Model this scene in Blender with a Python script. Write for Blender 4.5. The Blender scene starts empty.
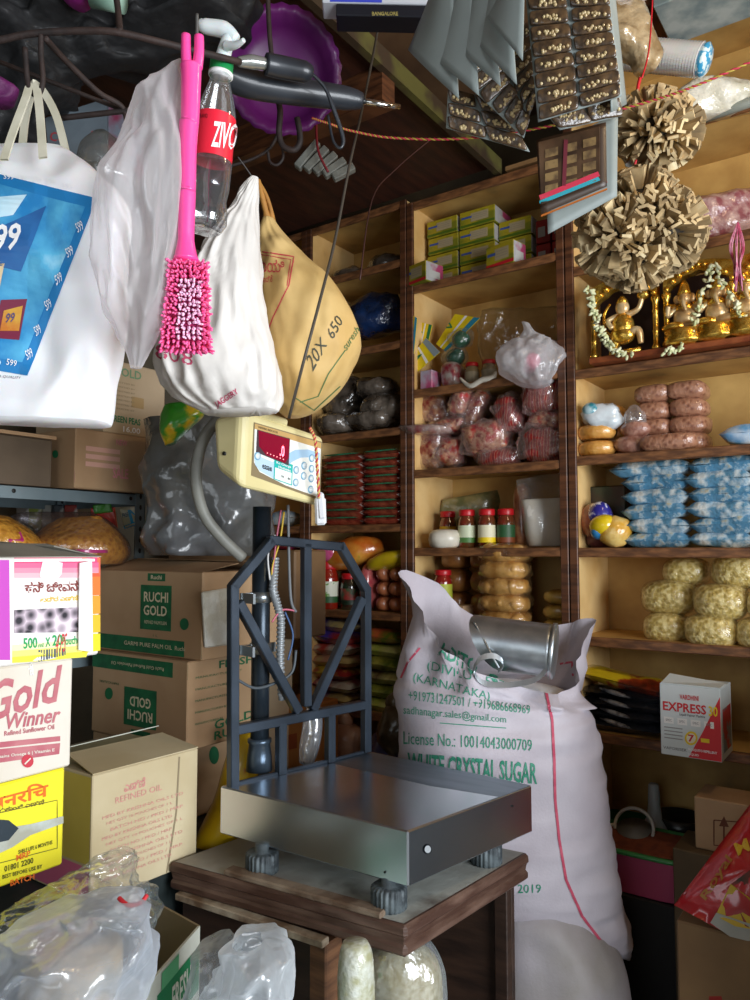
import bpy, bmesh, math, random
from mathutils import Vector, Matrix, noise
from mathutils.bvhtree import BVHTree
R = random.Random(7)
V = Vector
scn = bpy.context.scene
COL = scn.collection
# ------------------------------------------------------------------ camera
F = 760.0; YAW = math.radians(35.1); PIT = math.radians(3.77); CZ = 1.45
CAM = V((0, 0, CZ))
FW = V((-math.sin(YAW)*math.cos(PIT), math.cos(YAW)*math.cos(PIT), math.sin(PIT)))
RT = V((math.cos(YAW), math.sin(YAW), 0))
UP = RT.cross(FW)
FH = V((-math.sin(YAW), math.cos(YAW), 0))
cd = bpy.data.cameras.new('camera'); cam = bpy.data.objects.new('camera', cd); COL.objects.link(cam)
cam.location = CAM; cam.rotation_euler = (math.radians(90)+PIT, 0, YAW)
cd.sensor_fit = 'VERTICAL'; cd.sensor_height = 24; cd.lens = 24*F/1000; cd.clip_start = .02
scn.camera = cam

def ray(x, y): return FW + RT*((x-375)/F) + UP*((500-y)/F)
def P(x, y, d): return CAM + ray(x, y)*d
def PX(x, y, X): q = ray(x, y); return CAM + q*(X/q.x)
def PY(x, y, Y): q = ray(x, y); return CAM + q*(Y/q.y)
def PZ(x, y, Z): q = ray(x, y); return CAM + q*((Z-CZ)/q.z)
def XA(px, Y, z):
    a = (px-375)/F; k = RT - FW*a
    return -(Y*k.y + (z-CZ)*k.z)/k.x
def proj(p):
    v = p-CAM; d = v.dot(FW); return 375+F*v.dot(RT)/d, 500-F*v.dot(UP)/d
def lerp(a, b, t): return a+(b-a)*t
def bil(q, u, v):      # q = TL,TR,BR,BL ; u right, v down
    return lerp(lerp(V(q[0]), V(q[1]), u), lerp(V(q[3]), V(q[2]), u), v)

# --------------------------------------------------------------- materials
def lin(h):
    if not isinstance(h, str): return h
    h = h.lstrip('#'); o = []
    for i in (0, 2, 4):
        c = int(h[i:i+2], 16)/255
        o.append(c/12.92 if c <= .04045 else ((c+.055)/1.055)**2.4)
    return (*o, 1)
_mc = {}
def mat(c1, c2=None, rough=.55, metal=0., scale=14., bump=0., bscale=None, coat=0., pat='noise', stretch=(1, 1, 1),
        lo=.38, hi=.62, emit=0., sheen=0., c3=None, bdist=.004, trans=0., name=None, spec=.5):
    key = (c1, c2, rough, metal, scale, bump, bscale, coat, pat, stretch, lo, hi, emit, c3, bdist, trans, spec)
    if key in _mc: return _mc[key]
    m = bpy.data.materials.new(name or 'procedural'); m.use_nodes = True; N = m.node_tree.nodes; L = m.node_tree.links
    b = N['Principled BSDF']; b.inputs['Roughness'].default_value = rough; b.inputs['Metallic'].default_value = metal
    b.inputs['Coat Weight'].default_value = coat; b.inputs['Coat Roughness'].default_value = .12
    b.inputs['Specular IOR Level'].default_value = spec
    if trans: b.inputs['Subsurface Weight'].default_value = trans; b.inputs['Subsurface Scale'].default_value = .02
    tc = N.new('ShaderNodeTexCoord'); mp = N.new('ShaderNodeMapping'); mp.inputs['Scale'].default_value = stretch
    L.new(tc.outputs['Object'], mp.inputs['Vector'])
    if c2:
        if pat == 'voronoi':
            t = N.new('ShaderNodeTexVoronoi'); t.inputs['Scale'].default_value = scale; out = t.outputs['Distance']
        elif pat == 'cells':
            t = N.new('ShaderNodeTexVoronoi'); t.inputs['Scale'].default_value = scale
            sp = N.new('ShaderNodeSeparateColor'); L.new(t.outputs['Color'], sp.inputs[0]); out = sp.outputs[0]
        elif pat == 'wave':
            t = N.new('ShaderNodeTexWave'); t.inputs['Scale'].default_value = scale; t.inputs['Distortion'].default_value = 3
            t.inputs['Detail'].default_value = 3; out = t.outputs['Fac']
        else:
            t = N.new('ShaderNodeTexNoise'); t.inputs['Scale'].default_value = scale; t.inputs['Detail'].default_value = 5
            out = t.outputs['Fac']
        L.new(mp.outputs[0], t.inputs['Vector'])
        r = N.new('ShaderNodeValToRGB'); r.color_ramp.elements[0].position = lo; r.color_ramp.elements[1].position = hi
        r.color_ramp.elements[0].color = lin(c1); r.color_ramp.elements[1].color = lin(c2)
        if c3: e = r.color_ramp.elements.new(min(.99, hi+.12)); e.color = lin(c3)
        L.new(out, r.inputs[0]); L.new(r.outputs[0], b.inputs['Base Color'])
        if emit: L.new(r.outputs[0], b.inputs['Emission Color'])
    else:
        b.inputs['Base Color'].default_value = lin(c1)
        if emit: b.inputs['Emission Color'].default_value = lin(c1)
    if emit: b.inputs['Emission Strength'].default_value = emit
    if bump:
        n = N.new('ShaderNodeTexNoise'); n.inputs['Scale'].default_value = bscale or scale*3; n.inputs['Detail'].default_value = 3
        L.new(mp.outputs[0], n.inputs['Vector'])
        bp = N.new('ShaderNodeBump'); bp.inputs['Strength'].default_value = bump; bp.inputs['Distance'].default_value = bdist
        L.new(n.outputs['Fac'], bp.inputs['Height']); L.new(bp.outputs[0], b.inputs['Normal'])
        if coat: L.new(bp.outputs[0], b.inputs['Coat Normal'])
    _mc[key] = m; return m
def film(tint='e8eef2', alpha=.25, rough=.12, bump=.6, bscale=30, gloss=.5):
    key = ('film', tint, alpha, rough, bump, bscale, gloss)
    if key in _mc: return _mc[key]
    m = bpy.data.materials.new('plastic_film'); m.use_nodes = True; N = m.node_tree.nodes; L = m.node_tree.links
    N.remove(N['Principled BSDF']); out = N['Material Output']
    tr = N.new('ShaderNodeBsdfTransparent'); tr.inputs[0].default_value = (.97, .97, .97, 1)
    gl = N.new('ShaderNodeBsdfGlossy'); gl.inputs['Roughness'].default_value = rough; gl.inputs[0].default_value = (1, 1, 1, 1)
    df = N.new('ShaderNodeBsdfDiffuse'); df.inputs[0].default_value = lin(tint)
    tl = N.new('ShaderNodeBsdfTranslucent'); tl.inputs[0].default_value = lin(tint)
    m1 = N.new('ShaderNodeMixShader'); m1.inputs[0].default_value = .4; L.new(df.outputs[0], m1.inputs[1]); L.new(tl.outputs[0], m1.inputs[2])
    n = N.new('ShaderNodeTexNoise'); n.inputs['Scale'].default_value = bscale; n.inputs['Detail'].default_value = 3
    tc = N.new('ShaderNodeTexCoord'); L.new(tc.outputs['Object'], n.inputs['Vector'])
    bp = N.new('ShaderNodeBump'); bp.inputs['Strength'].default_value = bump; bp.inputs['Distance'].default_value = .01
    L.new(n.outputs['Fac'], bp.inputs['Height'])
    for s in (gl, df): L.new(bp.outputs[0], s.inputs['Normal'])
    ly = N.new('ShaderNodeLayerWeight'); ly.inputs[0].default_value = .35; L.new(bp.outputs[0], ly.inputs['Normal'])
    ma = N.new('ShaderNodeMath'); ma.operation = 'MULTIPLY_ADD'; ma.inputs[1].default_value = .45; ma.inputs[2].default_value = alpha
    ma.use_clamp = True; L.new(ly.outputs['Facing'], ma.inputs[0])
    m2 = N.new('ShaderNodeMixShader'); m2.inputs[0].default_value = gloss; L.new(m1.outputs[0], m2.inputs[1]); L.new(gl.outputs[0], m2.inputs[2])
    m3 = N.new('ShaderNodeMixShader'); L.new(ma.outputs[0], m3.inputs[0]); L.new(tr.outputs[0], m3.inputs[1]); L.new(m2.outputs[0], m3.inputs[2])
    L.new(m3.outputs[0], out.inputs[0]); _mc[key] = m; return m

# ------------------------------------------------------------ text meshes
_tx = {}
def text_mesh(s, bold=False):
    if (s, bold) in _tx: return _tx[(s, bold)]
    c = bpy.data.curves.new('lettering', 'FONT'); c.body = s; c.resolution_u = 2
    if bold: c.offset = .022
    o = bpy.data.objects.new('lettering', c); COL.objects.link(o)
    dg = bpy.context.evaluated_depsgraph_get(); dg.update()
    ev = o.evaluated_get(dg); me = ev.to_mesh()
    vs = [(v.co.x, v.co.y) for v in me.vertices]; fs = [tuple(p.vertices) for p in me.polygons]
    ev.to_mesh_clear(); bpy.data.objects.remove(o); bpy.data.curves.remove(c)
    if not vs: _tx[(s, bold)] = None; return None
    x0 = min(v[0] for v in vs); x1 = max(v[0] for v in vs); y0 = min(v[1] for v in vs); y1 = max(v[1] for v in vs)
    _tx[(s, bold)] = ([((x-x0)/(x1-x0+1e-9), 1-(y-y0)/(y1-y0+1e-9)) for x, y in vs], fs)
    return _tx[(s, bold)]

# ------------------------------------------------------------ mesh builder
WL = {}
class MB:
    def __init__(s): s.v = []; s.f = []; s.mi = []; s.sm = []; s.mats = []; s.bv = None
    def add(s, vs, fs, m, smooth=False):
        b = len(s.v); s.v += [V(x) for x in vs]
        if m not in s.mats: s.mats.append(m)
        k = s.mats.index(m)
        for f in fs: s.f.append(tuple(b+i for i in f)); s.mi.append(k); s.sm.append(smooth)
        return s
    def hexa(s, c, m, ch=.0):   # c: 8 corners (x0y0z0,x1y0z0,x1y1z0,x0y1z0, same top)
        c = [V(x) for x in c]
        if not ch:
            return s.add(c, [(0, 3, 2, 1), (4, 5, 6, 7), (0, 1, 5, 4), (1, 2, 6, 5), (2, 3, 7, 6), (3, 0, 4, 7)], m)
        L = [(c[1]-c[0]).length, (c[3]-c[0]).length, (c[4]-c[0]).length]
        t = [min(.45, ch/max(x, 1e-5)) for x in L]
        def T(x, y, z):
            a = lerp(lerp(c[0], c[1], x), lerp(c[3], c[2], x), y); b = lerp(lerp(c[4], c[5], x), lerp(c[7], c[6], x), y)
            return lerp(a, b, z)
        vs = []; idx = {}
        for i in (0, 1):
            for j in (0, 1):
                for k in (0, 1):
                    for a in range(3):
                        q = [(t[n], 1-t[n])[(i, j, k)[n]] if n != a else (i, j, k)[n] for n in range(3)]
                        idx[(i, j, k, a)] = len(vs); vs.append(T(*q))
        fs = []
        for a in range(3):
            o = [n for n in range(3) if n != a]
            for sd in (0, 1):
                l = []
                for (p, q) in ((0, 0), (1, 0), (1, 1), (0, 1)):
                    k = [0, 0, 0]; k[a] = sd; k[o[0]] = p; k[o[1]] = q; l.append(idx[(*k, a)])
                fs.append(tuple(l))
        for a in range(3):
            for b in range(a+1, 3):
                cc = 3-a-b
                for p in (0, 1):
                    for q in (0, 1):
                        k = [0, 0, 0]; k[a] = p; k[b] = q; k0 = list(k); k1 = list(k); k1[cc] = 1
                        fs.append((idx[(*k0, a)], idx[(*k1, a)], idx[(*k1, b)], idx[(*k0, b)]))
        for i in (0, 1):
            for j in (0, 1):
                for k in (0, 1): fs.append((idx[(i, j, k, 0)], idx[(i, j, k, 1)], idx[(i, j, k, 2)]))
        return s.add(vs, fs, m)
    def box(s, x0, x1, y0, y1, z0, z1, m, ch=.0):
        return s.hexa([(x0, y0, z0), (x1, y0, z0), (x1, y1, z0), (x0, y1, z0), (x0, y0, z1), (x1, y0, z1), (x1, y1, z1), (x0, y1, z1)], m, ch)
    def obox(s, c, a, b, d, m, ch=0.):   # half axes
        c = V(c); a = V(a); b = V(b); d = V(d)
        return s.hexa([c-a-b-d, c+a-b-d, c+a+b-d, c-a+b-d, c-a-b+d, c+a-b+d, c+a+b+d, c-a+b+d], m, ch)
    def bar(s, p, q, w, m, up=(0, 0, 1), w2=None, ch=0.):
        p = V(p); q = V(q); d = q-p; u = V(up); a = d.cross(u)
        if a.length < 1e-6: a = d.cross(V((1, 0, 0)))
        a.normalize(); b = a.cross(d).normalized()
        return s.obox((p+q)/2, a*w/2, d/2, b*(w2 or w)/2, m, ch)
    def tube(s, pts, r, m, n=10, smooth_path=True, closed=False, cap=True):
        pts = [V(p) for p in pts]
        rs = r if isinstance(r, (list, tuple)) else [r]*len(pts)
        if smooth_path and len(pts) > 2:
            o = []; ro = []
            for i in range(len(pts)-1):
                p0 = pts[max(i-1, 0)]; p1 = pts[i]; p2 = pts[i+1]; p3 = pts[min(i+2, len(pts)-1)]
                for k in range(6):
                    t = k/6; o.append(.5*((2*p1)+(p2-p0)*t+(2*p0-5*p1+4*p2-p3)*t*t+(-p0+3*p1-3*p2+p3)*t**3)); ro.append(lerp(rs[i], rs[i+1], t))
            o.append(pts[-1]); ro.append(rs[-1]); pts = o; rs = ro
        vs = []; fs = []; nr = None
        for i, p in enumerate(pts):
            t = (pts[min(i+1, len(pts)-1)]-pts[max(i-1, 0)]).normalized()
            if nr is None: nr = t.orthogonal().normalized()
            nr = (nr-t*nr.dot(t)); nr = nr.normalized() if nr.length > 1e-6 else t.orthogonal().normalized()
            bn = t.cross(nr)
            for k in range(n):
                a = 2*math.pi*k/n; vs.append(p+(nr*math.cos(a)+bn*math.sin(a))*rs[i])
        for i in range(len(pts)-1):
            for k in range(n): fs.append((i*n+k, i*n+(k+1) % n, (i+1)*n+(k+1) % n, (i+1)*n+k))
        if cap: fs.append(tuple(range(n-1, -1, -1))); fs.append(tuple((len(pts)-1)*n+k for k in range(n)))
        return s.add(vs, fs, m, True)
    def lathe(s, base, axis, prof, m, n=24, rf=None, cap=True):
        base = V(base); ax = V(axis).normalized(); a = ax.orthogonal().normalized(); b = ax.cross(a); vs = []; fs = []
        for (r, h) in prof:
            for k in range(n):
                t = 2*math.pi*k/n; rr = r*(rf(t, h) if rf else 1)
                vs.append(base+ax*h+(a*math.cos(t)+b*math.sin(t))*rr)
        for i in range(len(prof)-1):
            for k in range(n): fs.append((i*n+k, i*n+(k+1) % n, (i+1)*n+(k+1) % n, (i+1)*n+k))
        if cap: fs.append(tuple(range(n-1, -1, -1))); fs.append(tuple((len(prof)-1)*n+k for k in range(n)))
        return s.add(vs, fs, m, True)
    def ell(s, c, a, b, d, m, e=1., nz=0., nsc=10., nu=20, nv=12, seed=0., pinch=0.):   # superellipsoid, half axes
        c = V(c); a = V(a); b = V(b); d = V(d); vs = []; fs = []
        pw = lambda x: math.copysign(abs(x)**e, x)
        for j in range(nv+1):
            ph = -math.pi/2+math.pi*j/nv
            for i in range(nu):
                th = 2*math.pi*i/nu
                x = pw(math.cos(ph))*pw(math.cos(th)); y = pw(math.cos(ph))*pw(math.sin(th)); z = pw(math.sin(ph))
                if pinch: z *= (1-pinch*abs(x)**4)
                p = a*x+b*y+d*z
                if nz:
                    q = (c+p)*nsc+V((seed, seed*.7, seed*1.3)); k = noise.noise(q)+.5*noise.noise(q*2.3)
                    p = p*(1+k*nz)
                vs.append(c+p)
        for j in range(nv):
            for i in range(nu): fs.append((j*nu+i, j*nu+(i+1) % nu, (j+1)*nu+(i+1) % nu, (j+1)*nu+i))
        return s.add(vs, fs, m, True)
    def pouch(s, c, a, b, d, m, m2=None, nz=.15, nsc=20., seed=0., nu=18, nv=8, ends=.07):
        # flat sealed packet: a = half length (sealed ends), b = half width, d = half thickness
        c = V(c); a = V(a); b = V(b); d = V(d)
        for sg in (1, -1):
            vs = []; fs = []; fe = []
            for i in range(nu+1):
                u = -1+2*i/nu
                for j in range(nv+1):
                    v = -1+2*j/nv
                    uu = min(1, abs(u)/(1-ends)); t = max(0, 1-uu**5)**.5*max(0, 1-abs(v)**3)**.5
                    if abs(u) > 1-ends: t = .02
                    w = 1-.07*(1-abs(u))
                    p = c+a*u+b*v*w+d*(t*sg)
                    q = p*nsc+V((seed, 0, seed)); k = noise.noise(q)*nz
                    p = p+d*(k*sg*(.3+t))+a*(.04*noise.noise(q+V((9, 9, 9))))
                    vs.append(p)
            for i in range(nu):
                for j in range(nv):
                    f = (i*(nv+1)+j, (i+1)*(nv+1)+j, (i+1)*(nv+1)+j+1, i*(nv+1)+j+1)
                    if sg < 0: f = f[::-1]
                    (fe if m2 and (i == 0 or i == nu-1) else fs).append(f)
            b0 = len(s.v); s.add(vs, fs, m, True)
            if fe:
                if m2 not in s.mats: s.mats.append(m2)
                for f in fe: s.f.append(tuple(b0+i for i in f)); s.mi.append(s.mats.index(m2)); s.sm.append(True)
        return s
    def loft(s, rows, m, n=40, nz=.0, nsc=8., seed=0., fold=0., folds=9, e=1., sub=4, cap=True, open_top=False, cr=0., csc=9., cz=1.):
        # rows: (xl,yl,xr,yr,thick,depth) measured bag outline -> rings of real size
        wd = None
        R2 = []
        for i in range(len(rows)-1):
            for k in range(sub):
                t = k/sub; p0 = rows[max(i-1, 0)]; p1 = rows[i]; p2 = rows[i+1]; p3 = rows[min(i+2, len(rows)-1)]
                R2.append([.5*((2*b)+(c-a)*t+(2*a-5*b+4*c-d)*t*t+(-a+3*b-3*c+d)*t**3) for a, b, c, d in zip(p0, p1, p2, p3)])
        R2.append(list(rows[-1])); vs = []; fs = []
        for ri, (xl, yl, xr, yr, th, d) in enumerate(R2):
            A = P(xl, yl, d); B = P(xr, yr, d); c = (A+B)/2; h = (B-A)/2; dp = FH*max(th, .001)
            for k in range(n):
                t = 2*math.pi*k/n; co = math.cos(t); si = math.sin(t)
                co = math.copysign(abs(co)**e, co); si = math.copysign(abs(si)**e, si)
                f = 1
                if fold: f += fold*math.sin(folds*t+2*math.sin(ri*.15+seed))*(.6+.4*math.sin(3*t+seed))
                p = h*co-dp*si*f
                if nz:
                    q = (c+p)*nsc+V((seed, seed, seed)); kk = noise.noise(q)+.5*noise.noise(q*2.1)+.25*noise.noise(q*4.3)
                    p = p+(h.normalized()*co*.35-FH*si)*kk*nz
                if cr:
                    q = V(((c+p).x, (c+p).y, (c+p).z*cz))*csc+V((seed*3, 1, seed)); k1 = 1-abs(noise.noise(q))*3.2; k2 = 1-abs(noise.noise(q*2.3+V((5, 1, 2))))*3.2
                    p = p+(h.normalized()*co*.5-FH*si)*(k1*.6+k2*.35)*cr*min(1, h.length/.03)
                vs.append(c+p)
        nr = len(R2)
        for i in range(nr-1):
            for k in range(n): fs.append((i*n+k, i*n+(k+1) % n, (i+1)*n+(k+1) % n, (i+1)*n+k))
        if cap:
            if not open_top: fs.append(tuple(range(n-1, -1, -1)))
            fs.append(tuple((nr-1)*n+k for k in range(n)))
        return s.add(vs, fs, m, True)
    # printing: pixel quads cast onto the surface already built
    def cast(s, x, y, off, keep=False):
        if s.bv is None: s.bv = BVHTree.FromPolygons(s.v, s.f)
        d = ray(x, y).normalized(); h = s.bv.ray_cast(CAM, d)
        if h[0] is None:
            if hasattr(s, 'lp') and abs(s.lp[1].dot(d)) > .05: h = (CAM+d*((s.lp[0]-CAM).dot(s.lp[1])/d.dot(s.lp[1])), s.lp[1])
            else: h = s.bv.find_nearest(CAM+d*1.8)
        elif keep or not hasattr(s, 'lp'): s.lp = (h[0], h[1])
        n = h[1]
        if n.dot(d) > 0: n = -n
        return h[0]+n*off
    def text(s, st, quad, m, off=.0012, bold=False, fine=0):
        tm = text_mesh(st, bold)
        if not tm: return s
        for _ in range(fine):
            tv = list(tm[0]); tf = []; mid_ = {}
            def md(a, b):
                k = (min(a, b), max(a, b))
                if k not in mid_: mid_[k] = len(tv); tv.append(((tv[a][0]+tv[b][0])/2, (tv[a][1]+tv[b][1])/2))
                return mid_[k]
            for f in tm[1]:
                for q in range(1, len(f)-1):
                    a, b, c = f[0], f[q], f[q+1]; x, y, z = md(a, b), md(b, c), md(c, a); tf += [(a, x, z), (x, b, y), (z, y, c), (x, y, z)]
            tm = (tv, tf)
        s.bv and None
        s.cast(*bil(quad, .5, .5), off, True); vs = [s.cast(*bil(quad, u, v), off) for u, v in tm[0]]
        s._late = getattr(s, '_late', []); s._late.append((vs, tm[1], m)); return s
    def patch(s, quad, m, nx=1, ny=1, off=.0006):
        vs = []; fs = []; s.cast(*bil(quad, .5, .5), off, True)
        for j in range(ny+1):
            for i in range(nx+1): vs.append(s.cast(*bil(quad, i/nx, j/ny), off))
        for j in range(ny):
            for i in range(nx): a = j*(nx+1)+i; fs.append((a, a+1, a+nx+2, a+nx+1))
        s._late = getattr(s, '_late', []); s._late.append((vs, fs, m)); return s
    def poly(s, pts, m, off=.0007):
        cx = sum(p[0] for p in pts)/len(pts); cy = sum(p[1] for p in pts)/len(pts); s.cast(cx, cy, off, True)
        vs = [s.cast(x, y, off) for x, y in pts]
        s._late = getattr(s, '_late', []); s._late.append((vs, [tuple(range(len(vs)))], m)); return s
    def disc(s, x, y, rx, ry, m, off=.0009, n=16, rot=0):
        return s.poly([(x+rx*math.cos(t)*math.cos(rot)-ry*math.sin(t)*math.sin(rot), y+rx*math.cos(t)*math.sin(rot)+ry*math.sin(t)*math.cos(rot)) for t in [2*math.pi*k/n for k in range(n)]], m, off)
    def line(s, pts, w, m, off=.0009, sub=5):
        q = []
        for i in range(len(pts)-1):
            for k in range(sub): q.append(V(pts[i]).lerp(V(pts[i+1]), k/sub))
        q.append(V(pts[-1])); vs = []
        for i, p in enumerate(q):
            t = (q[min(i+1, len(q)-1)]-q[max(i-1, 0)]).normalized(); nn = V((-t.y, t.x))*w/2
            vs += [s.cast(*(p-nn), off), s.cast(*(p+nn), off)]
        s._late = getattr(s, '_late', []); s._late.append((vs, [(2*i, 2*i+1, 2*i+3, 2*i+2) for i in range(len(q)-1)], m)); return s
    def build(s, name, parent=None, label=None, cat=None, group=None, kind=None, bevel=0, seg=2, base=None, recalc=True):
        xs = [v.x for v in s.v]; ys = [v.y for v in s.v]; zs = [v.z for v in s.v]
        o0 = V(base) if base is not None else V(((min(xs)+max(xs))/2, (min(ys)+max(ys))/2, min(zs)))
        me = bpy.data.meshes.new(name); me.from_pydata([v-o0 for v in s.v], [], s.f)
        for m in s.mats: me.materials.append(m)
        me.polygons.foreach_set('material_index', s.mi); me.polygons.foreach_set('use_smooth', s.sm)
        if recalc:
            bm = bmesh.new(); bm.from_mesh(me); bmesh.ops.recalc_face_normals(bm, faces=bm.faces); bm.to_mesh(me); bm.free()
        late = getattr(s, '_late', [])
        if late:
            bm = bmesh.new(); bm.from_mesh(me)
            for vs, fs, m in late:
                if m not in s.mats: s.mats.append(m); me.materials.append(m)
                k = s.mats.index(m); bv = [bm.verts.new(v-o0) for v in vs]
                for f in fs:
                    try: ff = bm.faces.new([bv[i] for i in f]); ff.material_index = k
                    except ValueError: pass
            bm.to_mesh(me); bm.free()
        me.update()
        o = bpy.data.objects.new(name, me); COL.objects.link(o)
        WL[o.name] = o0
        if parent: o.parent = parent; o.location = o0-WL[parent.name]
        else: o.location = o0
        if bevel:
            b = o.modifiers.new('bevel', 'BEVEL'); b.width = bevel; b.segments = seg; b.limit_method = 'ANGLE'; b.angle_limit = .6
        tag(o, label, cat, group, kind); return o
def tag(o, label=None, cat=None, group=None, kind=None):
    if label: o['label'] = label
    if cat: o['category'] = cat
    if group: o['group'] = group
    if kind: o['kind'] = kind
    return o
def thing(name, label, cat, loc, group=None):
    o = bpy.data.objects.new(name, None); COL.objects.link(o); o.location = V(loc); o.empty_display_size = .05
    WL[o.name] = V(loc); return tag(o, label, cat, group)
ORD = ['top', 'second', 'third', 'fourth', 'fifth', 'sixth', 'seventh', 'eighth', 'bottom']
def nth(i, n): return 'topmost' if i == 0 else ('bottom' if i == n-1 else ['', 'second', 'third', 'fourth', 'fifth', 'sixth', 'seventh', 'eighth'][i]+' from top')

# materials in use
CREAM = mat('e6c284', 'd0a462', rough=.6, scale=6, bump=.25, bscale=20, c3='94774a', lo=.4, hi=.66)
CREAM2 = mat('d2ac66', 'ac8447', rough=.6, scale=5, bump=.25, bscale=18, lo=.35, hi=.62, c3='77663f')
WOODD = mat('6b4228', '472a1a', rough=.45, scale=10, stretch=(1, 1, 8), bump=.2)
WOODH = mat('8c5e3a', '5c3b25', rough=.45, scale=10, stretch=(2, 8, 8), bump=.2)
KRAFT = mat('b99a76', 'a98865', rough=.75, scale=4, bump=.1, bscale=60)
KRAFTL = mat('c9b394', 'bda684', rough=.75, scale=4, bump=.1, bscale=60)
KRAFTW = mat('e6dfd2', 'd8cebc', rough=.7, scale=4, bump=.08, bscale=60)
GREEN = mat('1f7a4d', rough=.6); WHITE = mat('f4f4f4', rough=.5); BLACK = mat('121212', rough=.5)
PINKP = mat('e2789a', rough=.6); REDP = mat('c8202c', rough=.5); YEL = mat('f2d216', rough=.5); BLUEP = mat('2a9ad4', rough=.5)
CLEAR = film(); CLEARG = film('9aa0a4', .3, .15)
STEEL = mat('b9c2c9', 'a4adb5', rough=.22, metal=1, scale=5, bump=.05)
REDTEXT = mat('b7574f', rough=.7)
# ================================================================ SETTING
m = MB(); m.box(-2.6, 2.4, -1.8, 2.8, -.05, 0, mat('8c8a84', '75726a', rough=.6, scale=3, bump=.2)); m.build('floor', kind='structure')
WALLM = mat('6a5f4a', '4d4638', rough=.8, scale=3, bump=.3, bscale=30)
m = MB(); m.box(-2.6, 2.4, 2.66, 2.75, 0, 3.2, WALLM); m.build('wall_back', kind='structure')
m = MB(); m.box(-2.6, -2.5, -1.8, 2.66, 0, 3.2, WALLM); m.build('wall_left', kind='structure')
m = MB(); m.box(-2.5, 2.4, -1.8, -1.72, 0, 3.2, WALLM); m.build('wall_near', kind='structure')
m = MB(); m.box(-2.6, 2.4, -1.8, 2.75, 3.12, 3.2, mat('7a5a3c', '5c412b', rough=.7, scale=4, bump=.2)); m.build('ceiling', kind='structure')
# shop front: wall above and below the open counter on the right
m = MB(); m.box(2.3, 2.4, -1.72, 2.66, 0, .35, WALLM); m.box(2.3, 2.4, -1.72, 2.66, 2.3, 3.12, WALLM); m.box(2.3, 2.4, 2.0, 2.66, .35, 2.3, WALLM); m.build('wall_right', kind='structure')
# low boarded loft over the left half, its edge runs towards the shelves
m = MB(); LOFT = mat('4a2617', '341a10', rough=.6, scale=5, stretch=(6, 1, 1), bump=.3)
m.box(-2.5, -1.115, .2, 2.3, 2.76, 2.79, LOFT); m.build('ceiling_loft_panel', kind='structure')
m = MB(); m.box(-1.12, -1.098, .2, 2.32, 2.735, 2.79, mat('3c2e1e', '5a5628', rough=.6, scale=3, lo=.5, hi=.56)); m.build('trim_1', kind='structure')
m = MB(); m.box(-1.085, 1.2, 2.32, 2.60, 2.745, 2.76, mat('a07c50', '8a6842', rough=.7, scale=4)); m.build('trim_2', kind='structure')
m = MB(); m.box(-2.5, -1.115, 1.62, 1.68, 2.66, 2.76, WOODD); m.build('trim_3', kind='structure')

# ================================================================ SHELVES
YF, YB = 2.3, 2.58
def unit(name, label, xs, zs, top, base=0., vm=WOODH, left_wall=True):
    t = thing(name, label, 'shelf', ((xs[0]+xs[1])/2, YF, 0))
    for k, x in enumerate(xs):
        m = MB(); m.box(x-.011, x+.011, YF, YB, base, top, CREAM, .001); m.box(x-.013, x+.013, YF-.012, YF+.002, base, top, WOODD, .002)
        m.build('side_panel', t)
    m = MB(); m.box(xs[0], xs[1], YB, YB+.012, base, top, CREAM2); m.build('back_panel', t)
    for z in zs+[top]:
        m = MB(); m.box(xs[0]+.011, xs[1]-.011, YF+.004, YB, z-.012, z, CREAM2); m.box(xs[0]+.012, xs[1]-.012, YF-.01, YF+.006, z-.028, z+.001, WOODH, .003)
        m.build('shelf_board', t)
    return t
ZM = [1.132-.24, 1.132, 1.457, 1.734, 2.024, 2.408]; ZR = [.36, .900, 1.185, 1.456, 1.741, 2.014, 2.345, 2.714]; ZL = [.55, .86, 1.222, 1.544, 1.896, 2.216, 2.52]
unit('shelf_unit', 'dark-edged cream wooden shelf unit in the middle, behind the sugar sack', (-1.455, -.885), ZM, 2.72)
unit('shelf_unit', 'cream wooden shelf unit on the right with gilded shrine on it', (-.855, .55), ZR[:-1]+[2.714], 3.06)
unit('shelf_unit', 'shadowed shelf unit on the left behind the scale frame', (-1.935, -1.484), ZL, 2.74)
unit('shelf_unit', 'dark shelf unit far left, mostly hidden behind hanging sacks', (-2.48, -1.96), ZL, 2.74)
def sx(px, Y, z): return XA(px, Y, z)
def fr(px0, px1, pyt, pyb, Y, z0=None):
    X0 = PY(px0, (pyt+pyb)/2, Y).x; X1 = PY(px1, (pyt+pyb)/2, Y).x; pm = (px0+px1)/2
    zt = PY(pm, pyt, Y).z; zb = z0 if z0 is not None else PY(pm, pyb, Y).z
    return X0, X1, zb, zt

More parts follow.
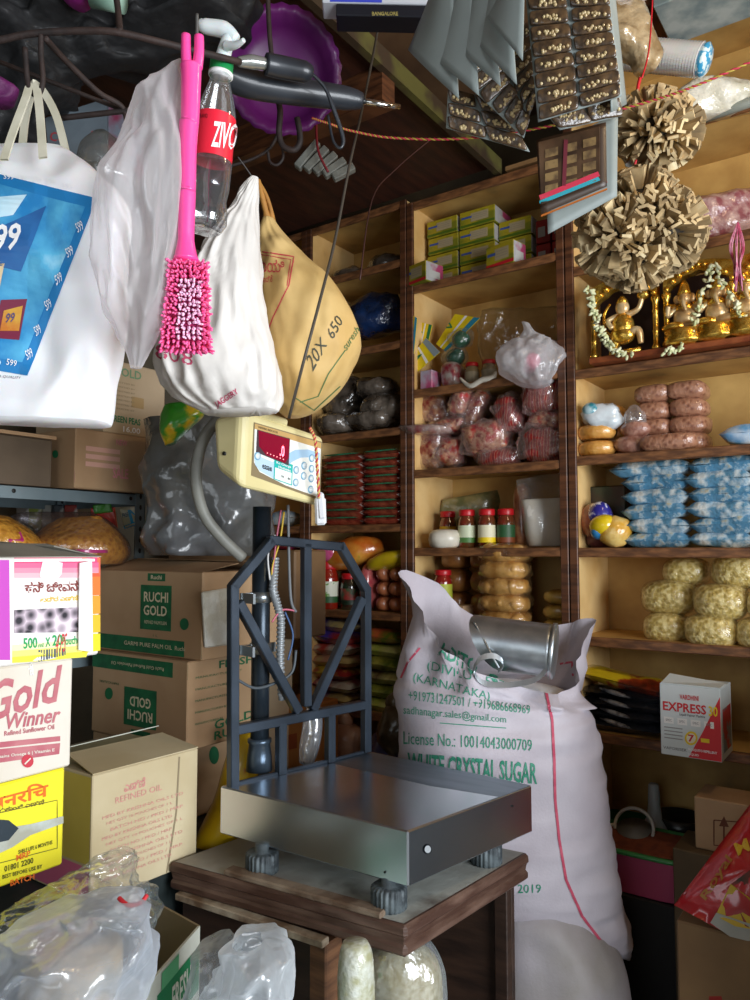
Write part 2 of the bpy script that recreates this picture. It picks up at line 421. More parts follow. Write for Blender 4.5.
# ---- jars with red lids
GL = mat('7a1d12', '9c2a17', rough=.15, scale=30, coat=1.)
def jar(px, pyb_z, Y, r, h, label, body=GL, lab=None, lab2=None, group='pickle jars with red lids'):
    c = V((XA(px, Y, pyb_z+h/2), Y, pyb_z)); t = thing('pickle_jar', label, 'jar', c, group)
    m = MB(); m.lathe(c, (0, 0, 1), [(r*.9, 0), (r, .006), (r, h*.62), (r*.93, h*.72), (r*.78, h*.80), (r*.78, h*.84)], body); m.build('glass_body', t)
    m = MB(); m.lathe(c+V((0, 0, h*.83)), (0, 0, 1), [(r*.88, 0), (r*.9, .002), (r*.9, h*.13), (r*.85, h*.16)], mat('c01a22', rough=.35)); m.build('lid', t)
    m = MB(); m.lathe(c+V((0, 0, h*.14)), (0, 0, 1), [(r*1.01, 0), (r*1.01, h*.44)], lab or mat('e8e3c4', rough=.5), cap=False)
    m.lathe(c+V((0, 0, h*.14)), (0, 0, 1), [(r*1.018, 0), (r*1.018, h*.13)], lab2 or YEL, cap=False)
    m.build('label_band', t, label='paper label with coloured band')
    return t
# =============================== MIDDLE UNIT contents
# row 1: soap boxes
SY = mat('a89820', '7a7c20', rough=.45, scale=9, coat=.3, lo=.45, hi=.55, stretch=(1, 1, 2)); SG = mat('4f6a1a', rough=.45)
def soap(x0, x1, y, z0, z1, label, dy=.17, rz=0., name='soap_box', plain=False):
    m = MB(); c = V(((x0+x1)/2, y+dy/2, (z0+z1)/2)); M3 = Matrix.Rotation(rz, 3, 'Z')
    a = M3 @ V(((x1-x0)/2, 0, 0)); b = M3 @ V((0, dy/2, 0)); d = V((0, 0, (z1-z0)/2))
    m.obox(c, a, b, d, SY, .002)
    f = c-b*1.006
    m.obox(f+a*.15+d*.1, a*.5, b*.002, d*.5, mat('a89a78', rough=.6)); 
    for k in range(3): m.obox(f+a*.15+d*(.35-.22*k)-b*.004, a*.42, b*.002, d*.05, mat('9a8f78', rough=.6))
    m.obox(f-d*.75-b*.002, a, b*.002, d*.14, REDP if plain else SG); m.obox(f-a*.6+d*.2-b*.002, a*.3, b*.003, d*.12, mat('3a55a0', rough=.5))
    s = c+a*1.004; m.obox(s, a*.002, b*.95, d*.9, mat('a84068', 'b0b0b0', rough=.5, scale=5, lo=.45, hi=.5)); m.obox(s+a*.003-d*.2, a*.002, b*.6, d*.35, mat('b8b8b4', rough=.5))
    return m.build(name, label=label, cat='box', group='yellow-green soap boxes on the top shelf')
zt = 2.408
hgt = .062
for c, (p0, p1, nm) in enumerate(((428, 459, 'left'), (460, 496, 'middle'))):
    for k in range(4):
        X0 = XA(p0, YF+.07, 2.5); X1 = XA(p1, YF+.07, 2.5); j = R.uniform(-.004, .004)
        soap(X0+j, X1-.004+j, YF+.07, zt+k*.066, zt+k*.066+.062, 'yellow-green soap box, %s of four in the %s column on top shelf' % (nth(3-k, 4), nm))
for k in range(3):
    X0 = XA(499, YF+.1, 2.5); X1 = XA(531, YF+.1, 2.5)
    soap(X0, X1, YF+.1, zt+k*.068, zt+k*.068+.064, 'darker yellow-green soap box, %s of three in the right column' % nth(2-k, 3))
X0 = XA(405, YF-.01, 2.45); soap(X0, X0+.115, YF-.02, zt, zt+.075, 'soap box turned sideways at left front edge of the top shelf', dy=.09, rz=-.25, plain=True)
X0 = XA(486, YF, 2.45); soap(X0, X0+.115, YF, zt, zt+.08, 'soap box standing forward in the middle of the top shelf', dy=.07, rz=-.2, plain=True)
for k, (p0, p1) in enumerate(((536, 551), (552, 566))):
    for j in range(2):
        m = MB(); X0 = XA(p0, YF+.09, 2.5); X1 = XA(p1, YF+.09, 2.5); z = zt+j*.085; m.box(X0, X1-.003, YF+.09, YF+.2, z, z+.08, mat('8e1c18', '6d1512', rough=.5, scale=12), .002)
        m.box(X0+.008, X1-.02, YF+.088, YF+.0885, z+.02, z+.055, mat('8e8e8a', rough=.6))
        m.build('red_carton', label='small dark red box, %s, %s of two at right end of top shelf' % (('inner column', 'outer column')[k], ('lower', 'upper')[j]), cat='box', group='small red boxes on the top shelf')
# row 2: cardboard display cards, wrapped sweets, jars, bag
zt = 2.024
for k, (q, lb) in enumerate((([(409, 313), (417, 318), (412, 372), (405, 362)], 'narrow yellow card leaning at the left end'), ([(412, 355), (426, 338), (440, 352), (417, 372)], 'yellow striped card lying low across the fan'),
        ([(420, 322), (432, 325), (426, 352), (416, 345)], 'dark-backed yellow card in the middle of the fan'), ([(455, 314), (480, 318), (446, 352), (436, 344)], 'blue and yellow striped card at the right of the fan'))):
    m = MB(); Y = YF-.005+.03*k; pts = [PY(x, y, Y) for x, y in q]; b = V((0, .004, 0))
    m.hexa([pts[3], pts[2], pts[2]+b, pts[3]+b, pts[0], pts[1], pts[1]+b, pts[0]+b], mat('f0d81c', 'e0c416', rough=.45, scale=20, coat=.3))
    m.patch([tuple(lerp(V(q[0]), V(q[1]), .75)), q[1], q[2], tuple(lerp(V(q[3]), V(q[2]), .75))], (mat('2d8fb0', rough=.5), mat('8d9aa0', rough=.5), GREEN, mat('2d8fb0', rough=.5))[k])
    m.patch([tuple(lerp(V(q[0]), V(q[1]), .4)), tuple(lerp(V(q[0]), V(q[1]), .5)), tuple(lerp(V(q[3]), V(q[2]), .5)), tuple(lerp(V(q[3]), V(q[2]), .4))], WHITE)
    m.line([tuple(lerp(V(q[0]), V(q[3]), .3)), tuple(lerp(V(q[0]), V(q[2]), .35)), tuple(lerp(V(q[0]), V(q[3]), .45))], 1.6, GREEN, .0014)
    m.build('display_card', label=lb+' on second shelf', cat='card', group='fan of printed display cards')
m = MB(); X0, X1, z0, z1 = fr(420, 432, 370, 388, YF+.01, zt); m.box(X0, X1, YF+.01, YF+.08, zt, z1, mat('b0a8b8', 'b8507a', rough=.4, scale=20, coat=.5), .003); m.build('sweet_packet', label='small pale pink packet below the fanned yellow cards', cat='packet')
m = MB(); X0, X1, z0, z1 = fr(438, 456, 360, 388, YF+.03, zt); m.ell(((X0+X1)/2, YF+.08, (zt+z1)/2), ((X1-X0)/2, 0, 0), (0, .05, 0), (0, 0, (z1-zt)/2), mat('8a2634', 'a8a09a', rough=.35, scale=35, coat=.8), e=.6, nz=.1); m.build('sweet_packet', label='maroon wrapped packet beside small pale pink packet', cat='packet')
for k, (px, py, r) in enumerate(((461, 339, 9), (455, 357, 9), (452, 378, 8))):
    m = MB(); c = PY(px, py, YF+.09); rr = r*2.6/F
    m.ell(c, (rr*1.2, 0, 0), (0, rr, 0), (0, 0, rr), (mat('0f4a33', '1c6b4a', rough=.2, coat=1., scale=20), mat('0e4030', '17604a', rough=.2, coat=1, scale=20), mat('20382e', '903040', rough=.3, coat=1, scale=20))[k], nz=.15, nsc=20)
    m.ell(c, (rr*1.5, 0, 0), (0, rr*1.2, 0), (0, 0, rr*1.15), film('c8d8d0', .1, .08, .9, 40), e=.8, nz=.25, nsc=22, seed=k)
    m.build('sweet_ball', label=('upper green ball of sweets wrapped in clear plastic', 'lower green ball of sweets in clear plastic', 'dark glossy wrapped bundle below the green sweets')[k], cat='packet')
for k, px in enumerate((472, 489)):
    jar(px, zt, YF+.06, .026, .085, ('small clear jar with red lid, left of two on second shelf', 'small clear jar with red lid, right of two on second shelf')[k], mat('8a7a5a', rough=.12, coat=1), mat('9a9078', rough=.5), mat('8a8068', rough=.5), 'small jars on second shelf')
m = MB(); m.tube([PY(460, 378, YF-.0), PY(470, 386, YF-.01), PY(482, 380, YF-.01), PY(492, 378, YF), PY(496, 372, YF+.02)], [.004, .009, .010, .011, .004], mat('cfc8b8', rough=.6)); m.build('twisted_wrapper', label='strip of twisted white wrapper lying before the small jars', cat='wrapper')
t = thing('white_carrier_bag', 'small knotted white plastic bag on the second shelf above the red packets', 'bag', PY(535, 385, YF))
m = MB(); WP = film('f4f4f8', .5, .3, .8, 30, .15)
m.loft([(522, 322, 530, 324, .01, 2.5), (524, 334, 538, 336, .02, 2.48), (505, 345, 558, 343, .05, 2.46), (499, 358, 565, 352, .07, 2.45), (503, 372, 560, 368, .07, 2.45), (520, 383, 550, 382, .05, 2.45), (532, 387, 542, 387, .02, 2.45)], WP, nz=.01, nsc=16, fold=.06, cr=.03, csc=14, n=60); m.build('bag_film', t)
m = MB(); c = P(532, 362, 2.42); m.lathe(c, -FH+V((0, 0, .2)), [(.02, -.05), (.022, -.01), (.024, 0), (.024, .018), (.019, .022)], mat('e0507a', rough=.4)); m.build('bottle_cap', t, label='pink round cap inside the bag')
m = MB(); m.loft([(482, 310, 560, 308, .02, 2.64), (478, 330, 562, 325, .04, 2.64), (480, 352, 562, 350, .05, 2.64), (486, 376, 560, 374, .04, 2.64)], film('807a60', .06, .1, .9, 18), nz=.02, cr=.03); m.build('clear_plastic_bag', label='crumpled clear plastic bag standing behind the small knotted white bag', cat='bag')
# row 3: red namkeen packets
zt = 1.734
RP = mat('b83838', 'c99a7c', rough=.35, scale=28, bump=.7, bscale=40, coat=1., c3='8c1d22', lo=.42, hi=.55, bdist=.008)
RP2 = mat('7c2222', 'b98a6a', rough=.35, scale=36, bump=.7, bscale=44, coat=1., c3='d8c8c0', bdist=.008)
FW1 = film('f8e4e0', .2, .1, 1., 40, .6)
def wrapped(px, py, wx, wy, Y, mt, label, cat='packet', group=None, rot=0., th=.05, e=.6, name='wrapped_packet', fl=FW1):
    c = PY(px, py, Y); dsc = (c-CAM).dot(FW)*1.08; w = wx*dsc/F/2; h = wy*dsc/F/2; M3 = Matrix.Rotation(rot, 3, 'Y'); sd = R.uniform(0, 50)
    a = M3 @ V((w, 0, 0)); d = M3 @ V((0, 0, h)); t = thing(name, label, cat, c-V((0, 0, h)), group)
    m = MB(); m.ell(c, a, (0, th, 0), d, mt, e=e, nz=.22, nsc=26, seed=sd, nu=28, nv=18); m.build('snack_filling', t)
    m = MB(); m.ell(c, a*1.12, (0, th*1.1, 0), d*1.1, fl, e=e, nz=.34, nsc=30, seed=sd+3, nu=26, nv=16); m.build('clear_wrapper', t)
    return t
STR = mat('8a3034', 'c29a80', rough=.4, scale=16, pat='wave', bump=.6, bscale=50, coat=1., bdist=.01, c3='9c2020')
for i, (px, py, wx, wy, Y, mt, rot, lb) in enumerate((
    (430, 449, 34, 34, 2.36, RP2, 0, 'brown ribbed snack packet at bottom left corner of third shelf'), (452, 452, 22, 26, 2.36, RP, .2, 'small brown snack packet beside the bottom left corner one'),
    (428, 430, 46, 9, 2.30, mat('a81820', 'b8a098', rough=.3, coat=1, scale=20), .05, 'flat bright red packet jutting over the left shelf edge'), (432, 411, 38, 26, 2.38, RP2, -.1, 'ribbed brown packet in upper left of third shelf'),
    (462, 402, 16, 26, 2.34, RP, .3, 'upright pinkish packet at the top left of centre'), (449, 428, 40, 14, 2.36, RP, -.15, 'red and tan packet lying across the left middle'),
    (478, 412, 14, 36, 2.37, RP2, .45, 'narrow dark red packet leaning in the middle'), (487, 438, 42, 30, 2.34, RP, -.2, 'crinkled packet with silver glints at bottom centre'),
    (510, 415, 24, 34, 2.35, STR, -.25, 'leaning packet with scarlet stripe right of centre'), (500, 458, 40, 18, 2.36, STR, 0, 'striped maroon packet at bottom right of centre'),
    (544, 397, 34, 30, 2.33, STR, -.15, 'ribbed packet at top right touching the shelf above'), (548, 420, 32, 18, 2.36, RP, .2, 'middle packet of the right-hand pile'), (545, 445, 40, 30, 2.34, STR, .1, 'large striped packet at bottom right corner of third shelf'))):
    wrapped(px, py, wx, wy, Y+.03, mt, lb, group='red snack packets on third shelf', rot=rot)
# row 4
zt = 1.457
labs = [(mat('c8a020', rough=.5), mat('3c5a20', rough=.5)), (mat('cfd8b8', rough=.5), mat('4a7a3a', rough=.5)), (mat('e6e0c0', rough=.5), YEL), (mat('2c5a34', rough=.5), mat('80401c', rough=.5))]
for k, (px, lb) in enumerate(((448, 'red-lidded pickle jar half hidden behind white round pack'), (467, 'red-lidded pickle jar with pale green label on fourth shelf'), (487, 'red-lidded pickle jar with cream and yellow label on fourth shelf'), (506, 'dark green labelled pickle jar nearest the white powder bag'))):
    jar(px, zt, YF+(.12, .06, .06, .08)[k], .031, .135, lb, mat('7d2a1c', '54381c', rough=.15, scale=30, coat=1), *labs[k])
m = MB(); c = V((XA(445, YF+.03, zt+.03), YF+.03, zt)); m.lathe(c, (0, 0, 1), [(.04, 0), (.052, .008), (.06, .03), (.056, .05), (.045, .062), (.02, .066)], mat('d8d0bc', 'e8e2d2', rough=.4, scale=20, coat=.5), rf=lambda t, h: 1+.04*math.sin(5*t+h*60)); m.build('sago_pack', label='white round tied pack at left front of the fourth shelf', cat='packet')
t = thing('powder_bag', 'tall clear bag filled with white powder on fourth shelf', 'bag', PY(543, 547, YF+.05))
m = MB(); m.loft([(521, 500, 563, 498, .03, 2.56), (523, 515, 563, 515, .045, 2.56), (526, 535, 562, 535, .045, 2.56), (529, 546, 561, 546, .04, 2.56)], mat('f2efe6', 'e2dccb', rough=.5, scale=12, coat=.6, bump=.2), e=.7, nz=.008); m.build('white_powder', t)
m = MB(); m.loft([(516, 480, 562, 472, .006, 2.56), (517, 490, 565, 486, .02, 2.56), (520, 502, 565, 500, .034, 2.56), (523, 520, 565, 520, .049, 2.56), (527, 547, 563, 547, .044, 2.56)], film('d8d8d4', .14, .1, .8, 22), e=.8, nz=.008, cap=False); m.build('clear_bag', t)
m = MB(); m.loft([(442, 500, 510, 488, .02, 2.86), (440, 515, 515, 505, .03, 2.86), (445, 532, 515, 530, .03, 2.86), (450, 543, 512, 543, .03, 2.86)], mat('6a6a40', '9a8a5a', rough=.3, coat=1, scale=22, bump=.5), nz=.02); m.build('snack_bag', label='dull green clear bag of snacks behind the red-lidded jars', cat='bag')
m = MB(); X0, X1, z0, z1 = fr(513, 523, 483, 546, YF+.1, zt); m.ell(((X0+X1)/2, YF+.14, (zt+z1)/2), (.026, 0, 0), (0, .04, 0), (0, 0, (z1-zt)/2), mat('8a4a2c', 'b07a50', rough=.35, coat=.8, scale=30), e=.6, nz=.1); m.build('rusk_packet', label='upright brown packet squeezed between jars and white powder bag', cat='packet')
# row 5: rusks
zt = 1.132
RUSK = mat('a8702c', 'd8a860', rough=.35, scale=22, bump=.6, bscale=30, coat=1, bdist=.008)
RUSKD = mat('7a4a20', 'a06a34', rough=.4, scale=22, bump=.5, coat=.9)
jar(443, 1.132+.13, YF+.04, .033, .12, 'red-lidded pickle jar peeping over the sugar sack', mat('8d2018', rough=.15, coat=1), mat('b8c040', rough=.5), mat('b8c040', rough=.5))
m = MB(); X0 = XA(430, YF+.02, 1.2); m.box(X0, X0+.14, YF+.01, YF+.1, 1.132, 1.26, KRAFT, .003); m.build('small_carton', label='small brown carton hidden behind the sugar sack, red-lidded jar on it', cat='box')
for (px0, w, rows, Y, lb) in ((458, 28, 4, 2.44, 'left rear stack'), (487, 30, 4, 2.44, 'middle rear stack'), (516, 26, 4, 2.46, 'right rear stack')):
    for k in range(rows):
        m = MB(); c = V((XA(px0, Y, 1.3), Y, 1.132+.045+k*.082)); m.ell(c, (.048, 0, 0), (0, .06, 0), (0, 0, .042), RUSKD, e=.6, nz=.1, nsc=20, seed=k)
        m.build('rusk_packet', label='dark brown rusk packet, %s in the %s' % (nth(rows-1-k, rows), lb), cat='packet', group='rusk packets in the rear stacks')
for k in range(6):
    m = MB(); c = V((XA(505, 2.35, 1.3), 2.35, 1.132+.032+k*.055)); m.ell(c, (.085, 0, 0), (0, .06, 0), (0, 0, .033), RUSK, e=.7, nz=.14, nsc=24, seed=k*3)
    for j in range(-1, 2): m.ell(c+V((j*.05+R.uniform(-.01, .01), -.022, R.uniform(-.004, .006))), (R.uniform(.024, .034), 0, 0), (0, .038, 0), (0, 0, .027), RUSK, nz=.2, nsc=24, seed=j*7+k)
    m.ell(c, (.09, 0, 0), (0, .066, 0), (0, 0, .035), film('e8c890', .04, .1, .8, 40, .7), e=.7, nz=.2, nsc=26, seed=k*3)
    m.build('rusk_packet', label='golden rusk packet, %s of the front stack behind the sack' % nth(5-k, 6), cat='packet', group='golden rusk packets in front stack')
for k in range(4):
    m = MB(); c = V((XA(560, 2.37, 1.25), 2.37, 1.132+.026+k*.047)); m.ell(c, (.05, 0, 0), (0, .05, 0), (0, 0, .026), mat('8a6a28', 'b89448', rough=.35, scale=26, coat=1, bump=.5), e=.8, nz=.12, nsc=24, seed=k)
    m.build('snack_roll', label='yellowish snack packet, %s of four at right end of the rusk shelf' % nth(3-k, 4), cat='packet', group='yellowish snack packets at right end')
# =============================== RIGHT UNIT contents
zt = 2.014
# row: brown pellets
BRN = mat('7a4a38', 'a8785e', rough=.4, scale=60, pat='voronoi', lo=.1, hi=.5, bump=.6, bscale=90, coat=.9, bdist=.006)
ORG = mat('c07e30', 'e0a858', rough=.35, scale=30, bump=.5, coat=1)
zt = 1.741
Y0 = 2.36
for c, (px, nm) in enumerate(((655, 'left'), (689, 'right'))):
    for k in range(4):
        cc = V((XA(px, Y0+.03, 1.85), Y0+.04, zt+.03+k*.052))
        m = MB(); m.ell(cc, (.057, 0, 0), (0, .06, 0), (0, 0, .029), BRN, e=.65, nz=.1, nsc=18, seed=k+c*7, nu=24)
        m.build('brown_bag', label='brown pellet snack bag, %s of the %s stack on the fifth shelf' % (nth(3-k, 4), nm), cat='packet', group='brown pellet bags in two stacks')
m = MB(); m.ell(V((XA(668, 2.31, 1.77), 2.315, zt+.026)), (.085, 0, .0), (0, .04, 0), (0, 0, .026), BRN, e=.7, nz=.12, nsc=18); m.build('brown_bag', label='brown pellet bag lying lengthwise in front of the two stacks', cat='packet')
t = thing('pink_pellet_bag', 'knotted clear bag of pinkish pellets left of the brown stacks', 'packet', V((XA(636, 2.33, 1.77), 2.33, zt)))
m = MB(); c = V((XA(636, 2.34, 1.77), 2.34, zt)); m.ell(c+V((-.01, 0, .03)), (.055, 0, 0), (0, .04, 0), (0, 0, .03), mat('8c5a4a', 'b88a78', rough=.4, scale=50, coat=1, bump=.6), nz=.15, nsc=20); m.ell(c+V((.0, 0, .078)), (.045, 0, 0), (0, .035, 0), (0, 0, .03), mat('8c5a4a', 'b88a78', rough=.4, scale=50, coat=1, bump=.6), nz=.15, nsc=20, seed=4); m.build('pellets', t)
m = MB(); m.ell(c+V((0, 0, .1)), (.03, 0, 0), (0, .03, 0), (0, 0, .05), film('e8e4e2', .3, .12, 1), nz=.3, nsc=25); m.build('knotted_film', t)
for k in range(2):
    m = MB(); c = V((XA(597, 2.34, 1.77), 2.345, zt+.026+.052*k))
    m.tube([c+V((.034*math.cos(a)*1.15, .03*math.sin(a), 0)) for a in [2*math.pi*i/12 for i in range(13)]], .024, ORG, cap=False); m.build('ring_snack_pack', label='orange ring snack pack, %s of two at left end of fifth shelf' % ('lower', 'upper')[k], cat='packet', group='orange ring packs at left end')
m = MB(); c = V((XA(610, 2.42, 1.85), 2.42, zt)); m.ell(c+V((.0, .0, .14)), (.06, 0, 0), (0, .045, 0), (0, 0, .035), ORG, e=.8, nz=.1, nsc=20); m.ell(c+V((0, 0, .055)), (.06, 0, 0), (0, .045, 0), (0, 0, .055), ORG, e=.7, nz=.1); m.build('ring_snack_pack', label='taller orange snack pack behind the white and teal bag', cat='packet')
m = MB(); c = V((XA(603, 2.335, 1.88), 2.33, zt+.125)); m.ell(c, (.058, 0, -.01), (0, .04, 0), (.01, 0, .038), mat('dfe6ea', 'c8d4da', rough=.3, scale=10, coat=1, bump=.6), nz=.3, nsc=26, e=.85); m.ell(c+V((-.03, -.02, .02)), (.026, 0, -.01), (0, .025, 0), (.01, 0, .022), mat('2b8a9c', 'b8d8e0', rough=.3, scale=40, coat=1), nz=.15); m.build('white_teal_bag', label='white and teal plastic-wrapped bag on the orange ring packs', cat='packet')
m = MB(); X0 = XA(724, 2.33, 1.78); m.pouch((X0+.09, 2.35, zt+.035), (.1, 0, 0), (0, .05, 0), (0, 0, .03), mat('6aa8d8', 'e8f0f6', rough=.25, scale=14, coat=1), nz=.2); m.build('milk_powder_pouch', label='single blue and white pouch at the right end of the fifth shelf', cat='packet')
# blue pouches
zt = 1.456
BL1 = mat('5d8fac', 'a6bcc8', rough=.3, scale=34, coat=.7, bump=.7, bscale=40, lo=.46, hi=.54, c3='d8dcd8', bdist=.008)
BL2 = mat('4f84a4', '9cb6c4', rough=.3, scale=40, coat=.7, bump=.7, bscale=40, lo=.5, hi=.58, c3='c4b898', bdist=.008)
n = 6
for c, (p0, p1, nm) in enumerate(((628, 691, 'left'), (691, 757, 'middle'), (757, 830, 'right'))):
    for k in range(n):
        Y = 2.36+R.uniform(-.012, .012); z = zt+.023+k*.0435
        xa = XA(p0, Y, z); xb = XA(p1, Y, z)
        if c == 0 and k == n-1: xa -= .05
        j = R.uniform(-.008, .008)
        m = MB(); m.pouch(((xa+xb)/2+j, Y+.02, z), ((xb-xa)/2+.004, 0, R.uniform(-.003, .003)), (0, .06, 0), (0, 0, .027), BL1 if (k+c) % 2 else BL2, nz=.3, nsc=14, seed=k*5+c)
        m.build('milk_powder_pouch', label='blue and white pouch, %s of the %s stack on sixth shelf' % (nth(n-1-k, n), nm), cat='packet', group='blue and white pouches in stacks')
m = MB(); c = V((XA(597, 2.35, 1.55), 2.36, zt)); m.ell(c+V((-.012, 0, .085)), (.05, 0, .02), (0, .045, 0), (-.01, 0, .055), mat('6a2a2a', 'a8603c', rough=.3, coat=1, scale=24), nz=.15, nsc=16); m.ell(c+V((.01, -.012, .1)), (.04, 0, -.01), (0, .04, 0), (.01, 0, .045), mat('2f2c8c', 'd8d8e8', rough=.3, coat=1, scale=30, lo=.5, hi=.54), nz=.15, nsc=16); m.ell(c+V((0, .03, .03)), (.05, 0, 0), (0, .05, 0), (0, 0, .035), mat('5a3030', rough=.4)); m.build('biscuit_packet', label='purple and white topped brown packet at left end of sixth shelf', cat='packet')
m = MB(); c = V((XA(608, 2.3, 1.5), 2.33, zt)); m.ell(c+V((.01, 0, .05)), (.055, 0, .0), (0, .045, 0), (0, 0, .05), mat('d8a030', 'e8c878', rough=.3, coat=1, scale=26, bump=.5), nz=.15, nsc=20); m.ell(c+V((-.02, -.01, .07)), (.04, 0, .02), (0, .04, 0), (-.02, 0, .03), mat('e8c81c', 'd03820', rough=.25, coat=1, scale=12, lo=.52, hi=.55), nz=.12); m.ell(c+V((-.035, -.01, .05)), (.025, 0, .0), (0, .035, 0), (0, 0, .025), mat('2a7ab0', rough=.3, coat=1)); m.build('snack_packet', label='yellow, red and gold packet in front of the purple topped one', cat='packet')
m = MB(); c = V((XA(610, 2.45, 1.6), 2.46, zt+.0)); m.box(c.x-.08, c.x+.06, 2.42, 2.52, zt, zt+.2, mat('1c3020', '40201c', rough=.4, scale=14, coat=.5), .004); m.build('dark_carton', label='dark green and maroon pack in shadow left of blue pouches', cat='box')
# puffed bags
zt = 1.185
PUF = mat('a88c3c', 'd6bc6c', rough=.45, scale=75, pat='voronoi', lo=.05, hi=.55, bump=1., bscale=70, coat=.8, c3='ecd894', bdist=.01)
for i, (px, py, w, h, Y, lb) in enumerate(((667, 627, 44, 30, 2.40, 'bottom left'), (712, 631, 50, 34, 2.36, 'bottom middle'), (764, 634, 50, 34, 2.36, 'bottom right, cut by the frame'), (670, 597, 52, 34, 2.42, 'middle row left'), (722, 602, 50, 36, 2.37, 'middle row centre'), (772, 604, 44, 34, 2.37, 'middle row right edge'), (686, 572, 44, 28, 2.46, 'top left'), (738, 572, 46, 34, 2.42, 'top right'))):
    c = PY(px, py, Y); dd = (c-CAM).dot(FW); t = thing('puffed_snack_bag', 'clear bag of golden puffed snack, %s of the pile' % lb, 'bag', c-V((0, 0, h*dd/F/2)), 'puffed snack bags in a pile')
    m = MB(); m.ell(c, (w*dd/F/2*1.0, 0, 0), (0, .07, 0), (0, 0, h*dd/F/2*1.02), PUF, e=.75, nz=.05, nsc=14, seed=i*2., nu=32, nv=20); m.build('puffed_snack', t)
    m = MB(); m.ell(c, (w*dd/F/2*1.05, 0, 0), (0, .074, 0), (0, 0, h*dd/F/2*1.06), film('e8dcae', .02, .12, .8, 30, .7), e=.75, nz=.06, nsc=14, seed=i*2., nu=32, nv=20); m.build('clear_bag', t)
# black / yellow packets and EXPRESS carton
zt = .900
YP = 2.33
for k in range(4):
    m = MB(); xa = XA(578, YP, .95); m.pouch((xa+.13+.004*k, YP+.05, zt+.02+k*.032), (.15, 0, 0), (0, .07, 0), (0, 0, .019), mat('16181c', '2c3038', rough=.25, scale=8, coat=1, bump=.6, bscale=20, bdist=.008), nz=.4, nsc=14, seed=k)
    m.ell((xa+.12, YP-.01, zt+.03+k*.03), (.05, 0, -.01), (0, .01, 0), (0, 0, .007), mat('b0b4ba', '3a3e48', rough=.2, coat=1, scale=30))
    m.build('black_pouch', label='black glossy pouch, %s of the pile beside the red and white carton' % nth(3-k, 4), cat='packet', group='black glossy pouches in a pile')
m = MB(); m.pouch((xa+.14, YP+.03, zt+.155), (.15, -.01, -.02), (0, .06, 0), (0, 0, .022), mat('d8b820', 'a83c1c', rough=.3, scale=10, coat=1, lo=.5, hi=.55, c3='3c1c14'), nz=.3, nsc=12); m.build('yellow_noodle_pouch', label='yellow and orange pouch lying on top of the black pouches', cat='packet')
# EXPRESS carton
t = thing('printed_carton', 'white and red carton with yellow number 30 on the lower right shelf', 'box', (-.62, 2.2, .9))
fq = [(659, 676), (720, 683), (722, 752), (661, 746)]
Zt = .905
A = PY(661, 746, 2.15); B = PY(722, 752, 2.15); h = PY(659, 676, 2.15).z-A.z; A.z = B.z = .903
m = MB(); dv = V((0, .14, 0)); up = V((0, 0, h)); CW = mat('dfe6e6', 'd2dcdc', rough=.5, scale=3)
m.hexa([A, B, B+dv, A+dv, A+up, B+up, B+dv+up, A+dv+up], CW, .0015)
def sub(q, u0, v0, u1, v1, u0b=None, u1b=None): return [tuple(bil(q, u0, v0)), tuple(bil(q, u1, v0)), tuple(bil(q, u1 if u1b is None else u1b, v1)), tuple(bil(q, u0 if u0b is None else u0b, v1))]
fq = [proj(A+up), proj(B+up), proj(B), proj(A)]
RD = mat('d3262e', rough=.45)
m.poly([tuple(bil(fq, *p)) for p in ((.99, .1), (.99, .99), (.45, .99), (.7, .6))], RD)
m.text('VARDHINI', sub(fq, .33, .12, .64, .19), RD, .001, True); m.text('EXPRESS', sub(fq, .05, .24, .76, .37), RD, .001, True); m.text('30', sub(fq, .8, .24, .95, .38), YEL, .0014, True)
m.text('Liquid Vapour Machine', sub(fq, .32, .38, .74, .43), BLACK, .001)
for k in range(4): m.patch(sub(fq, .06+.22*k, .46, .22+.22*k, .55), mat('f6f6f2', rough=.5)); m.text('SPEC', sub(fq, .09+.22*k, .485, .19+.22*k, .52), mat('888888', rough=.5), .0012)
for k in range(4): m.patch(sub(fq, .06, .60+.05*k, .36, .615+.05*k), mat('9a9a98', rough=.6))
m.disc(*bil(fq, .5, .72), 6.5, 7, YEL, .001); m.disc(*bil(fq, .5, .72), 4.6, 5, mat('f4ecd0', rough=.5), .0014); m.text('7', sub(fq, .45, .67, .55, .77), RD, .0018, True)
m.patch(sub(fq, .66, .7, .8, .755), YEL, off=.0012); m.text('MOSQUITO REPELLENT', sub(fq, .45, .86, .92, .9), WHITE, .0014, True); m.text('LIQUID', sub(fq, .45, .93, .62, .965), WHITE, .0014, True); m.text('VAPORISER', sub(fq, .04, .88, .42, .92), mat('555555', rough=.5), .001)
m.build('carton_body', t)
m = MB(); s0 = B+V((.0008, .02, .02)); m.hexa([s0, s0+V((.0008, 0, 0)), s0+V((.0008, .1, 0)), s0+V((0, .1, 0)), s0+V((0, 0, h*.6)), s0+V((.0008, 0, h*.6)), s0+V((.0008, .1, h*.6)), s0+V((0, .1, h*.6))], mat('c03030', '7a8a90', rough=.5, scale=16, lo=.46, hi=.5)); m.build('side_print', t, label='red and grey printing on the carton side')
m = MB(); m.hexa([A+up, B+up, B+up+V((0, .07, .001)), A+up+V((0, .07, .001)), A+up+V((.004, 0, .004)), B+up+V((0, 0, .004)), B+up+V((0, .07, .006)), A+up+V((.01, .07, .02))], CW); m.build('flap', t)
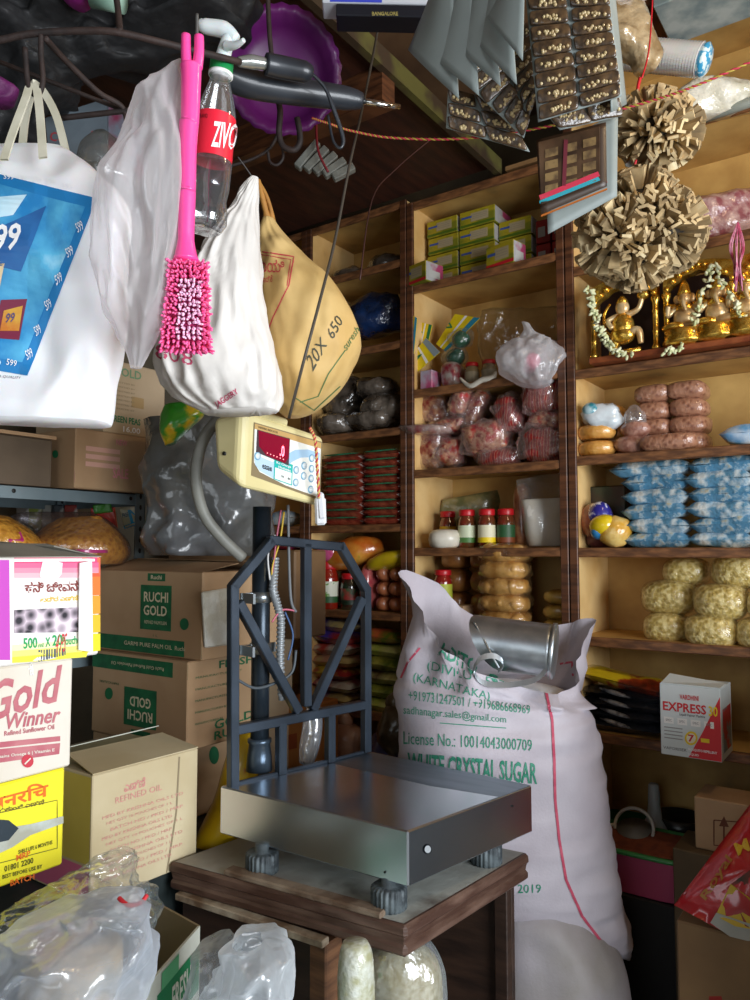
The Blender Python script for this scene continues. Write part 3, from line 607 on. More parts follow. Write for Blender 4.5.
# tops of right unit: idol shrine
zt = 2.014
GOLD = mat('d39a2e', 'f0c860', rough=.25, metal=.85, scale=60, bump=.5, bscale=90, bdist=.003)
t = thing('gilded_shrine', 'gilded arched shrine frame with columns on the right shelf', 'shrine', (-.55, 2.3, zt))
YS = 2.27
def gx(px, py, Y=YS): return PY(px, py, Y)
zb = zt+.004
m = MB(); XA0 = XA(590, YS, 2.15); XA1 = XA(800, YS, 2.2)
m.box(XA0, XA1, YS+.1, YS+.11, zb, zb+.25, mat('2a1410', rough=.6)); m.build('backing_board', t)
m = MB(); m.box(XA0, XA1, YS-.02, YS+.11, zb, zb+.018, mat('7a3a20', '94502c', rough=.4, scale=20), .003); m.build('plinth', t)
for px in (594, 656, 667, 733, 744):
    m = MB(); x = XA(px, YS, 2.1)
    m.lathe((x, YS, zb+.018), (0, 0, 1), [(.013, 0), (.013, .01), (.008, .018), (.0085, .05), (.011, .055), (.0085, .06), (.0085, .11), (.011, .115), (.0085, .12), (.008, .14), (.013, .15), (.014, .16)], GOLD, 12); m.build('column', t)
for px0, px1 in ((597, 655), (668, 733), (744, 800)):
    x0 = XA(px0, YS, 2.2); x1 = XA(px1, YS, 2.2); m = MB(); zc = zb+.165; n = 24; vs = []
    for i in range(n+1):
        u = i/n; x = lerp(x0-.01, x1+.01, u); a = math.pi*u
        zl = zc+.055*math.sin(a)**.8+.006*abs(math.sin(a*5)); zu = zb+.235+.02*math.sin(a)
        for yy in (YS-.015, YS+.015): vs += [V((x, yy, zl)), V((x, yy, zu))]
    fs = []
    for i in range(n):
        a = i*4; b = a+4; fs += [(a, b, b+1, a+1), (a+2, a+3, b+3, b+2), (a, a+2, b+2, b), (a+1, b+1, b+3, a+3)]
    m.add(vs, fs, GOLD)
    for i in range(11):
        u = i/10; x = lerp(x0, x1, u); m.ell((x, YS-.018, zc+.02+.055*math.sin(math.pi*u)**.8), (.008, 0, 0), (0, .008, 0), (0, 0, .008), GOLD, nu=8, nv=6)
    m.build('scalloped_arch', t)
SKIN = mat('c9a06a', 'e6cfa0', rough=.3, metal=.4, scale=30)
def idol(px, name, label, seated=True):
    x = XA(px, YS+.01, 2.09); b = V((x, YS+.0, zb+.018)); m = MB(); E = lambda dx, dz, rx, rz_, mt=GOLD, dy=0, ry=None: m.ell(b+V((dx, dy, dz)), (rx, 0, 0), (0, ry or rx*.8, 0), (0, 0, rz_), mt, nu=14, nv=10)
    if seated:
        m.lathe(b, (0, 0, 1), [(.045, 0), (.048, .006), (.04, .02), (.044, .03), (.03, .034)], GOLD, 20)
        E(-.02, .042, .03, .013, GOLD); E(.02, .042, .03, .013, SKIN); E(0, .062, .024, .024, SKIN, ry=.02); E(0, .083, .02, .012, GOLD)
        E(0, .103, .014, .015, SKIN, ry=.014); m.lathe(b+V((0, 0, .112)), (0, 0, 1), [(.015, 0), (.013, .008), (.01, .02), (.004, .032)], GOLD, 12)
        m.tube([b+V((0, -.012, .103)), b+V((.002, -.022, .088)), b+V((.008, -.026, .07))], [.006, .005, .003], SKIN, 8)
        for sg in (-1, 1):
            m.tube([b+V((sg*.018, 0, .085)), b+V((sg*.034, -.006, .07)), b+V((sg*.03, -.016, .088))], [.007, .006, .005], SKIN, 8); m.tube([b+V((sg*.018, 0, .088)), b+V((sg*.036, 0, .096)), b+V((sg*.034, 0, .116))], [.006, .005, .005], GOLD, 8)
            E(sg*.016, .104, .007, .01, SKIN)
    else:
        E(0, .065, .026, .032, GOLD, ry=.02); E(0, .045, .03, .022, GOLD, ry=.02); E(0, .108, .016, .017, SKIN); m.lathe(b+V((0, 0, .118)), (0, 0, 1), [(.014, 0), (.01, .01), (.003, .018)], GOLD, 12)
        m.tube([b+V((.01, 0, .09)), b+V((.035, 0, .1)), b+V((.045, 0, .125))], [.008, .006, .006], SKIN, 8); E(.048, .13, .015, .012, GOLD)
        m.tube([b+V((-.01, 0, .09)), b+V((-.03, -.01, .08)), b+V((-.02, -.015, .06))], [.008, .006, .006], SKIN, 8)
        m.tube([b+V((.006, 0, .045)), b+V((.035, -.005, .05)), b+V((.04, 0, .02))], [.012, .009, .006], SKIN, 8); m.tube([b+V((-.006, 0, .045)), b+V((-.02, 0, .02)), b+V((-.028, 0, 0))], [.012, .009, .006], GOLD, 8)
        m.tube([b+V((-.01, .01, .04)), b+V((-.04, .01, .06)), b+V((-.045, .01, .1)), b+V((-.03, .01, .125))], [.004, .004, .004, .003], GOLD, 8); m.tube([b+V((-.03, 0, .004)), b+V((.04, 0, .006))], .007, GOLD, 8)
    m.v = [b+(p-b)*1.32 for p in m.v]; m.build(name, label=label, cat='idol', group='gilded idols in the shrine')
idol(624, 'standing_idol', 'small gold idol with raised arm and tail in the left arch', False)
idol(686, 'seated_idol', 'seated gold idol with pointed crown, left in the middle arch'); idol(718, 'seated_idol', 'seated gold idol with pale legs, right in the middle arch'); idol(748, 'seated_idol', 'gold idol cut off by the right frame edge')
def garland(pts, label, Y=2.235, n=90, r=.011):
    m = MB(); FL = mat('e6e8c8', 'c8cf9a', rough=.6, scale=40)
    pp = [PY(x, y, Y) for x, y in pts]; L = []
    for i in range(len(pp)-1):
        for k in range(n//(len(pp)-1)): L.append(lerp(pp[i], pp[i+1], k/(n//(len(pp)-1))))
    for p in L:
        q = p+V((R.uniform(-1, 1), R.uniform(-1, 1), R.uniform(-1, 1)))*.009; d = V((R.uniform(-1, 1), R.uniform(-1, 1), R.uniform(-1, 1))).normalized()
        s2 = d.orthogonal().normalized(); m.ell(q, d*r, s2*r*.45, d.cross(s2)*r*.45, FL, nu=6, nv=4)
    m.build('flower_garland', label=label, cat='garland')
garland([(589, 288), (591, 305), (597, 322), (604, 338), (614, 350), (632, 357)], 'white jasmine garland hanging at the left of the shrine')
garland([(748, 325), (738, 308), (727, 292), (714, 262), (706, 285), (698, 312), (690, 335), (676, 350), (664, 352)], 'white jasmine garland draped over the seated idols')
m = MB(); TS = mat('b8446a', 'e0a0b8', rough=.6, scale=40)
for k in range(16):
    x = 737+R.uniform(-8, 8); m.tube([PY(738, 222, 2.2), PY(x, 245, 2.2), PY(737+(x-737)*.5, 262, 2.2+R.uniform(-.01, .01)), PY(738+R.uniform(-6, 6), 288+R.uniform(-8, 4), 2.2)], .0018, TS, 5)
m.build('pink_tassel', label='pink ribbon tassel hanging before the shrine', cat='tassel')
# upper right shelves
zt = 2.345
m = MB(); m.loft([(690, 200, 760, 190, .03, 2.3), (680, 212, 780, 200, .06, 2.3), (684, 228, 790, 218, .06, 2.3), (690, 243, 790, 232, .05, 2.3)], mat('8a4a50', 'c8a8a0', rough=.35, scale=30, coat=1, bump=.6), nz=.02, nsc=18); m.build('maroon_snack_bag', label='clear bag of maroon snacks on the shelf above the shrine', cat='bag')
t = thing('cup_stack', 'long sleeve of stacked white plastic cups lying on upper right shelf', 'cups', PY(660, 90, 2.2))
a = P(612, 58, 2.05); b = P(700, 62, 1.95); m = MB(); ax = (b-a).normalized(); n = 34
a = P(608, 52, 2.12); b = P(702, 60, 2.0); ax = (b-a).normalized(); Lh = (b-a).length
pr = []
for k in range(n): pr += [(.040, Lh*k/n), (.044, Lh*(k+.4)/n)]
m.lathe(a, ax, pr, mat('ffffff', 'f0f6f8', rough=.25, scale=10, coat=.8, trans=.2), 20); m.build('nested_cups', t)
m = MB(); m.lathe(a+ax*(Lh-.003), ax, [(.040, 0), (.043, .012), (.03, .022), (.01, .026)], mat('38a0d0', 'd8f0f4', rough=.3, scale=60, lo=.48, hi=.52, coat=.8), 18); m.build('wrapped_end', t, label='blue and white crumpled sleeve end')
m = MB(); m.loft([(676, 92, 700, 78, .02, 2.15), (672, 104, 730, 80, .05, 2.15), (676, 118, 765, 88, .06, 2.15), (690, 122, 790, 100, .03, 2.15)], mat('c8c4ae', 'eceadd', rough=.3, scale=22, coat=1, bump=.8, bscale=30, bdist=.012), nz=.02, nsc=16); m.build('white_packet_bag', label='crumpled clear bag of white sachets beside the cup sleeve', cat='bag')
m = MB(); m.tube([PY(686, 125, 2.26), PY(790, 88, 2.26)], .014, mat('8a9088', rough=.5)); m.build('grey_hose_roll', label='grey ribbed tube lying along the upper right shelf edge', cat='tube')
m = MB(); m.loft([(598, 12, 640, 6, .03, 1.95), (596, 30, 650, 22, .05, 1.93), (600, 46, 655, 40, .05, 1.92), (625, 58, 662, 56, .03, 1.92), (636, 70, 655, 70, .02, 1.92)], mat('8c7450', 'c8b490', rough=.3, scale=18, coat=1, bump=.8, bscale=25, bdist=.012), nz=.03, nsc=14); m.build('brown_plastic_bag', label='brownish crumpled plastic bag hanging before the cup sleeve', cat='bag')
m = MB(); m.loft([(600, -12, 660, -14, .03, 1.95), (592, 0, 655, -6, .04, 1.95), (600, 6, 640, 2, .03, 1.95)], mat('d8c8c0', 'e8e0d8', rough=.3, coat=1, scale=12, bump=.6), nz=.02); m.build('white_plastic_bag', label='whitish crumpled bag at the top edge of the photo', cat='bag')
m = MB(); c = PY(722, -2, 2.2); m.box(c.x-.16, c.x+.3, 2.1, 2.3, c.z-.02, c.z+.12, mat('7a8a8c', 'b0b8b4', rough=.5, scale=12), .003); m.build('grey_printed_carton', label='grey-blue printed box at the top right corner', cat='box')
m = MB(); c = PY(655, 12, 2.2); m.box(c.x-.08, c.x+.09, 2.12, 2.3, c.z-.03, c.z+.14, mat('7a4a24', '5c3418', rough=.6, scale=6), .003); m.build('brown_box', label='dark brown box beside the grey-blue printed box at top', cat='box')
# =============================== LEFT UNIT contents
zt = 1.544
MR = mat('8e2620', 'b85a40', rough=.3, scale=40, coat=1, bump=.4); GS = mat('0f6a44', '3a9a70', rough=.25, scale=20, coat=1)
for c, (p0, p1, nm) in enumerate(((327, 367, 'left'), (367, 405, 'right'))):
    for k in range(9):
        z = zt+.016+k*.0305; Y = 2.33+R.uniform(-.006, .006); xa = XA(p0, Y, z); xb = XA(p1, Y, z)-.004; t = thing('masala_packet', 'dark red packet with green edge, %s of the %s stack' % (nth(8-k, 9), nm), 'packet', ((xa+xb)/2, Y, z-.015), 'dark red packets with green edges in two stacks')
        m = MB(); m.pouch(((xa+xb)/2+R.uniform(-.004, .004), Y+.03, z), ((xb-xa)/2+.006, 0, 0), (0, .07, 0), (0, 0, .019), MR, mat('d8c0b8', rough=.2, coat=1), nz=.25, nsc=22, seed=k+9*c); m.build('pouch', t)
        m = MB(); m.pouch(((xa+xb)/2, Y-.03, z+.0135), ((xb-xa)/2-.01, 0, 0), (0, .01, 0), (0, 0, .0035), GS, nz=.2, seed=k); m.build('green_edge', t)
zt = 1.896
DK = mat('2c2620', '6a6056', rough=.22, scale=16, coat=1., bump=.9, bscale=24, bdist=.014)
for i, (px, py, w, h, lb) in enumerate(((345, 400, 52, 50, 'left rear'), (378, 388, 44, 22, 'top right'), (385, 408, 50, 26, 'middle right'), (372, 421, 56, 18, 'bottom right'), (338, 424, 40, 22, 'bottom left'))):
    c = PY(px, py, 2.42-.02*i); m = MB(); m.ell(c, (w*2.95/F/2, 0, 0), (0, .08, 0), (0, 0, h*2.95/F/2), DK, e=.8, nz=.22, nsc=16, seed=i*3, nu=30, nv=18); m.build('dark_plastic_packet', label='glossy dark plastic packet, %s of the heap above the red and green packets' % lb, cat='packet', group='glossy dark packets in a heap')
zt = 2.216
m = MB(); c = PY(372, 318, 2.42); m.ell(c, (.15, 0, 0), (0, .09, 0), (0, 0, .085), mat('141c2c', '1e3f78', rough=.2, scale=10, coat=1., bump=.9, bscale=20, bdist=.014, hi=.72), e=.8, nz=.2, nsc=12); m.build('dark_blue_bag', label='dark blue shiny bag on the shadowed shelf behind the yellow sack', cat='bag')
zt = 2.52
for i, (px, py, w, h) in enumerate(((388, 232, 40, 22), (352, 244, 34, 18))):
    c = PY(px, py, 2.42); c.z = 2.52+h*2.95/F/2; m = MB(); m.ell(c, (w*2.95/F/2, 0, 0), (0, .07, 0), (0, 0, h*2.95/F/2), DK, e=.8, nz=.2, nsc=16, seed=i+30); m.build('dark_clear_bag', label='dim crumpled clear bag on top left shelf, %s' % ('right one', 'left one')[i], cat='bag')
zt = 1.222
jar(328, zt, 2.33, .042, .185, 'large red pickle jar seen through the scale frame', mat('a81c12', '8a2414', rough=.15, scale=20, coat=1), mat('e8ecd8', '6aa040', rough=.5, scale=30, lo=.55, hi=.6), mat('2c5c30', rough=.5))
jar(350, zt, 2.36, .036, .14, 'dark green jar beside the large red pickle jar', mat('1c3a28', '3a2018', rough=.15, scale=30, coat=1), mat('2c5a3a', 'a83030', rough=.5, scale=30), mat('1c3020', rough=.5))
BUN = mat('8a4a2a', 'b8704a', rough=.3, scale=24, coat=1., bump=.5)
for k in range(3):
    for c in range(2):
        m = MB(); cc = V((XA((385, 398)[c], 2.36, 1.3), 2.37+.0*c, zt+.03+.055*k)); m.ell(cc, (.028, 0, 0), (0, .05, 0), (0, 0, .028), BUN, e=.8, nz=.08, nsc=20, seed=k+c*5); m.build('bun_pack', label='round brown bun pack, %s in the %s column beside the pink pack' % (nth(2-k, 3), ('left', 'right')[c]), cat='packet', group='brown bun packs on the lower left shelf')
m = MB(); cc = V((XA(370, 2.36, 1.3), 2.36, zt+.09)); m.ell(cc, (.026, 0, 0), (0, .05, 0), (0, 0, .09), mat('a83a48', 'd87a70', rough=.3, scale=14, coat=1, bump=.6), e=.7, nz=.1); m.build('pink_packet', label='upright pinkish red packet left of the bun packs', cat='packet')
m = MB(); m.ell(PY(352, 553, 2.37), (.13, 0, .03), (0, .08, 0), (-.02, 0, .055), mat('c8641c', 'e0a040', rough=.3, scale=12, coat=1, bump=.5, c3='5a8c28'), e=.8, nz=.15, nsc=14); m.ell(PY(330, 552, 2.33), (.05, 0, .0), (0, .05, 0), (0, 0, .04), mat('b02050', 'd86090', rough=.3, coat=1, scale=20), e=.8, nz=.15); m.build('orange_snack_bag', label='orange bag with pink end lying above the red pickle jar', cat='bag')
m = MB(); m.ell(PY(392, 560, 2.36), (.09, 0, .02), (0, .06, 0), (0, 0, .035), mat('d8c01c', 'b89c14', rough=.4, scale=10, coat=.8, bump=.5), e=.8, nz=.2, nsc=16); m.build('yellow_bag', label='yellow cloth-like bag above the brown bun packs', cat='bag')
zt = .86
cols = ['8a6a98', 'b84860', 'e8c840', 'd09a7a', 'd0483c', '4a3aa0', '3a3080']
for k in range(7):
    m = MB(); z = zt+.022+k*.046; xa = XA(312+k % 2*3, 2.35, z); m.pouch((xa+.095, 2.38, z), (.1, 0, R.uniform(-.006, .006)), (0, .07, 0), (0, 0, .024), mat(cols[k], ['c8b070', 'd8d0c0', 'a83030'][k % 3], rough=.3, scale=14, coat=1., bump=.5, lo=.45, hi=.6), nz=.3, nsc=14, seed=k)
    m.build('snack_pouch', label='%s snack pouch, %s of the left pile behind the scale frame' % (['mauve', 'dark pink', 'yellow', 'tan', 'red', 'violet', 'dark blue'][k], nth(6-k, 7)), cat='packet', group='coloured snack pouches behind the frame')
for k in range(6):
    m = MB(); z = zt+.022+k*.05; xa = XA(368, 2.34, z); m.pouch((xa+.075, 2.37, z), (.085, 0, R.uniform(-.006, .006)), (0, .07, 0), (0, 0, .026), mat(['a8b83c', 'b8c050', '5c3030', 'c0ba50', 'a8ba40', 'd86038'][k], ['c8c880', '5a7020'][k % 2], rough=.3, scale=14, coat=1., bump=.5), nz=.3, nsc=14, seed=k+40)
    m.build('noodle_pouch', label='%s pouch, %s of the right pile beside the sugar sack' % (['green', 'pale green', 'dark brown', 'olive', 'yellow-green', 'orange'][k], nth(5-k, 6)), cat='packet', group='greenish pouches beside the sugar sack')
for k, (px, py, w, cl, lb) in enumerate(((345, 738, .08, ('a07868', 'c8a898'), 'pinkish tied bag under the lowest left shelf'), (390, 745, .07, ('4a4a78', '7a7ab0'), 'bluish plastic bag beside the pinkish tied bag'), (398, 722, .07, ('4a4030', '6a6048'), 'dark olive bag behind the bluish plastic bag'))):
    m = MB(); c = PY(px, py, 2.2-.04*k); m.ell(c+V((0, 0, -.03)), (w, 0, 0), (0, .07, 0), (0, 0, .09), mat(*cl, rough=.3, scale=9, coat=1., bump=.8, bscale=16, bdist=.012), e=.9, nz=.25, nsc=10, seed=k); m.ell(c+V((-.01, 0, .06)), (w*.4, 0, 0), (0, .03, 0), (0, 0, .04), mat(*cl, rough=.3, scale=9, coat=1., bump=.8, bscale=16, bdist=.012), nz=.3, nsc=14)
    m.build('tied_bag', label=lb, cat='bag')
m = MB(); m.box(-2.0, -1.3, 2.12, 2.29, 0, .68, mat('3a2a1e', rough=.6), .004); m.build('low_shelf_ledge', label='low dark ledge below the left shelves', cat='ledge')
# far left unit : red packets
zt = 1.222
for k in range(6):
    m = MB(); z = zt+.024+k*.046; xa = XA(268, 2.33, z); m.pouch((xa+.07, 2.36, z), (.085, 0, 0), (0, .07, 0), (0, 0, .025), mat('a01c20', ['d04040', 'c8a030', 'c04080'][k % 3], rough=.3, scale=16, coat=1, bump=.4, lo=.5, hi=.62), nz=.3, nsc=16, seed=k+60)
    m.build('red_pouch', label='bright red pouch, %s of the pile seen left of the frame centre bar' % nth(5-k, 6), cat='packet', group='bright red pouches in a pile')
m = MB(); xa = XA(262, 2.33, 1.56); 
m.pouch((xa+.09, 2.36, 1.58), (.1, 0, 0), (0, .06, 0), (0, 0, .03), mat('2a7aa8', 'd0d8d8', rough=.3, coat=1, scale=14), nz=.3); m.build('blue_white_pouch', label='blue and white pouch above the bright red pouches', cat='packet')

# =============================== SCALE
zp = .95
A = PZ(220, 786, zp); B = PZ(408, 831, zp); C = PZ(532, 785, zp); D = PZ(370, 751, zp)
scale = thing('platform_scale', 'steel platform weighing scale with blue-grey frame and cream indicator', 'weighing scale', (A+C)/2-V((0, 0, .15)))
STP = mat('9aa6b4', '86929e', rough=.40, metal=1, scale=3, bump=.02, stretch=(1, 8, 1)); STB = mat('e4ecf4', 'ccd6e0', rough=.26, metal=1, scale=2, bump=.2, bscale=5, bdist=.004)
dn = V((0, 0, -.098)); m = MB()
m.hexa([A+dn, B+dn, C+dn, D+dn, A, B, C, D], STB, .003)
m.poly([(222, 787), (408, 831.5), (530.5, 785.5), (370, 752)], STP, .0006)
m.disc(427, 849, 4.4, 5, mat('3a4048', rough=.3, metal=1), .001); m.disc(427, 849, 3.2, 3.8, mat('9aa0a4', rough=.5), .002)
for x, y in ((512, 806), (385, 872)): m.disc(x, y, 1.2, 1.2, BLACK, .001)
m.build('weighing_platform', scale, label='stainless steel weighing platform')
RUB = mat('343b3f', '626c70', rough=.6, metal=.3, scale=40)
KN = {}
ct = (A+B+C+D)/4; zf = .80
for (px, py) in ((389, 894), (486, 849), (262, 858)):
    b = PZ(px, py+14, zf); m = MB(); b.z = zf
    m.lathe(b, (0, 0, 1), [(.028, 0), (.032, .003), (.032, .038), (.028, .042), (.014, .042), (.014, .056)], RUB, 110, rf=lambda t, h: 1+.05*math.copysign(1, math.sin(22*t)) if .002 < h < .04 else 1)
    m.build('levelling_foot', scale)
b = D+(ct-D)*.15; b.z = zf; m = MB(); m.lathe(b, (0, 0, 1), [(.028, 0), (.032, .003), (.032, .038), (.028, .042), (.014, .042), (.014, .056)], RUB, 24); m.build('levelling_foot', scale)
fd = (D-A).normalized(); fn = V((fd.y, -fd.x, 0))
def PF(px, py, off=0.):
    q = ray(px, py); o = A+fn*(.012+off); return CAM+q*((o-CAM).dot(fn)/q.dot(fn))
FRM = mat('3c4754', '2c3540', rough=.34, metal=.5, scale=8, bump=.1, spec=.6)
fr_t = []
def fb(p, q, w=.021, nm='frame_bar', n=None):
    m = MB(); a = PF(*p); b = PF(*q); m.bar(a, b, w, FRM, up=fn, ch=.002); m.build(nm, scale)
bars = [((233, 786), (233, 584)), ((232, 588), (272, 540)), ((268, 540), (342, 547)), ((339, 544), (366, 590)), ((366, 587), (366, 752)), ((306, 543), (306, 706)),
        ((238, 602), (298, 712)), ((362, 598), (312, 710)), ((233, 730), (366, 704)), ((281, 722), (281, 774)), ((330, 712), (330, 762)), ((234, 784), (368, 751))]
for i, (p, q) in enumerate(bars): fb(p, q, .008 if i == 11 else .021)
# pipe mast
pt = PF(262, 498, -.05); pb = V((pt.x, pt.y, .955)); m = MB(); PIPE = mat('38434e', '28323a', rough=.3, metal=.6, scale=8)
m.tube([pb, V((pt.x, pt.y, 1.55))], .021, PIPE, 20); m.build('mast', scale)
m = MB(); m.lathe((pt.x, pt.y, .952), (0, 0, 1), [(.03, 0), (.028, .03), (.024, .06), (.027, .062), (.027, .07), (.022, .072)], mat('5a6a7a', '404e5c', rough=.3, metal=.6, scale=8), 24); m.build('mast_collar', scale)
for py in (597, 648):
    z = PF(262, py, -.05).z; m = MB(); g = mat('a8b0b4', rough=.3, metal=.9); c = V((pt.x, pt.y, z))
    m.lathe(c-V((0, 0, .012)), (0, 0, 1), [(.0245, 0), (.0245, .024)], g, 20); m.bar(c-fd*.055, c+fd*.04+fn*.0, .006, g, up=V((0, 0, 1)), w2=.022); m.bar(c-fd*.05+fn*.0, c-fd*.05+fn*.05, .006, g, w2=.022); m.build('clamp_bracket', scale, label='silver clamp bracket')
m = MB(); pts = [PF(275, 560, -.03), PF(273, 590, -.01), PF(281, 620, -.02), PF(280, 660, -.02), PF(282, 700, -.02)]
m.tube(pts, .008, mat('8a9094', rough=.4, metal=.3)); 
for k in range(36):
    u = k/36*(len(pts)-1); i = int(u); c = lerp(pts[i], pts[i+1], u-i); m.lathe(c, (0, 0, 1), [(.009, 0), (.0105, .003), (.009, .006)], mat('9aa0a4', rough=.4, metal=.3), 10)
m.build('spiral_cable', scale, label='grey ribbed spiral cable')
for pts, cl in (([(281, 510), (277, 535), (274, 560), (272, 585), (280, 612)], 'b05a70'), ([(284, 512), (280, 540), (272, 570), (275, 600)], 'c8a830'), ([(288, 505), (289, 560), (291, 600), (296, 612)], '6a6e72'), ([(296, 611), (282, 610), (272, 622)], 'c86a80'), ([(275, 535), (268, 555), (270, 580)], 'd0d0d0'), ([(285, 612), (293, 635), (288, 660)], '3a5a88'), ([(238, 680), (255, 688), (275, 683), (292, 672), (296, 650)], '4a5258')):
    m = MB(); m.tube([PF(x, y, -.015) for x, y in pts], .0022 if cl not in ('6a6e72', '4a5258') else .0035, mat(cl, rough=.5), 6); m.build('signal_wire', scale)
# indicator head
ind = [P(243, 407, 1.50), P(326, 436, 1.70), None, P(239, 489, 1.50)]; ind[2] = ind[1]+ind[3]-ind[0]   # TL TR BR BL of front
nf = (ind[1]-ind[0]).cross(ind[3]-ind[0]).normalized(); nf = nf if nf.dot(CAM-ind[0]) < 0 else -nf
bk = V((-.085, -.005, 0)); TLb = P(221, 420, 1.56)-ind[0]
m = MB(); CRM = mat('e8dca6', 'ddd098', rough=.4, scale=4)
wb = [ind[0]+bk+V((0, 0, -.012)), ind[1]+bk+V((0, 0, -.012)), ind[2]+bk*.8+V((0, 0, .03)), ind[3]+bk*.8+V((0, 0, .045))]
m.hexa([ind[3], ind[2], wb[2], wb[3], ind[0], ind[1], wb[1], wb[0]], CRM)
hb = lambda u, v: lerp(lerp(ind[0], ind[1], u), lerp(ind[3], ind[2], u), v)
body = m.build('indicator_housing', scale, bevel=.017, seg=4, label='cream indicator housing')
m = MB(); e = lambda u, v, o: hb(u, v)-nf*o
m.hexa([e(.12, .05, .0)+V((0, 0, .0)), e(.52, .05, 0), e(.52, .05, -.0)+bk*.5, e(.12, .05, 0)+bk*.5, e(.12, -.05, 0), e(.52, -.05, 0), e(.52, -.05, 0)+bk*.5, e(.12, -.05, 0)+bk*.5], CRM, .004); m.build('housing_ridge', body)
# face plate
m = MB()
o = .0012
m.hexa([e(.12, .80, 0), e(.955, .90, 0), e(.955, .90, o), e(.12, .80, o), e(.12, .14, 0), e(.95, .10, 0), e(.95, .10, o), e(.12, .14, o)], mat('8a7a5a', rough=.5))
q2 = [proj(hb(.12, .14)), proj(hb(.95, .10)), proj(hb(.955, .90)), proj(hb(.12, .80))]
Q = lambda u0, v0, u1, v1: [tuple(bil(q2, u0, v0)), tuple(bil(q2, u1, v0)), tuple(bil(q2, u1, v1)), tuple(bil(q2, u0, v1))]
m.poly([tuple(bil(q2, *p)) for p in ((.015, .02), (.985, .02), (.985, .965), (.9, .955), (.5, .955), (.12, .88), (.03, .74))], mat('f0f2ec', rough=.35), .0006)
m.patch(Q(.015, .02, .985, .12), mat('c8a468', rough=.45), off=.0010)
m.poly([tuple(bil(q2, *p)) for p in ((.30, .62), (.45, .45), (.62, .27), (.80, .2), (.97, .2), (.97, .32), (.84, .32), (.7, .38), (.58, .5), (.48, .66))], mat('a8cce8', rough=.4), .0009)
m.poly([tuple(bil(q2, *p)) for p in ((.03, .66), (.12, .60), (.3, .62), (.42, .75), (.42, .93), (.12, .86), (.05, .78))], mat('bcd8ee', rough=.4), .0009)
m.text('WEIGHING INDICATOR', Q(.06, .045, .35, .085), mat('5a4a30', rough=.5), .0014, True)
m.text('essae', Q(.15, .72, .29, .80), BLACK, .0014, True)
m.patch(Q(.32, .55, .59, .92), mat('18b8b0', rough=.4), off=.0012); m.patch(Q(.335, .70, .575, .905), mat('eef8f4', rough=.4), off=.0016)
m.text('Ko Charge', Q(.35, .58, .56, .635), WHITE, .0018, True); m.text('Hindustan', Q(.38, .645, .56, .69), WHITE, .0018, True); m.text('OK', Q(.42, .80, .47, .84), BLACK, .002, True); m.text('80', Q(.52, .80, .56, .84), BLACK, .002, True)
kp = m.build('keypad_panel', body, label='white keypad panel with teal sticker', recalc=False)
m = MB(); m.hexa([e(.155, .50, -.0), e(.53, .55, 0), e(.53, .55, .0036), e(.155, .50, .0036), e(.155, .22, 0), e(.53, .20, 0), e(.53, .20, .0036), e(.155, .22, .0036)], mat('4a3a40', rough=.4))
q3 = [proj(hb(.155, .22)-nf*.0036), proj(hb(.53, .20)-nf*.0036), proj(hb(.53, .55)-nf*.0036), proj(hb(.155, .50)-nf*.0036)]
Q3 = lambda u0, v0, u1, v1: [tuple(bil(q3, u0, v0)), tuple(bil(q3, u1, v0)), tuple(bil(q3, u1, v1)), tuple(bil(q3, u0, v1))]
m.poly([tuple(bil(q3, *p)) for p in ((.02, .03), (.98, .03), (.98, .72), (.88, .97), (.3, .97), (.06, .70))], mat('7c0c28', rough=.2, emit=.35), .0006)
m.text('.0', Q3(.70, .34, .84, .78), mat('ff5a6a', rough=.4, emit=6.), .001, True)
for k in range(6): m.disc(*bil(q3, .32+.1*k, .86), .6, .6, mat('ff9aa0', rough=.4, emit=1.2), .001, 8)
m.build('red_display', body, label='red lit number display', recalc=False)
BT = mat('7fb0cc', rough=.35); BT2 = mat('e0eef4', rough=.35)
for u, v in ((.08, .60), (.645, .62), (.645, .84), (.755, .50), (.755, .68), (.86, .33), (.865, .51), (.865, .68), (.865, .87)):
    c = PF(0, 0); qx, qy = bil(q2, u, v); d = ray(qx, qy); pl = hb(.5, .5)-nf*.0022; cc = CAM+d*((pl-CAM).dot(nf)/d.dot(nf))
    m = MB(); m.lathe(cc, -nf, [(.0085, -.002), (.0085, .001), (.0075, .0016)], BT, 18); m.lathe(cc, -nf, [(.0065, .0), (.0062, .0021)], BT2, 18); m.build('key_button', body)
m = MB(); sp = [P(222, 428, 1.545)]; 
m.lathe(hb(0, .55)+bk*.5, V((-.1, -1, 0)), [(.004, -.01), (.004, .003)], BLACK, 12); m.build('side_screw', body)
# conduit
m = MB(); cp = [P(236, 408, 1.62), P(214, 424, 1.62), P(201, 446, 1.62), P(196, 478, 1.63), P(203, 512, 1.65), P(220, 536, 1.67), P(243, 558, 1.70)]
CO = mat('84847c', '6a6a64', rough=.5, scale=10); m.tube(cp, .0125, CO, 14)
for k in range(60):
    u = k/60*(len(cp)-1); i = int(u); c = lerp(cp[i], cp[i+1], u-i); 
m.build('conduit_hose', scale, label='grey flexible conduit hose')
m = MB(); m.tube([P(216, 418, 1.64), P(222, 436, 1.62), P(229, 450, 1.6)], .007, BLACK); m.build('cable', scale, label='black cable behind the indicator')
t = thing('hanging_plug', 'white plastic plug hanging on twisted red and yellow string over the indicator', 'plug', P(320, 524, 1.62))
m = MB(); a = P(320, 497, 1.655); b = P(321, 525, 1.655); m.bar(a, b, .024, mat('e8eaee', rough=.35), up=FH, w2=.018, ch=.005); m.bar(a+V((0, 0, .01)), b+V((.004, 0, .012)), .016, mat('dfe2e8', rough=.35), up=FH, w2=.022, ch=.004); m.build('plug_body', t)
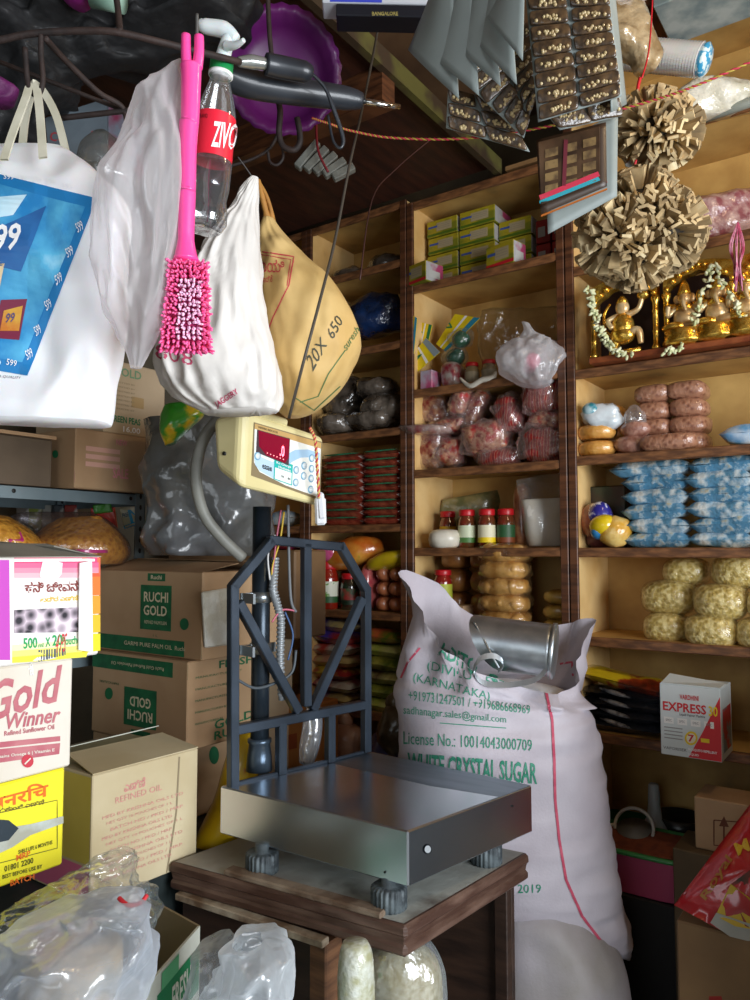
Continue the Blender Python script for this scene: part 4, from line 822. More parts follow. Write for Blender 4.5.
def twist(pts, r, c1, c2, par=None, nm='twisted_string', turns=30, **kw):
    L = []
    for i in range(len(pts)-1):
        p0 = pts[max(i-1, 0)]; p1 = pts[i]; p2 = pts[i+1]; p3 = pts[min(i+2, len(pts)-1)]
        n = 30
        for k in range(n):
            q = k/n; L.append(.5*((2*p1)+(p2-p0)*q+(2*p0-5*p1+4*p2-p3)*q*q+(-p0+3*p1-3*p2+p3)*q**3))
    L.append(pts[-1]); m = MB()
    for s2, cl in ((0, c1), (math.pi, c2)):
        o = []
        for i, p in enumerate(L):
            tt = (L[min(i+1, len(L)-1)]-L[max(i-1, 0)]).normalized(); a = tt.orthogonal().normalized(); a = (UP-tt*UP.dot(tt)).normalized() if abs(tt.dot(UP)) < .95 else (RT-tt*RT.dot(tt)).normalized(); b = tt.cross(a); ph = s2+turns*2*math.pi*i/len(L); o.append(p+(a*math.cos(ph)+b*math.sin(ph))*r*.6)
        m.tube(o, r*.75, mat(cl, rough=.7), 6, smooth_path=False)
    return m.build(nm, par, **kw)
twist([P(310, 428, 1.60), P(315, 440, 1.60), P(317, 465, 1.62), P(319, 498, 1.64)], .0028, 'c83848', 'e0c070', t, turns=14)

# =============================== WOODEN STAND
zt = .80; TL_ = PZ(168, 862, zt); TF = PZ(406, 927, zt); TR_ = PZ(530, 853, zt); TB = TL_+TR_-TF
tb = thing('wooden_stand', 'worn brown wooden cabinet stand with moulded top under the scale', 'stand', V(((TF.x+TB.x)/2, (TF.y+TB.y)/2, 0)))
TOPM = mat('8a857c', 'aeb2ac', rough=.6, scale=5, bump=.4, bscale=40, c3='4a3a30'); EDG = mat('452f26', '6b5448', rough=.45, scale=9, bump=.3, stretch=(1, 1, 6), c3='a89888', lo=.4, hi=.7)
cen = (TL_+TF+TR_+TB)/4
def ins(p, k, z): q = cen+(p-cen)*k; return V((q.x, q.y, z))
m = MB(); 
def slab(z0, z1, k0, k1, mt, ch=.003):
    m.hexa([ins(p, k0, z0) for p in (TL_, TF, TR_, TB)]+[ins(p, k1, z1) for p in (TL_, TF, TR_, TB)], mt, ch)
slab(.778, .8, 1.0, .995, EDG, .005); slab(.765, .78, .975, .985, EDG, .002); slab(.745, .767, .995, .995, EDG, .006)
m.patch([proj(ins(p, .965, .8)) for p in (TL_, TB, TR_, TF)], TOPM, 4, 4, .001)
m.build('moulded_top', tb)
m = MB(); a = PZ(228, 873, .80); b = PZ(385, 917, .80); a.z = b.z = .806; m.bar(a, b, .03, mat('8a7a68', '5a4636', rough=.6, scale=16, stretch=(1, 1, 1), bump=.4), w2=.012, ch=.003); m.build('loose_batten', tb, label='grey worn wooden batten')
BRN2 = mat('3c2a20', '261a14', rough=.5, scale=6, bump=.3, stretch=(1, 1, 5)); PLY = mat('7a5438', '5a3c28', rough=.6, scale=12, stretch=(1, 1, 6), bump=.3)
q = [ins(p, .9, 0) for p in (TL_, TF, TR_, TB)]; q = [V((p.x, p.y, 0)) for p in q]; q[1] = lerp(q[0], q[1], .70)
def wall(p, r, z0, z1, w, mt, nm, ch=.002):
    m = MB(); a = V(p); b = V(r); h = V((0, 0, (z0+z1)/2)); m.bar(a+h, b+h, w, mt, w2=z1-z0, ch=ch); m.build(nm, tb)
wall(q[0], q[1], 0.0, .735, .022, BRN2, 'front_panel'); wall(q[3], q[2], 0, .745, .02, BRN2, 'back_panel'); wall(q[0], q[3], 0, .745, .02, BRN2, 'side_panel')
m = MB(); m.box(q[1].x-.02, q[1].x+.02, q[1].y-.03, q[1].y+.02, 0, .735, PLY, .003); m.build('corner_post', tb, label='bare plywood corner post'); m = MB(); m.bar(q[0]+V((0, -.02, .74)), q[1]+V((.02, -.03, .74)), .022, mat('a89c88', '6a5440', rough=.6, scale=20, bump=.4), w2=.014, ch=.002); m.build('chipped_ledge', tb, label='chipped pale wooden ledge')
m = MB(); m.box(q[2].x-.03, q[2].x, q[2].y-.03, q[2].y+.0, 0, .745, BRN2, .002); m.build('corner_post', tb)
m = MB(); m.hexa([V((p.x, p.y, .40)) for p in q]+[V((p.x, p.y, .42)) for p in q], BRN2); m.build('inner_shelf', tb)
# bags inside
ins_z = .42
t = thing('grain_bag', 'clear bag of pale grain inside the wooden stand, right of its corner post', 'bag', P(405, 1040, 1.42)); 
m = MB(); m.loft([(380, 945, 420, 945, .03, 1.42), (366, 958, 436, 958, .06, 1.42), (362, 978, 442, 978, .07, 1.42), (362, 1010, 442, 1010, .07, 1.42), (372, 1040, 430, 1040, .06, 1.42)], mat('a89a6a', 'c8c0a0', rough=.6, scale=70, bump=.6, bscale=90), nz=.006); m.build('grain', t)
m = MB(); m.loft([(392, 925, 418, 925, .02, 1.42), (374, 940, 428, 940, .05, 1.42), (362, 957, 440, 957, .07, 1.42), (358, 978, 446, 978, .078, 1.42), (360, 1010, 446, 1010, .078, 1.42), (372, 1042, 432, 1042, .065, 1.42)], film('c8d4dc', .3, .15, .8, 20), nz=.01, fold=.03); m.build('clear_bag', t)
m = MB(); m.loft([(342, 942, 368, 942, .02, 1.27), (338, 955, 374, 955, .035, 1.27), (337, 985, 376, 985, .04, 1.27), (340, 1040, 372, 1040, .04, 1.27)], mat('a8a884', 'd0d4c8', rough=.4, scale=50, coat=.8, bump=.5), nz=.01); m.build('grain_bag', label='narrow clear bag of greenish grain against the plywood corner post', cat='bag')

# =============================== SUGAR SACK
SK = mat('c9c3cc', 'bcb4bd', rough=.55, scale=6, bump=.35, bscale=160, c3='a8a0a4', bdist=.002)
sack = thing('sugar_sack', 'tall open white woven sugar sack printed in green, behind the scale', 'sack', P(510, 960, 1.98))
def ring_mesh(m, rings, mt, n, smooth=True, capb=True):
    vs = [v for r in rings for v in r]; fs = []
    for i in range(len(rings)-1):
        for k in range(n): fs.append((i*n+k, i*n+(k+1) % n, (i+1)*n+(k+1) % n, (i+1)*n+k))
    if capb: fs.append(tuple((len(rings)-1)*n+k for k in range(n)))
    m.add(vs, fs, mt, smooth)
n = 72
rim = [(413, 592, 2.00), (424, 622, 1.90), (446, 652, 1.84), (488, 676, 1.815), (540, 692, 1.83), (573, 690, 1.88), (587, 655, 1.98), (586, 620, 2.06), (562, 624, 2.12), (510, 632, 2.15), (455, 602, 2.13), (415, 570, 2.06)]
mid = [(406, 640, 1.99), (424, 655, 1.88), (450, 672, 1.82), (488, 690, 1.79), (534, 702, 1.80), (566, 702, 1.86), (580, 690, 1.98), (575, 678, 2.08), (550, 674, 2.14), (505, 672, 2.16), (450, 660, 2.14), (415, 640, 2.08)]
def rsp(ct):
    pts = [P(*c) for c in ct]; o = []; k = n//len(pts)
    for i in range(len(pts)):
        p0 = pts[i-1]; p1 = pts[i]; p2 = pts[(i+1) % len(pts)]; p3 = pts[(i+2) % len(pts)]
        for j in range(k):
            t = j/k; o.append(.5*((2*p1)+(p2-p0)*t+(2*p0-5*p1+4*p2-p3)*t*t+(-p0+3*p1-3*p2+p3)*t**3))
    return o
def ell_ring(xl, yl, xr, yr, th, d):
    a = P(xl, yl, d); b = P(xr, yr, d); c = (a+b)/2; h = (b-a)/2; o = []
    for k in range(n):
        t = 2*math.pi*k/n; o.append(c-h*math.copysign(abs(math.cos(t))**.9, math.cos(t))-FH*th*math.copysign(abs(math.sin(t))**.9, math.sin(t)))
    return o
rr, mm = rsp(rim), rsp(mid)
rows = [(400, 672, 580, 700, .19, 1.98), (397, 700, 590, 715, .205, 1.98), (398, 740, 598, 745, .215, 1.98), (402, 790, 604, 792, .22, 1.98), (410, 840, 609, 842, .215, 1.98), (425, 875, 616, 882, .2, 1.98), (452, 900, 626, 915, .17, 1.98), (500, 915, 631, 940, .11, 1.98), (585, 940, 632, 958, .035, 1.98)]
RG = [rr, [lerp(a, b, .5) for a, b in zip(rr, mm)], mm]
er = []
for i in range(len(rows)-1):
    for k in range(8):
        t = k/8; er.append(ell_ring(*[lerp(a, b, t) for a, b in zip(rows[i], rows[i+1])]))
er.append(ell_ring(*rows[-1])); RG += [[lerp(a, b, .5) for a, b in zip(mm, er[0])]]+er
cax = P(505, 800, 1.98)
for i, r in enumerate(RG):
    for k, p in enumerate(r):
        q = p*V((1, 1, 1)).length; f = noise.noise(V((p.x*6, p.y*6, p.z*48)))*.007 + noise.noise(V((p.x*5, p.y*5, p.z*14)))*.012 + noise.noise(p*6)*.012
        if i < 6: f += math.sin(k/n*2*math.pi*14+i)*.007*(1-i/8)+noise.noise(p*14)*.04
        if i > len(RG)-22: f += noise.noise(V((p.x*22, p.y*22, p.z*8)))*.012
        c = V((cax.x, cax.y, p.z)); d = (p-c); d = d.normalized() if d.length > 1e-4 else V((0, 0, 0)); r[k] = p+d*f
m = MB(); ring_mesh(m, RG, SK, n)
TG = mat('2c8a6c', '4f9c84', rough=.6, scale=60, lo=.35, hi=.7)
T = lambda s_, q_, m_, bold=False: m.text(s_, q_, m_, .0018, bold, 2)
T('ADITO', [(440, 640), (478, 660), (476, 676), (438, 655)], TG, bold=True); T('S', [(489, 672), (499, 676), (498, 689), (488, 685)], TG, bold=True)
T('(DIVILU - 587', [(428, 660), (505, 681), (504, 692), (427, 672)], TG); T('(KARNATAKA)', [(414, 672), (490, 692), (489, 703), (413, 684)], TG)
T('+919731247501 / +919686668969', [(409, 690), (530, 706), (530, 714), (409, 700)], TG); T('sadhanagar.sales@gmail.com', [(404, 705), (506, 715), (506, 725), (404, 716)], TG)
m.line([(440, 723), (506, 728)], 1, TG); T('License No.: 10014043000709', [(404, 731), (532, 740), (532, 751), (404, 744)], TG); T('WHITE CRYSTAL SUGAR', [(408, 752), (537, 763), (537, 784), (408, 774)], TG, bold=True); T('NET Wt. 50 kg 2019', [(440, 885), (541, 884), (541, 895), (440, 897)], TG)
STRP = mat('c8506a', rough=.6)
m.line([(546, 692), (552, 720), (554, 760), (555, 800), (559, 840), (566, 880), (582, 916), (600, 940)], 2.6, STRP, .002, 40); m.line([(420, 648), (408, 662), (401, 678)], 2, STRP)
m.line([(560, 664), (572, 662), (573, 676)], 2, STRP)
m.build('woven_sack', sack, label='white woven plastic sack', recalc=False)
m = MB(); a, b = P(440, 660, 2.0), P(570, 665, 2.0); c = (a+b)/2+V((0, 0, -.075)); m.ell(c, (b-a)/2*1.0, FH*.14, (0, 0, .025), mat('f0f2f4', rough=.6, scale=80, bump=.3), nz=.05); m.build('sugar', sack, label='white sugar', kind='stuff')
sl = MB(); a = P(448, 640, 2.0)  # blue-white liner inside the left lip
# second sack below
m = MB(); m.loft([(500, 872, 530, 872, .06, 1.95), (482, 890, 572, 890, .16, 1.95), (470, 915, 600, 918, .2, 1.95), (465, 950, 620, 950, .22, 1.95), (463, 1000, 628, 1000, .22, 1.95), (465, 1060, 625, 1060, .21, 1.95), (475, 1112, 615, 1112, .18, 1.95)], mat('aba6ac', '98938f', rough=.6, scale=5, bump=.35, bscale=150, bdist=.002), n=60, nz=.02, nsc=7, fold=.02); m.build('lower_sack', label='second white woven sack lying under the tall sugar sack', cat='sack')
# scoop
sc = thing('steel_scoop', 'shiny steel cylindrical scoop lying in the mouth of the sugar sack', 'scoop', P(515, 690, 1.86))
a = P(478, 641, 1.90); b = P(553, 651, 1.84); ax = (b-a).normalized(); rr_ = .064; L = (b-a).length; up0 = (UP-ax*UP.dot(ax)).normalized(); sd = ax.cross(up0); m = MB(); vs = []; fs = []; nn = 32; mmx = 14
for j in range(mmx+1):
    for k in range(nn):
        t = 2*math.pi*k/nn; tt = j/mmx; s0 = .30*L*(1-math.cos(t-.5))/1.1*.9 - .1*L; x = lerp(s0, L, tt); vs.append(a+ax*x+(up0*math.cos(t)+sd*math.sin(t))*rr_)
for j in range(mmx):
    for k in range(nn): fs.append((j*nn+k, j*nn+(k+1) % nn, (j+1)*nn+(k+1) % nn, (j+1)*nn+k))
fs.append(tuple(mmx*nn+k for k in range(nn)))
SCM = mat('a8b0b6', 'ccd2d6', rough=.36, metal=.95, scale=14, bump=.15, bscale=30); m.add(vs, fs, SCM, True); m.lathe(b-ax*.006, ax, [(rr_*1.0, 0), (rr_*1.06, .002), (rr_*1.06, .01), (rr_*.98, .013)], SCM, 32); m.build('scoop_body', sc)
m = MB(); h = []
hp = [(546, 670), (534, 680), (508, 685), (484, 683), (474, 672), (480, 659), (494, 656), (503, 663), (498, 671)]
pts = [P(x, y, 1.79+.012*i/4) for i, (x, y) in enumerate(hp)]; L2 = []
for i in range(len(pts)-1):
    p0 = pts[max(i-1, 0)]; p1 = pts[i]; p2 = pts[i+1]; p3 = pts[min(i+2, len(pts)-1)]
    for k in range(6): q = k/6; L2.append(.5*((2*p1)+(p2-p0)*q+(2*p0-5*p1+4*p2-p3)*q*q+(-p0+3*p1-3*p2+p3)*q**3))
L2.append(pts[-1]); vs = []; fs = []
for i, p in enumerate(L2):
    u = UP*.006+FW*.003
    tt = (L2[min(i+1, len(L2)-1)]-L2[max(i-1, 0)]).normalized(); nn_ = tt.cross(u).normalized()*.0012
    vs += [p+u+nn_, p-u+nn_, p-u-nn_, p+u-nn_]
for i in range(len(L2)-1):
    for k in range(4): fs.append((i*4+k, i*4+(k+1) % 4, i*4+4+(k+1) % 4, i*4+4+k))
m.add(vs, fs, SCM); m.build('strap_handle', sc, label='bent steel strap handle')
m = MB(); m.tube([P(474, 622, 1.86), P(484, 640, 1.835), P(492, 656, 1.81), P(499, 668, 1.80)], .003, SCM, 8); m.build('rim_wire', sc)
# =============================== LEFT: bench, cartons, rack
m = MB(); DB = mat('1c2426', '2a3434', rough=.5, scale=4, bump=.3); m.box(-1.78, -1.31, .2, 1.75, 0, .775, DB, .004); m.build('dark_bench', label='dark low counter under the left stacks of cartons', cat='counter')
def face_quad(pts): return [proj(p) for p in pts]
def cartonX(name, label, px0, px1, pyt, pyb, X, dx, mt, cat='box', group=None, z0=None, Yover=None, mtop=None):
    # visible face on plane x = X between two picture columns
    pm = (pyt+pyb)/2; Y0 = PX(px0, pm, X).y; Y1 = PX(px1, pm, X).y
    z1 = PX(px1, pyt, X).z; zb = z0 if z0 is not None else PX(px1, pyb, X).z
    if Yover is not None: Y0 = Yover
    t = thing(name, label, cat, (X-dx/2, (Y0+Y1)/2, zb), group)
    m = MB(); m.box(X-dx, X, Y0, Y1, zb, z1, mt, .003)
    q = face_quad([V((X, Y0, z1)), V((X, Y1, z1)), V((X, Y1, zb)), V((X, Y0, zb))])
    qs = face_quad([V((X-dx, Y0, z1)), V((X, Y0, z1)), V((X, Y0, zb)), V((X-dx, Y0, zb))])
    return t, m, q, qs, (Y0, Y1, zb, z1)
def S(q, u0, v0, u1, v1, sh=0.): return [tuple(bil(q, u0+sh, v0)), tuple(bil(q, u1+sh, v0)), tuple(bil(q, u1, v1)), tuple(bil(q, u0, v1))]
XS = -1.17
# yellow carton (bottom of near stack)
t, m, q, qs, d = cartonX('yellow_carton', 'bright yellow carton with torn pale strip at bottom of the near left stack', -60, 64, 768, 864, XS, .34, mat('f4e82c', 'ece01e', rough=.5, scale=4))
zY = d[2]
OR = mat('e8701c', rough=.5); q = [(-60, 0)]*4
Y0, Y1, zb, z1 = d; qf = lambda y0, v0, y1, v1: None
q = face_quad([V((XS, Y0, z1)), V((XS, Y1, z1)), V((XS, Y1, zb)), V((XS, Y0, zb))])
uu = lambda px: (px-q[0][0])/(q[1][0]-q[0][0])
def TP(m, s, x0, y0, x1, y1, h, mt, off=.0012, bold=True, hr=None): m.text(s, [(x0, y0), (x1, y1), (x1, y1+(hr or h)), (x0, y0+h)], mt, off, bold)
m.patch([(-20, 772), (64, 765), (64, 772), (-20, 779)], mat('fbf6a0', rough=.5), 6, 1)
TP(m, 'सनरिच', -12, 796, 48, 780, 16, OR); TP(m, 'ಸೂರ್ಯಕಾಂತಿ ಎಣ್ಣೆ', -20, 812, 44, 799, 5, mat('6a5a20', rough=.5))
m.line([(-20, 817), (57, 800), (57, 848), (-20, 868)], .8, mat('6a6a20', rough=.5))
m.poly([(-20, 832), (30, 824), (63, 816), (63, 823), (30, 835), (12, 847), (-20, 862)], mat('c8d4d0', 'a8a898', rough=.6, scale=20), .0014)
m.poly([(-20, 818), (8, 820), (18, 828), (8, 840), (-20, 846)], mat('22303a', rough=.5), .002)
TP(m, 'SHELF LIFE 6 MONTHS', 18, 850, 52, 840, 4, mat('5a5a18', rough=.5)); TP(m, 'MRP', 16, 855, 30, 850, 6, OR); TP(m, '01801 2200', 4, 866, 33, 857, 6, mat('5a5a18', rough=.5)); TP(m, 'BEST BEFORE USE BY', 2, 875, 42, 864, 4, mat('5a5a18', rough=.5)); TP(m, 'BATCH', 10, 880, 34, 873, 6, OR)
m.build('carton_body', t)
# gold winner carton
t, m, q, qs, d = cartonX('white_carton', 'white carton with large dusty-red script lettering, second from bottom of the near left stack', -60, 72, 658, 762, XS, .34, KRAFTW, z0=d[3]+.001)
PR = mat('b8606c', 'c4787e', rough=.6, scale=30)
m.text('Gold', [(-10, 682), (62, 664), (56, 702), (-16, 724)], PR, .0012, True); m.text('Winner', [(6, 714), (62, 706), (58, 722), (3, 730)], PR, .0012, True)
TP(m, 'Refined Sunflower Oil', 4, 731, 54, 724, 5, PR); m.poly([(-30, 745), (60, 736), (60, 741), (-30, 751)], PR); m.poly([(-30, 752), (60, 743), (59, 754), (-30, 767)], PR)
TP(m, 'Contains Omega 6 | Vitamin E', -10, 756, 54, 748, 4, KRAFTW, .0016); m.disc(27, 761, 6, 6.5, mat('c83848', rough=.5), .0018); m.line([(24, 764), (30, 758)], 1.4, KRAFTW, .0022); m.text('sake', [(28, 676), (27, 662), (32, 661), (33, 675)], WHITE, .0018, True)
m.build('carton_body', t)
# top sunrise carton
t, m, q, qs, d = cartonX('pouch_carton', 'pink, white and yellow open carton printed 500ml x 20 on top of near left stack', -60, 100, 557, 652, XS+.004, .34, mat('f6f2ee', rough=.45), z0=d[3]+.001)
Y0, Y1, zb, z1 = d
MG = mat('c848c0', rough=.45); m.poly([(-20, 560), (9, 560), (10, 660), (-20, 660)], MG)
grad = mat('ee6a94', rough=.45)
for k, cl in enumerate(('e8487e', 'ee6c96', 'f296ae', 'f6bcc6')): m.patch([(14, 558+5*k), (100, 557.5+5*k), (100, 562.7+5*k), (14, 563+5*k)], mat(cl, rough=.45), 4, 1)
for k, cl in enumerate(('f0603c', 'f28038', 'f4a434', 'f4c430', 'f2e02c')): m.patch([(82, 558+19*k), (100, 557.5+19*k), (100, 576.5+18.5*k), (82, 577+19*k)], mat(cl, rough=.45), 2, 1, .001)
for k, cl in enumerate(('fbf2c0', 'f8ec80', 'f4e848')): m.patch([(12, 645+6*k), (88, 639+6*k), (86, 645+6*k), (12, 651+6*k)], mat(cl, rough=.45), 4, 1, .0008)
TP(m, 'ಹನಿ ಜೀವನಾ', 24, 582, 82, 580, 11, mat('8a3a34', rough=.5), .0014); TP(m, 'ಶುದ್ಧ ಎಣ್ಣೆ', 40, 597, 78, 595, 6, mat('e8c030', rough=.5), .0014)
m.poly([(42, 582), (39, 575), (42, 562), (52, 560), (62, 563), (61, 574), (56, 580)], mat('fbfbfb', rough=.4), .0018)
m.patch([(14, 610), (82, 607), (80, 632), (14, 633)], mat('2a2830', 'c8b8c4', rough=.4, scale=55, pat='voronoi', lo=.25, hi=.6, c3='ecdce4'), 5, 1, .0014)
G2 = mat('1fa85a', rough=.5); m.text('500', [(23, 638), (37, 637), (37, 648), (23, 649)], G2, .0014, True); m.text('ml', [(38, 643), (43, 642.6), (43, 647), (38, 647.5)], G2, .0014, True); m.text('X', [(45, 637.5), (50, 637), (50, 646), (45, 647)], G2, .0014, True); m.text('20', [(52, 635), (62, 634), (62, 645), (52, 646)], G2, .0014, True); m.text('Pouches', [(62, 637), (82, 635), (82, 643), (62, 645.5)], G2, .0014, True)
m.text('4 PS', [(57, 634), (67, 633), (64, 652), (54, 653)], mat('d84040', rough=.5), .002)
for k in range(11): m.patch([(38+2.6*k, 650-.2*k), (38+2.6*k+(1.2 if k % 3 else 1.9), 650-.2*k), (38+2.6*k+(1.2 if k % 3 else 1.9), 661-.6*k), (38+2.6*k, 661-.6*k)], mat('4a5a68', rough=.5), 1, 1, .0012)
m.build('carton_body', t)
m = MB(); fl = PX(79, 562, XS+.008); a = PX(80, 563, XS+.012); b = PX(92, 561, XS+.02); c = PX(93, 652, XS+.02); e2 = PX(79, 650, XS+.012); w = V((.003, 0, 0)); m.hexa([e2, c, c-w, e2-w, a, b, b-w, a-w], mat('f8f8f6', rough=.5)); m.build('tape_strip', t, label='white strip of folded card')
GRY = mat('a8a498', '8f8b80', rough=.7, scale=5)
m = MB(); x0, x1 = XS-.33, XS+.004; m.hexa([(x1, Y0, z1), (x1, Y1, z1), (x1, Y1, z1+.0015), (x1, Y0, z1+.0015), (x1-.13, Y0-.0, z1+.022), (x1-.12, Y1-.03, z1+.022), (x1-.12, Y1-.03, z1+.024), (x1-.13, Y0, z1+.024)], GRY); m.build('flap', t, label='grey inner face of the lid flap')
m = MB(); m.hexa([(x0, Y1-.002, z1), (x1, Y1-.002, z1), (x1, Y1, z1), (x0, Y1, z1), (x0+.03, Y1-.06, z1+.03), (x1-.05, Y1-.06, z1+.018), (x1-.05, Y1-.06, z1+.02), (x0+.03, Y1-.06, z1+.032)], GRY); m.build('flap', t)
# kraft carton with pink print (65-175)
t = thing('brown_carton', 'open-flapped tan carton with faint red print, low behind the near stack', 'box', P(120, 870, 1.62)); d0 = 1.52
A1 = P(93, 766, 1.46); B1 = P(177, 752, 1.70); A1b = P(92, 872, 1.46); B1b = P(175, 850, 1.70); C1 = P(62, 742, 1.56)
hz = (A1.z+B1.z)/2; lz = .777; A1 = V((A1.x, A1.y, hz)); B1 = V((A1.x+.01, B1.y, hz)); dv = V((-.24, 0, 0)); bt = V((0, 0, lz-hz)); PC = mat('cdbf9c', 'bfae88', rough=.7, scale=4, bump=.08, bscale=60)
m = MB(); m.hexa([A1+bt, B1+bt, B1+bt+dv, A1+bt+dv, A1, B1, B1+dv, A1+dv], PC, .002)
q = [proj(A1), proj(B1), proj(B1+bt), proj(A1+bt)]; qs = [proj(A1+dv), proj(A1), proj(A1+bt), proj(A1+dv+bt)]
PT = mat('d09088', rough=.7)
m.text('ಎಣ್ಣೆ', S(q, .3, .12, .5, .2), PT, bold=True); m.text('REFINED OIL', S(q, .22, .22, .66, .27), PT)
for k in range(10): m.text(('MFD BY KRISHNA OILS LTD', 'NET QTY 10 POUCHES OF 1 L', 'BATCH NO / PKD / MRP')[k % 3], S(q, .1+.04*(k % 3), .34+.055*k, .86-.1*(k % 2), .365+.055*k), PT)
m.patch(S(qs, .1, .72, .98, .98), mat('d06a8c', rough=.6)); m.patch(S(qs, .1, .02, .98, .7), mat('d8c460', 'cab650', rough=.6, scale=5), off=.0005); m.disc(*bil(qs, .3, .5), 4, 6, mat('c88a58', rough=.6), .001)
m.line([bil(q, .82, .03), bil(q, .80, .5), bil(q, .72, .99)], 1.6, mat('8f8064', rough=.7)); m.build('carton_body', t)
m = MB(); 
m.hexa([A1+V((0, 0, .001)), B1+V((0, 0, .001)), B1+V((0, 0, .003)), A1+V((0, 0, .003)), A1+dv*.5+V((0, .02, .018)), B1+dv*.5+V((0, 0, .016)), B1+dv*.5+V((0, 0, .018)), A1+dv*.5+V((0, .02, .020))], PC); m.build('flap', t)
m = MB(); m.hexa([A1+dv+V((0, .0, .001)), B1+dv+V((0, 0, .001)), B1+dv+V((0, 0, .003)), A1+dv+V((0, 0, .003)), A1+dv*.5+V((0, .03, .03)), B1+dv*.55+V((0, 0, .03)), B1+dv*.55+V((0, 0, .032)), A1+dv*.5+V((0, .03, .032))], mat('c8ccc0', 'b0b4a8', rough=.7, scale=4)); m.build('flap', t, label='pale grey rear lid flap')
# Ruchi Gold stack : corner edge columns ~203 / 190 ; front faces -y, side faces +x
GD = mat('1e6e44', '185c3a', rough=.6, scale=30)
def ruchi(label, pc, pyt, pyb, pl, pr, dep, inverted=False, zb=None, front=True):
    K = P(pc, pyt, dep); Kb = P(pc, pyb, dep); z1 = K.z; z0 = zb if zb is not None else Kb.z; Kx, Ky = K.x, K.y
    xl = -1.9; yr = Ky+.27
    xl = XA(pl, Ky, (z0+z1)/2)
    t = thing('oil_carton', label, 'box', ((Kx+xl)/2, Ky+.13, z0)); m = MB(); m.box(xl, Kx, Ky, yr, z0, z1, KRAFT, .003)
    fq_ = [proj(V((xl, Ky, z1))), proj(V((Kx, Ky, z1))), proj(V((Kx, Ky, z0))), proj(V((xl, Ky, z0)))]
    sq = [proj(V((Kx, Ky, z1))), proj(V((Kx, yr, z1))), proj(V((Kx, yr, z0))), proj(V((Kx, Ky, z0)))]
    return t, m, fq_, sq, (xl, Kx, Ky, yr, z0, z1)
def oily(q, rev):   # 180 degree turned print for upside-down cartons
    return [q[2], q[3], q[0], q[1]] if rev else q
KL = mat('dccfae', rough=.6)
t3 = ruchi('lowest plain carton of the rear stack, mostly in shadow', 171, 748, 848, 92, 225, 1.86, zb=.777)
t, m, f1, s1, g3 = t3; m.patch(S(f1, .3, .72, .97, .92), GD); m.disc(*bil(s1, .55, .25), 5, 9, GD); m.build('carton_body', t)
t, m, f1, s1, g2 = ruchi('upside-down green-printed oil carton in the middle of the rear stack', 188, 662, 750, 92, 225, 1.83, zb=g3[5]+.001)
f = oily(f1, True); m.patch(S(f, .0, .80, 1, .97), GD, 4); m.text('Ruchi Gold Refined Palmolein Oil', S(f, .25, .86, .8, .9), KL, .001); m.patch(S(f, .32, .17, .66, .62), GD); m.text('RUCHI', S(f, .36, .24, .62, .36), KL, .001, True); m.text('GOLD', S(f, .38, .40, .60, .52), KL, .001, True); m.patch(S(f, .38, .06, .58, .13), GD); m.disc(*bil(f, .82, .5), 4, 6, GD); m.text('PARTICULARS', S(f, .72, .62, .92, .65), GD, .001)
for k in range(5): m.text('MANUFACTURED BY', S(s1, .1, .18+.13*k, .7-.06*k, .205+.13*k), GD, .001)
m.text('GOLD', [tuple(bil(s1, .35, .72)), tuple(bil(s1, .85, .70)), tuple(bil(s1, .85, .80)), tuple(bil(s1, .35, .83))], GD, .001, True); m.text('RUCHI', [tuple(bil(s1, .35, .85)), tuple(bil(s1, .85, .83)), tuple(bil(s1, .85, .93)), tuple(bil(s1, .35, .95))], GD, .001, True); m.text('FRESH', S(s1, .4, .04, .85, .13), GD, .001, True); m.build('carton_body', t)
t, m, f1, s1, g1 = ruchi('brown oil carton with upright green square, topmost of the rear stack', 203, 572, 658, 92, 238, 1.85, zb=g2[5]+.001)
f = f1; m.patch(S(f, .0, .80, 1, .98), GD, 4); m.text('GARMI PURE PALM OIL  Ruchi', S(f, .3, .86, .85, .91), KL, .001); m.patch(S(f, .44, .17, .72, .70), GD)
m.text('RUCHI', S(f, .47, .25, .69, .37), KL, .001, True); m.text('GOLD', S(f, .47, .41, .68, .53), KL, .001, True); m.text('REFINED PALMOLEIN', S(f, .48, .59, .68, .63), KL, .001); m.patch(S(f, .50, .03, .66, .12), GD); m.text('Ruchi', S(f, .53, .05, .63, .1), KL, .001, True); m.disc(*bil(f, .84, .6), 4.5, 6, GD); m.text('1 L', S(f, .56, .75, .6, .78), GD, .001)
m.build('carton_body', t); xl, Kx, Ky, yr, z0, z1 = g1
m = MB(); m.hexa([(xl, Ky, z1), (Kx, Ky, z1), (Kx, Ky+.002, z1), (xl, Ky+.002, z1), (xl+.01, Ky+.13, z1+.026), (Kx-.01, Ky+.13, z1+.018), (Kx-.01, Ky+.13, z1+.020), (xl+.01, Ky+.13, z1+.028)], KRAFT); m.build('flap', t)
m = MB(); m.hexa([(xl, yr, z1), (Kx, yr, z1), (Kx, yr-.002, z1), (xl, yr-.002, z1), (xl+.01, Ky+.14, z1+.028), (Kx+.01, Ky+.14, z1+.024), (Kx+.01, Ky+.14, z1+.026), (xl+.01, Ky+.14, z1+.030)], KRAFT); m.build('flap', t)
m = MB(); qq = [(203, 592), (228, 588), (230, 645), (206, 648)]; a = [PX(x, y, Kx+.012) for x, y in qq]; w = V((-.01, 0, 0)); m.hexa([a[3], a[2], a[2]+w, a[3]+w, a[0], a[1], a[1]+w, a[0]+w], mat('b8b2a0', 'd8d6cc', rough=.3, scale=20, coat=1, bump=.6), .003); m.build('clear_tape_pack', label='clear plastic sleeve stuck on side of the topmost rear carton', cat='sleeve')
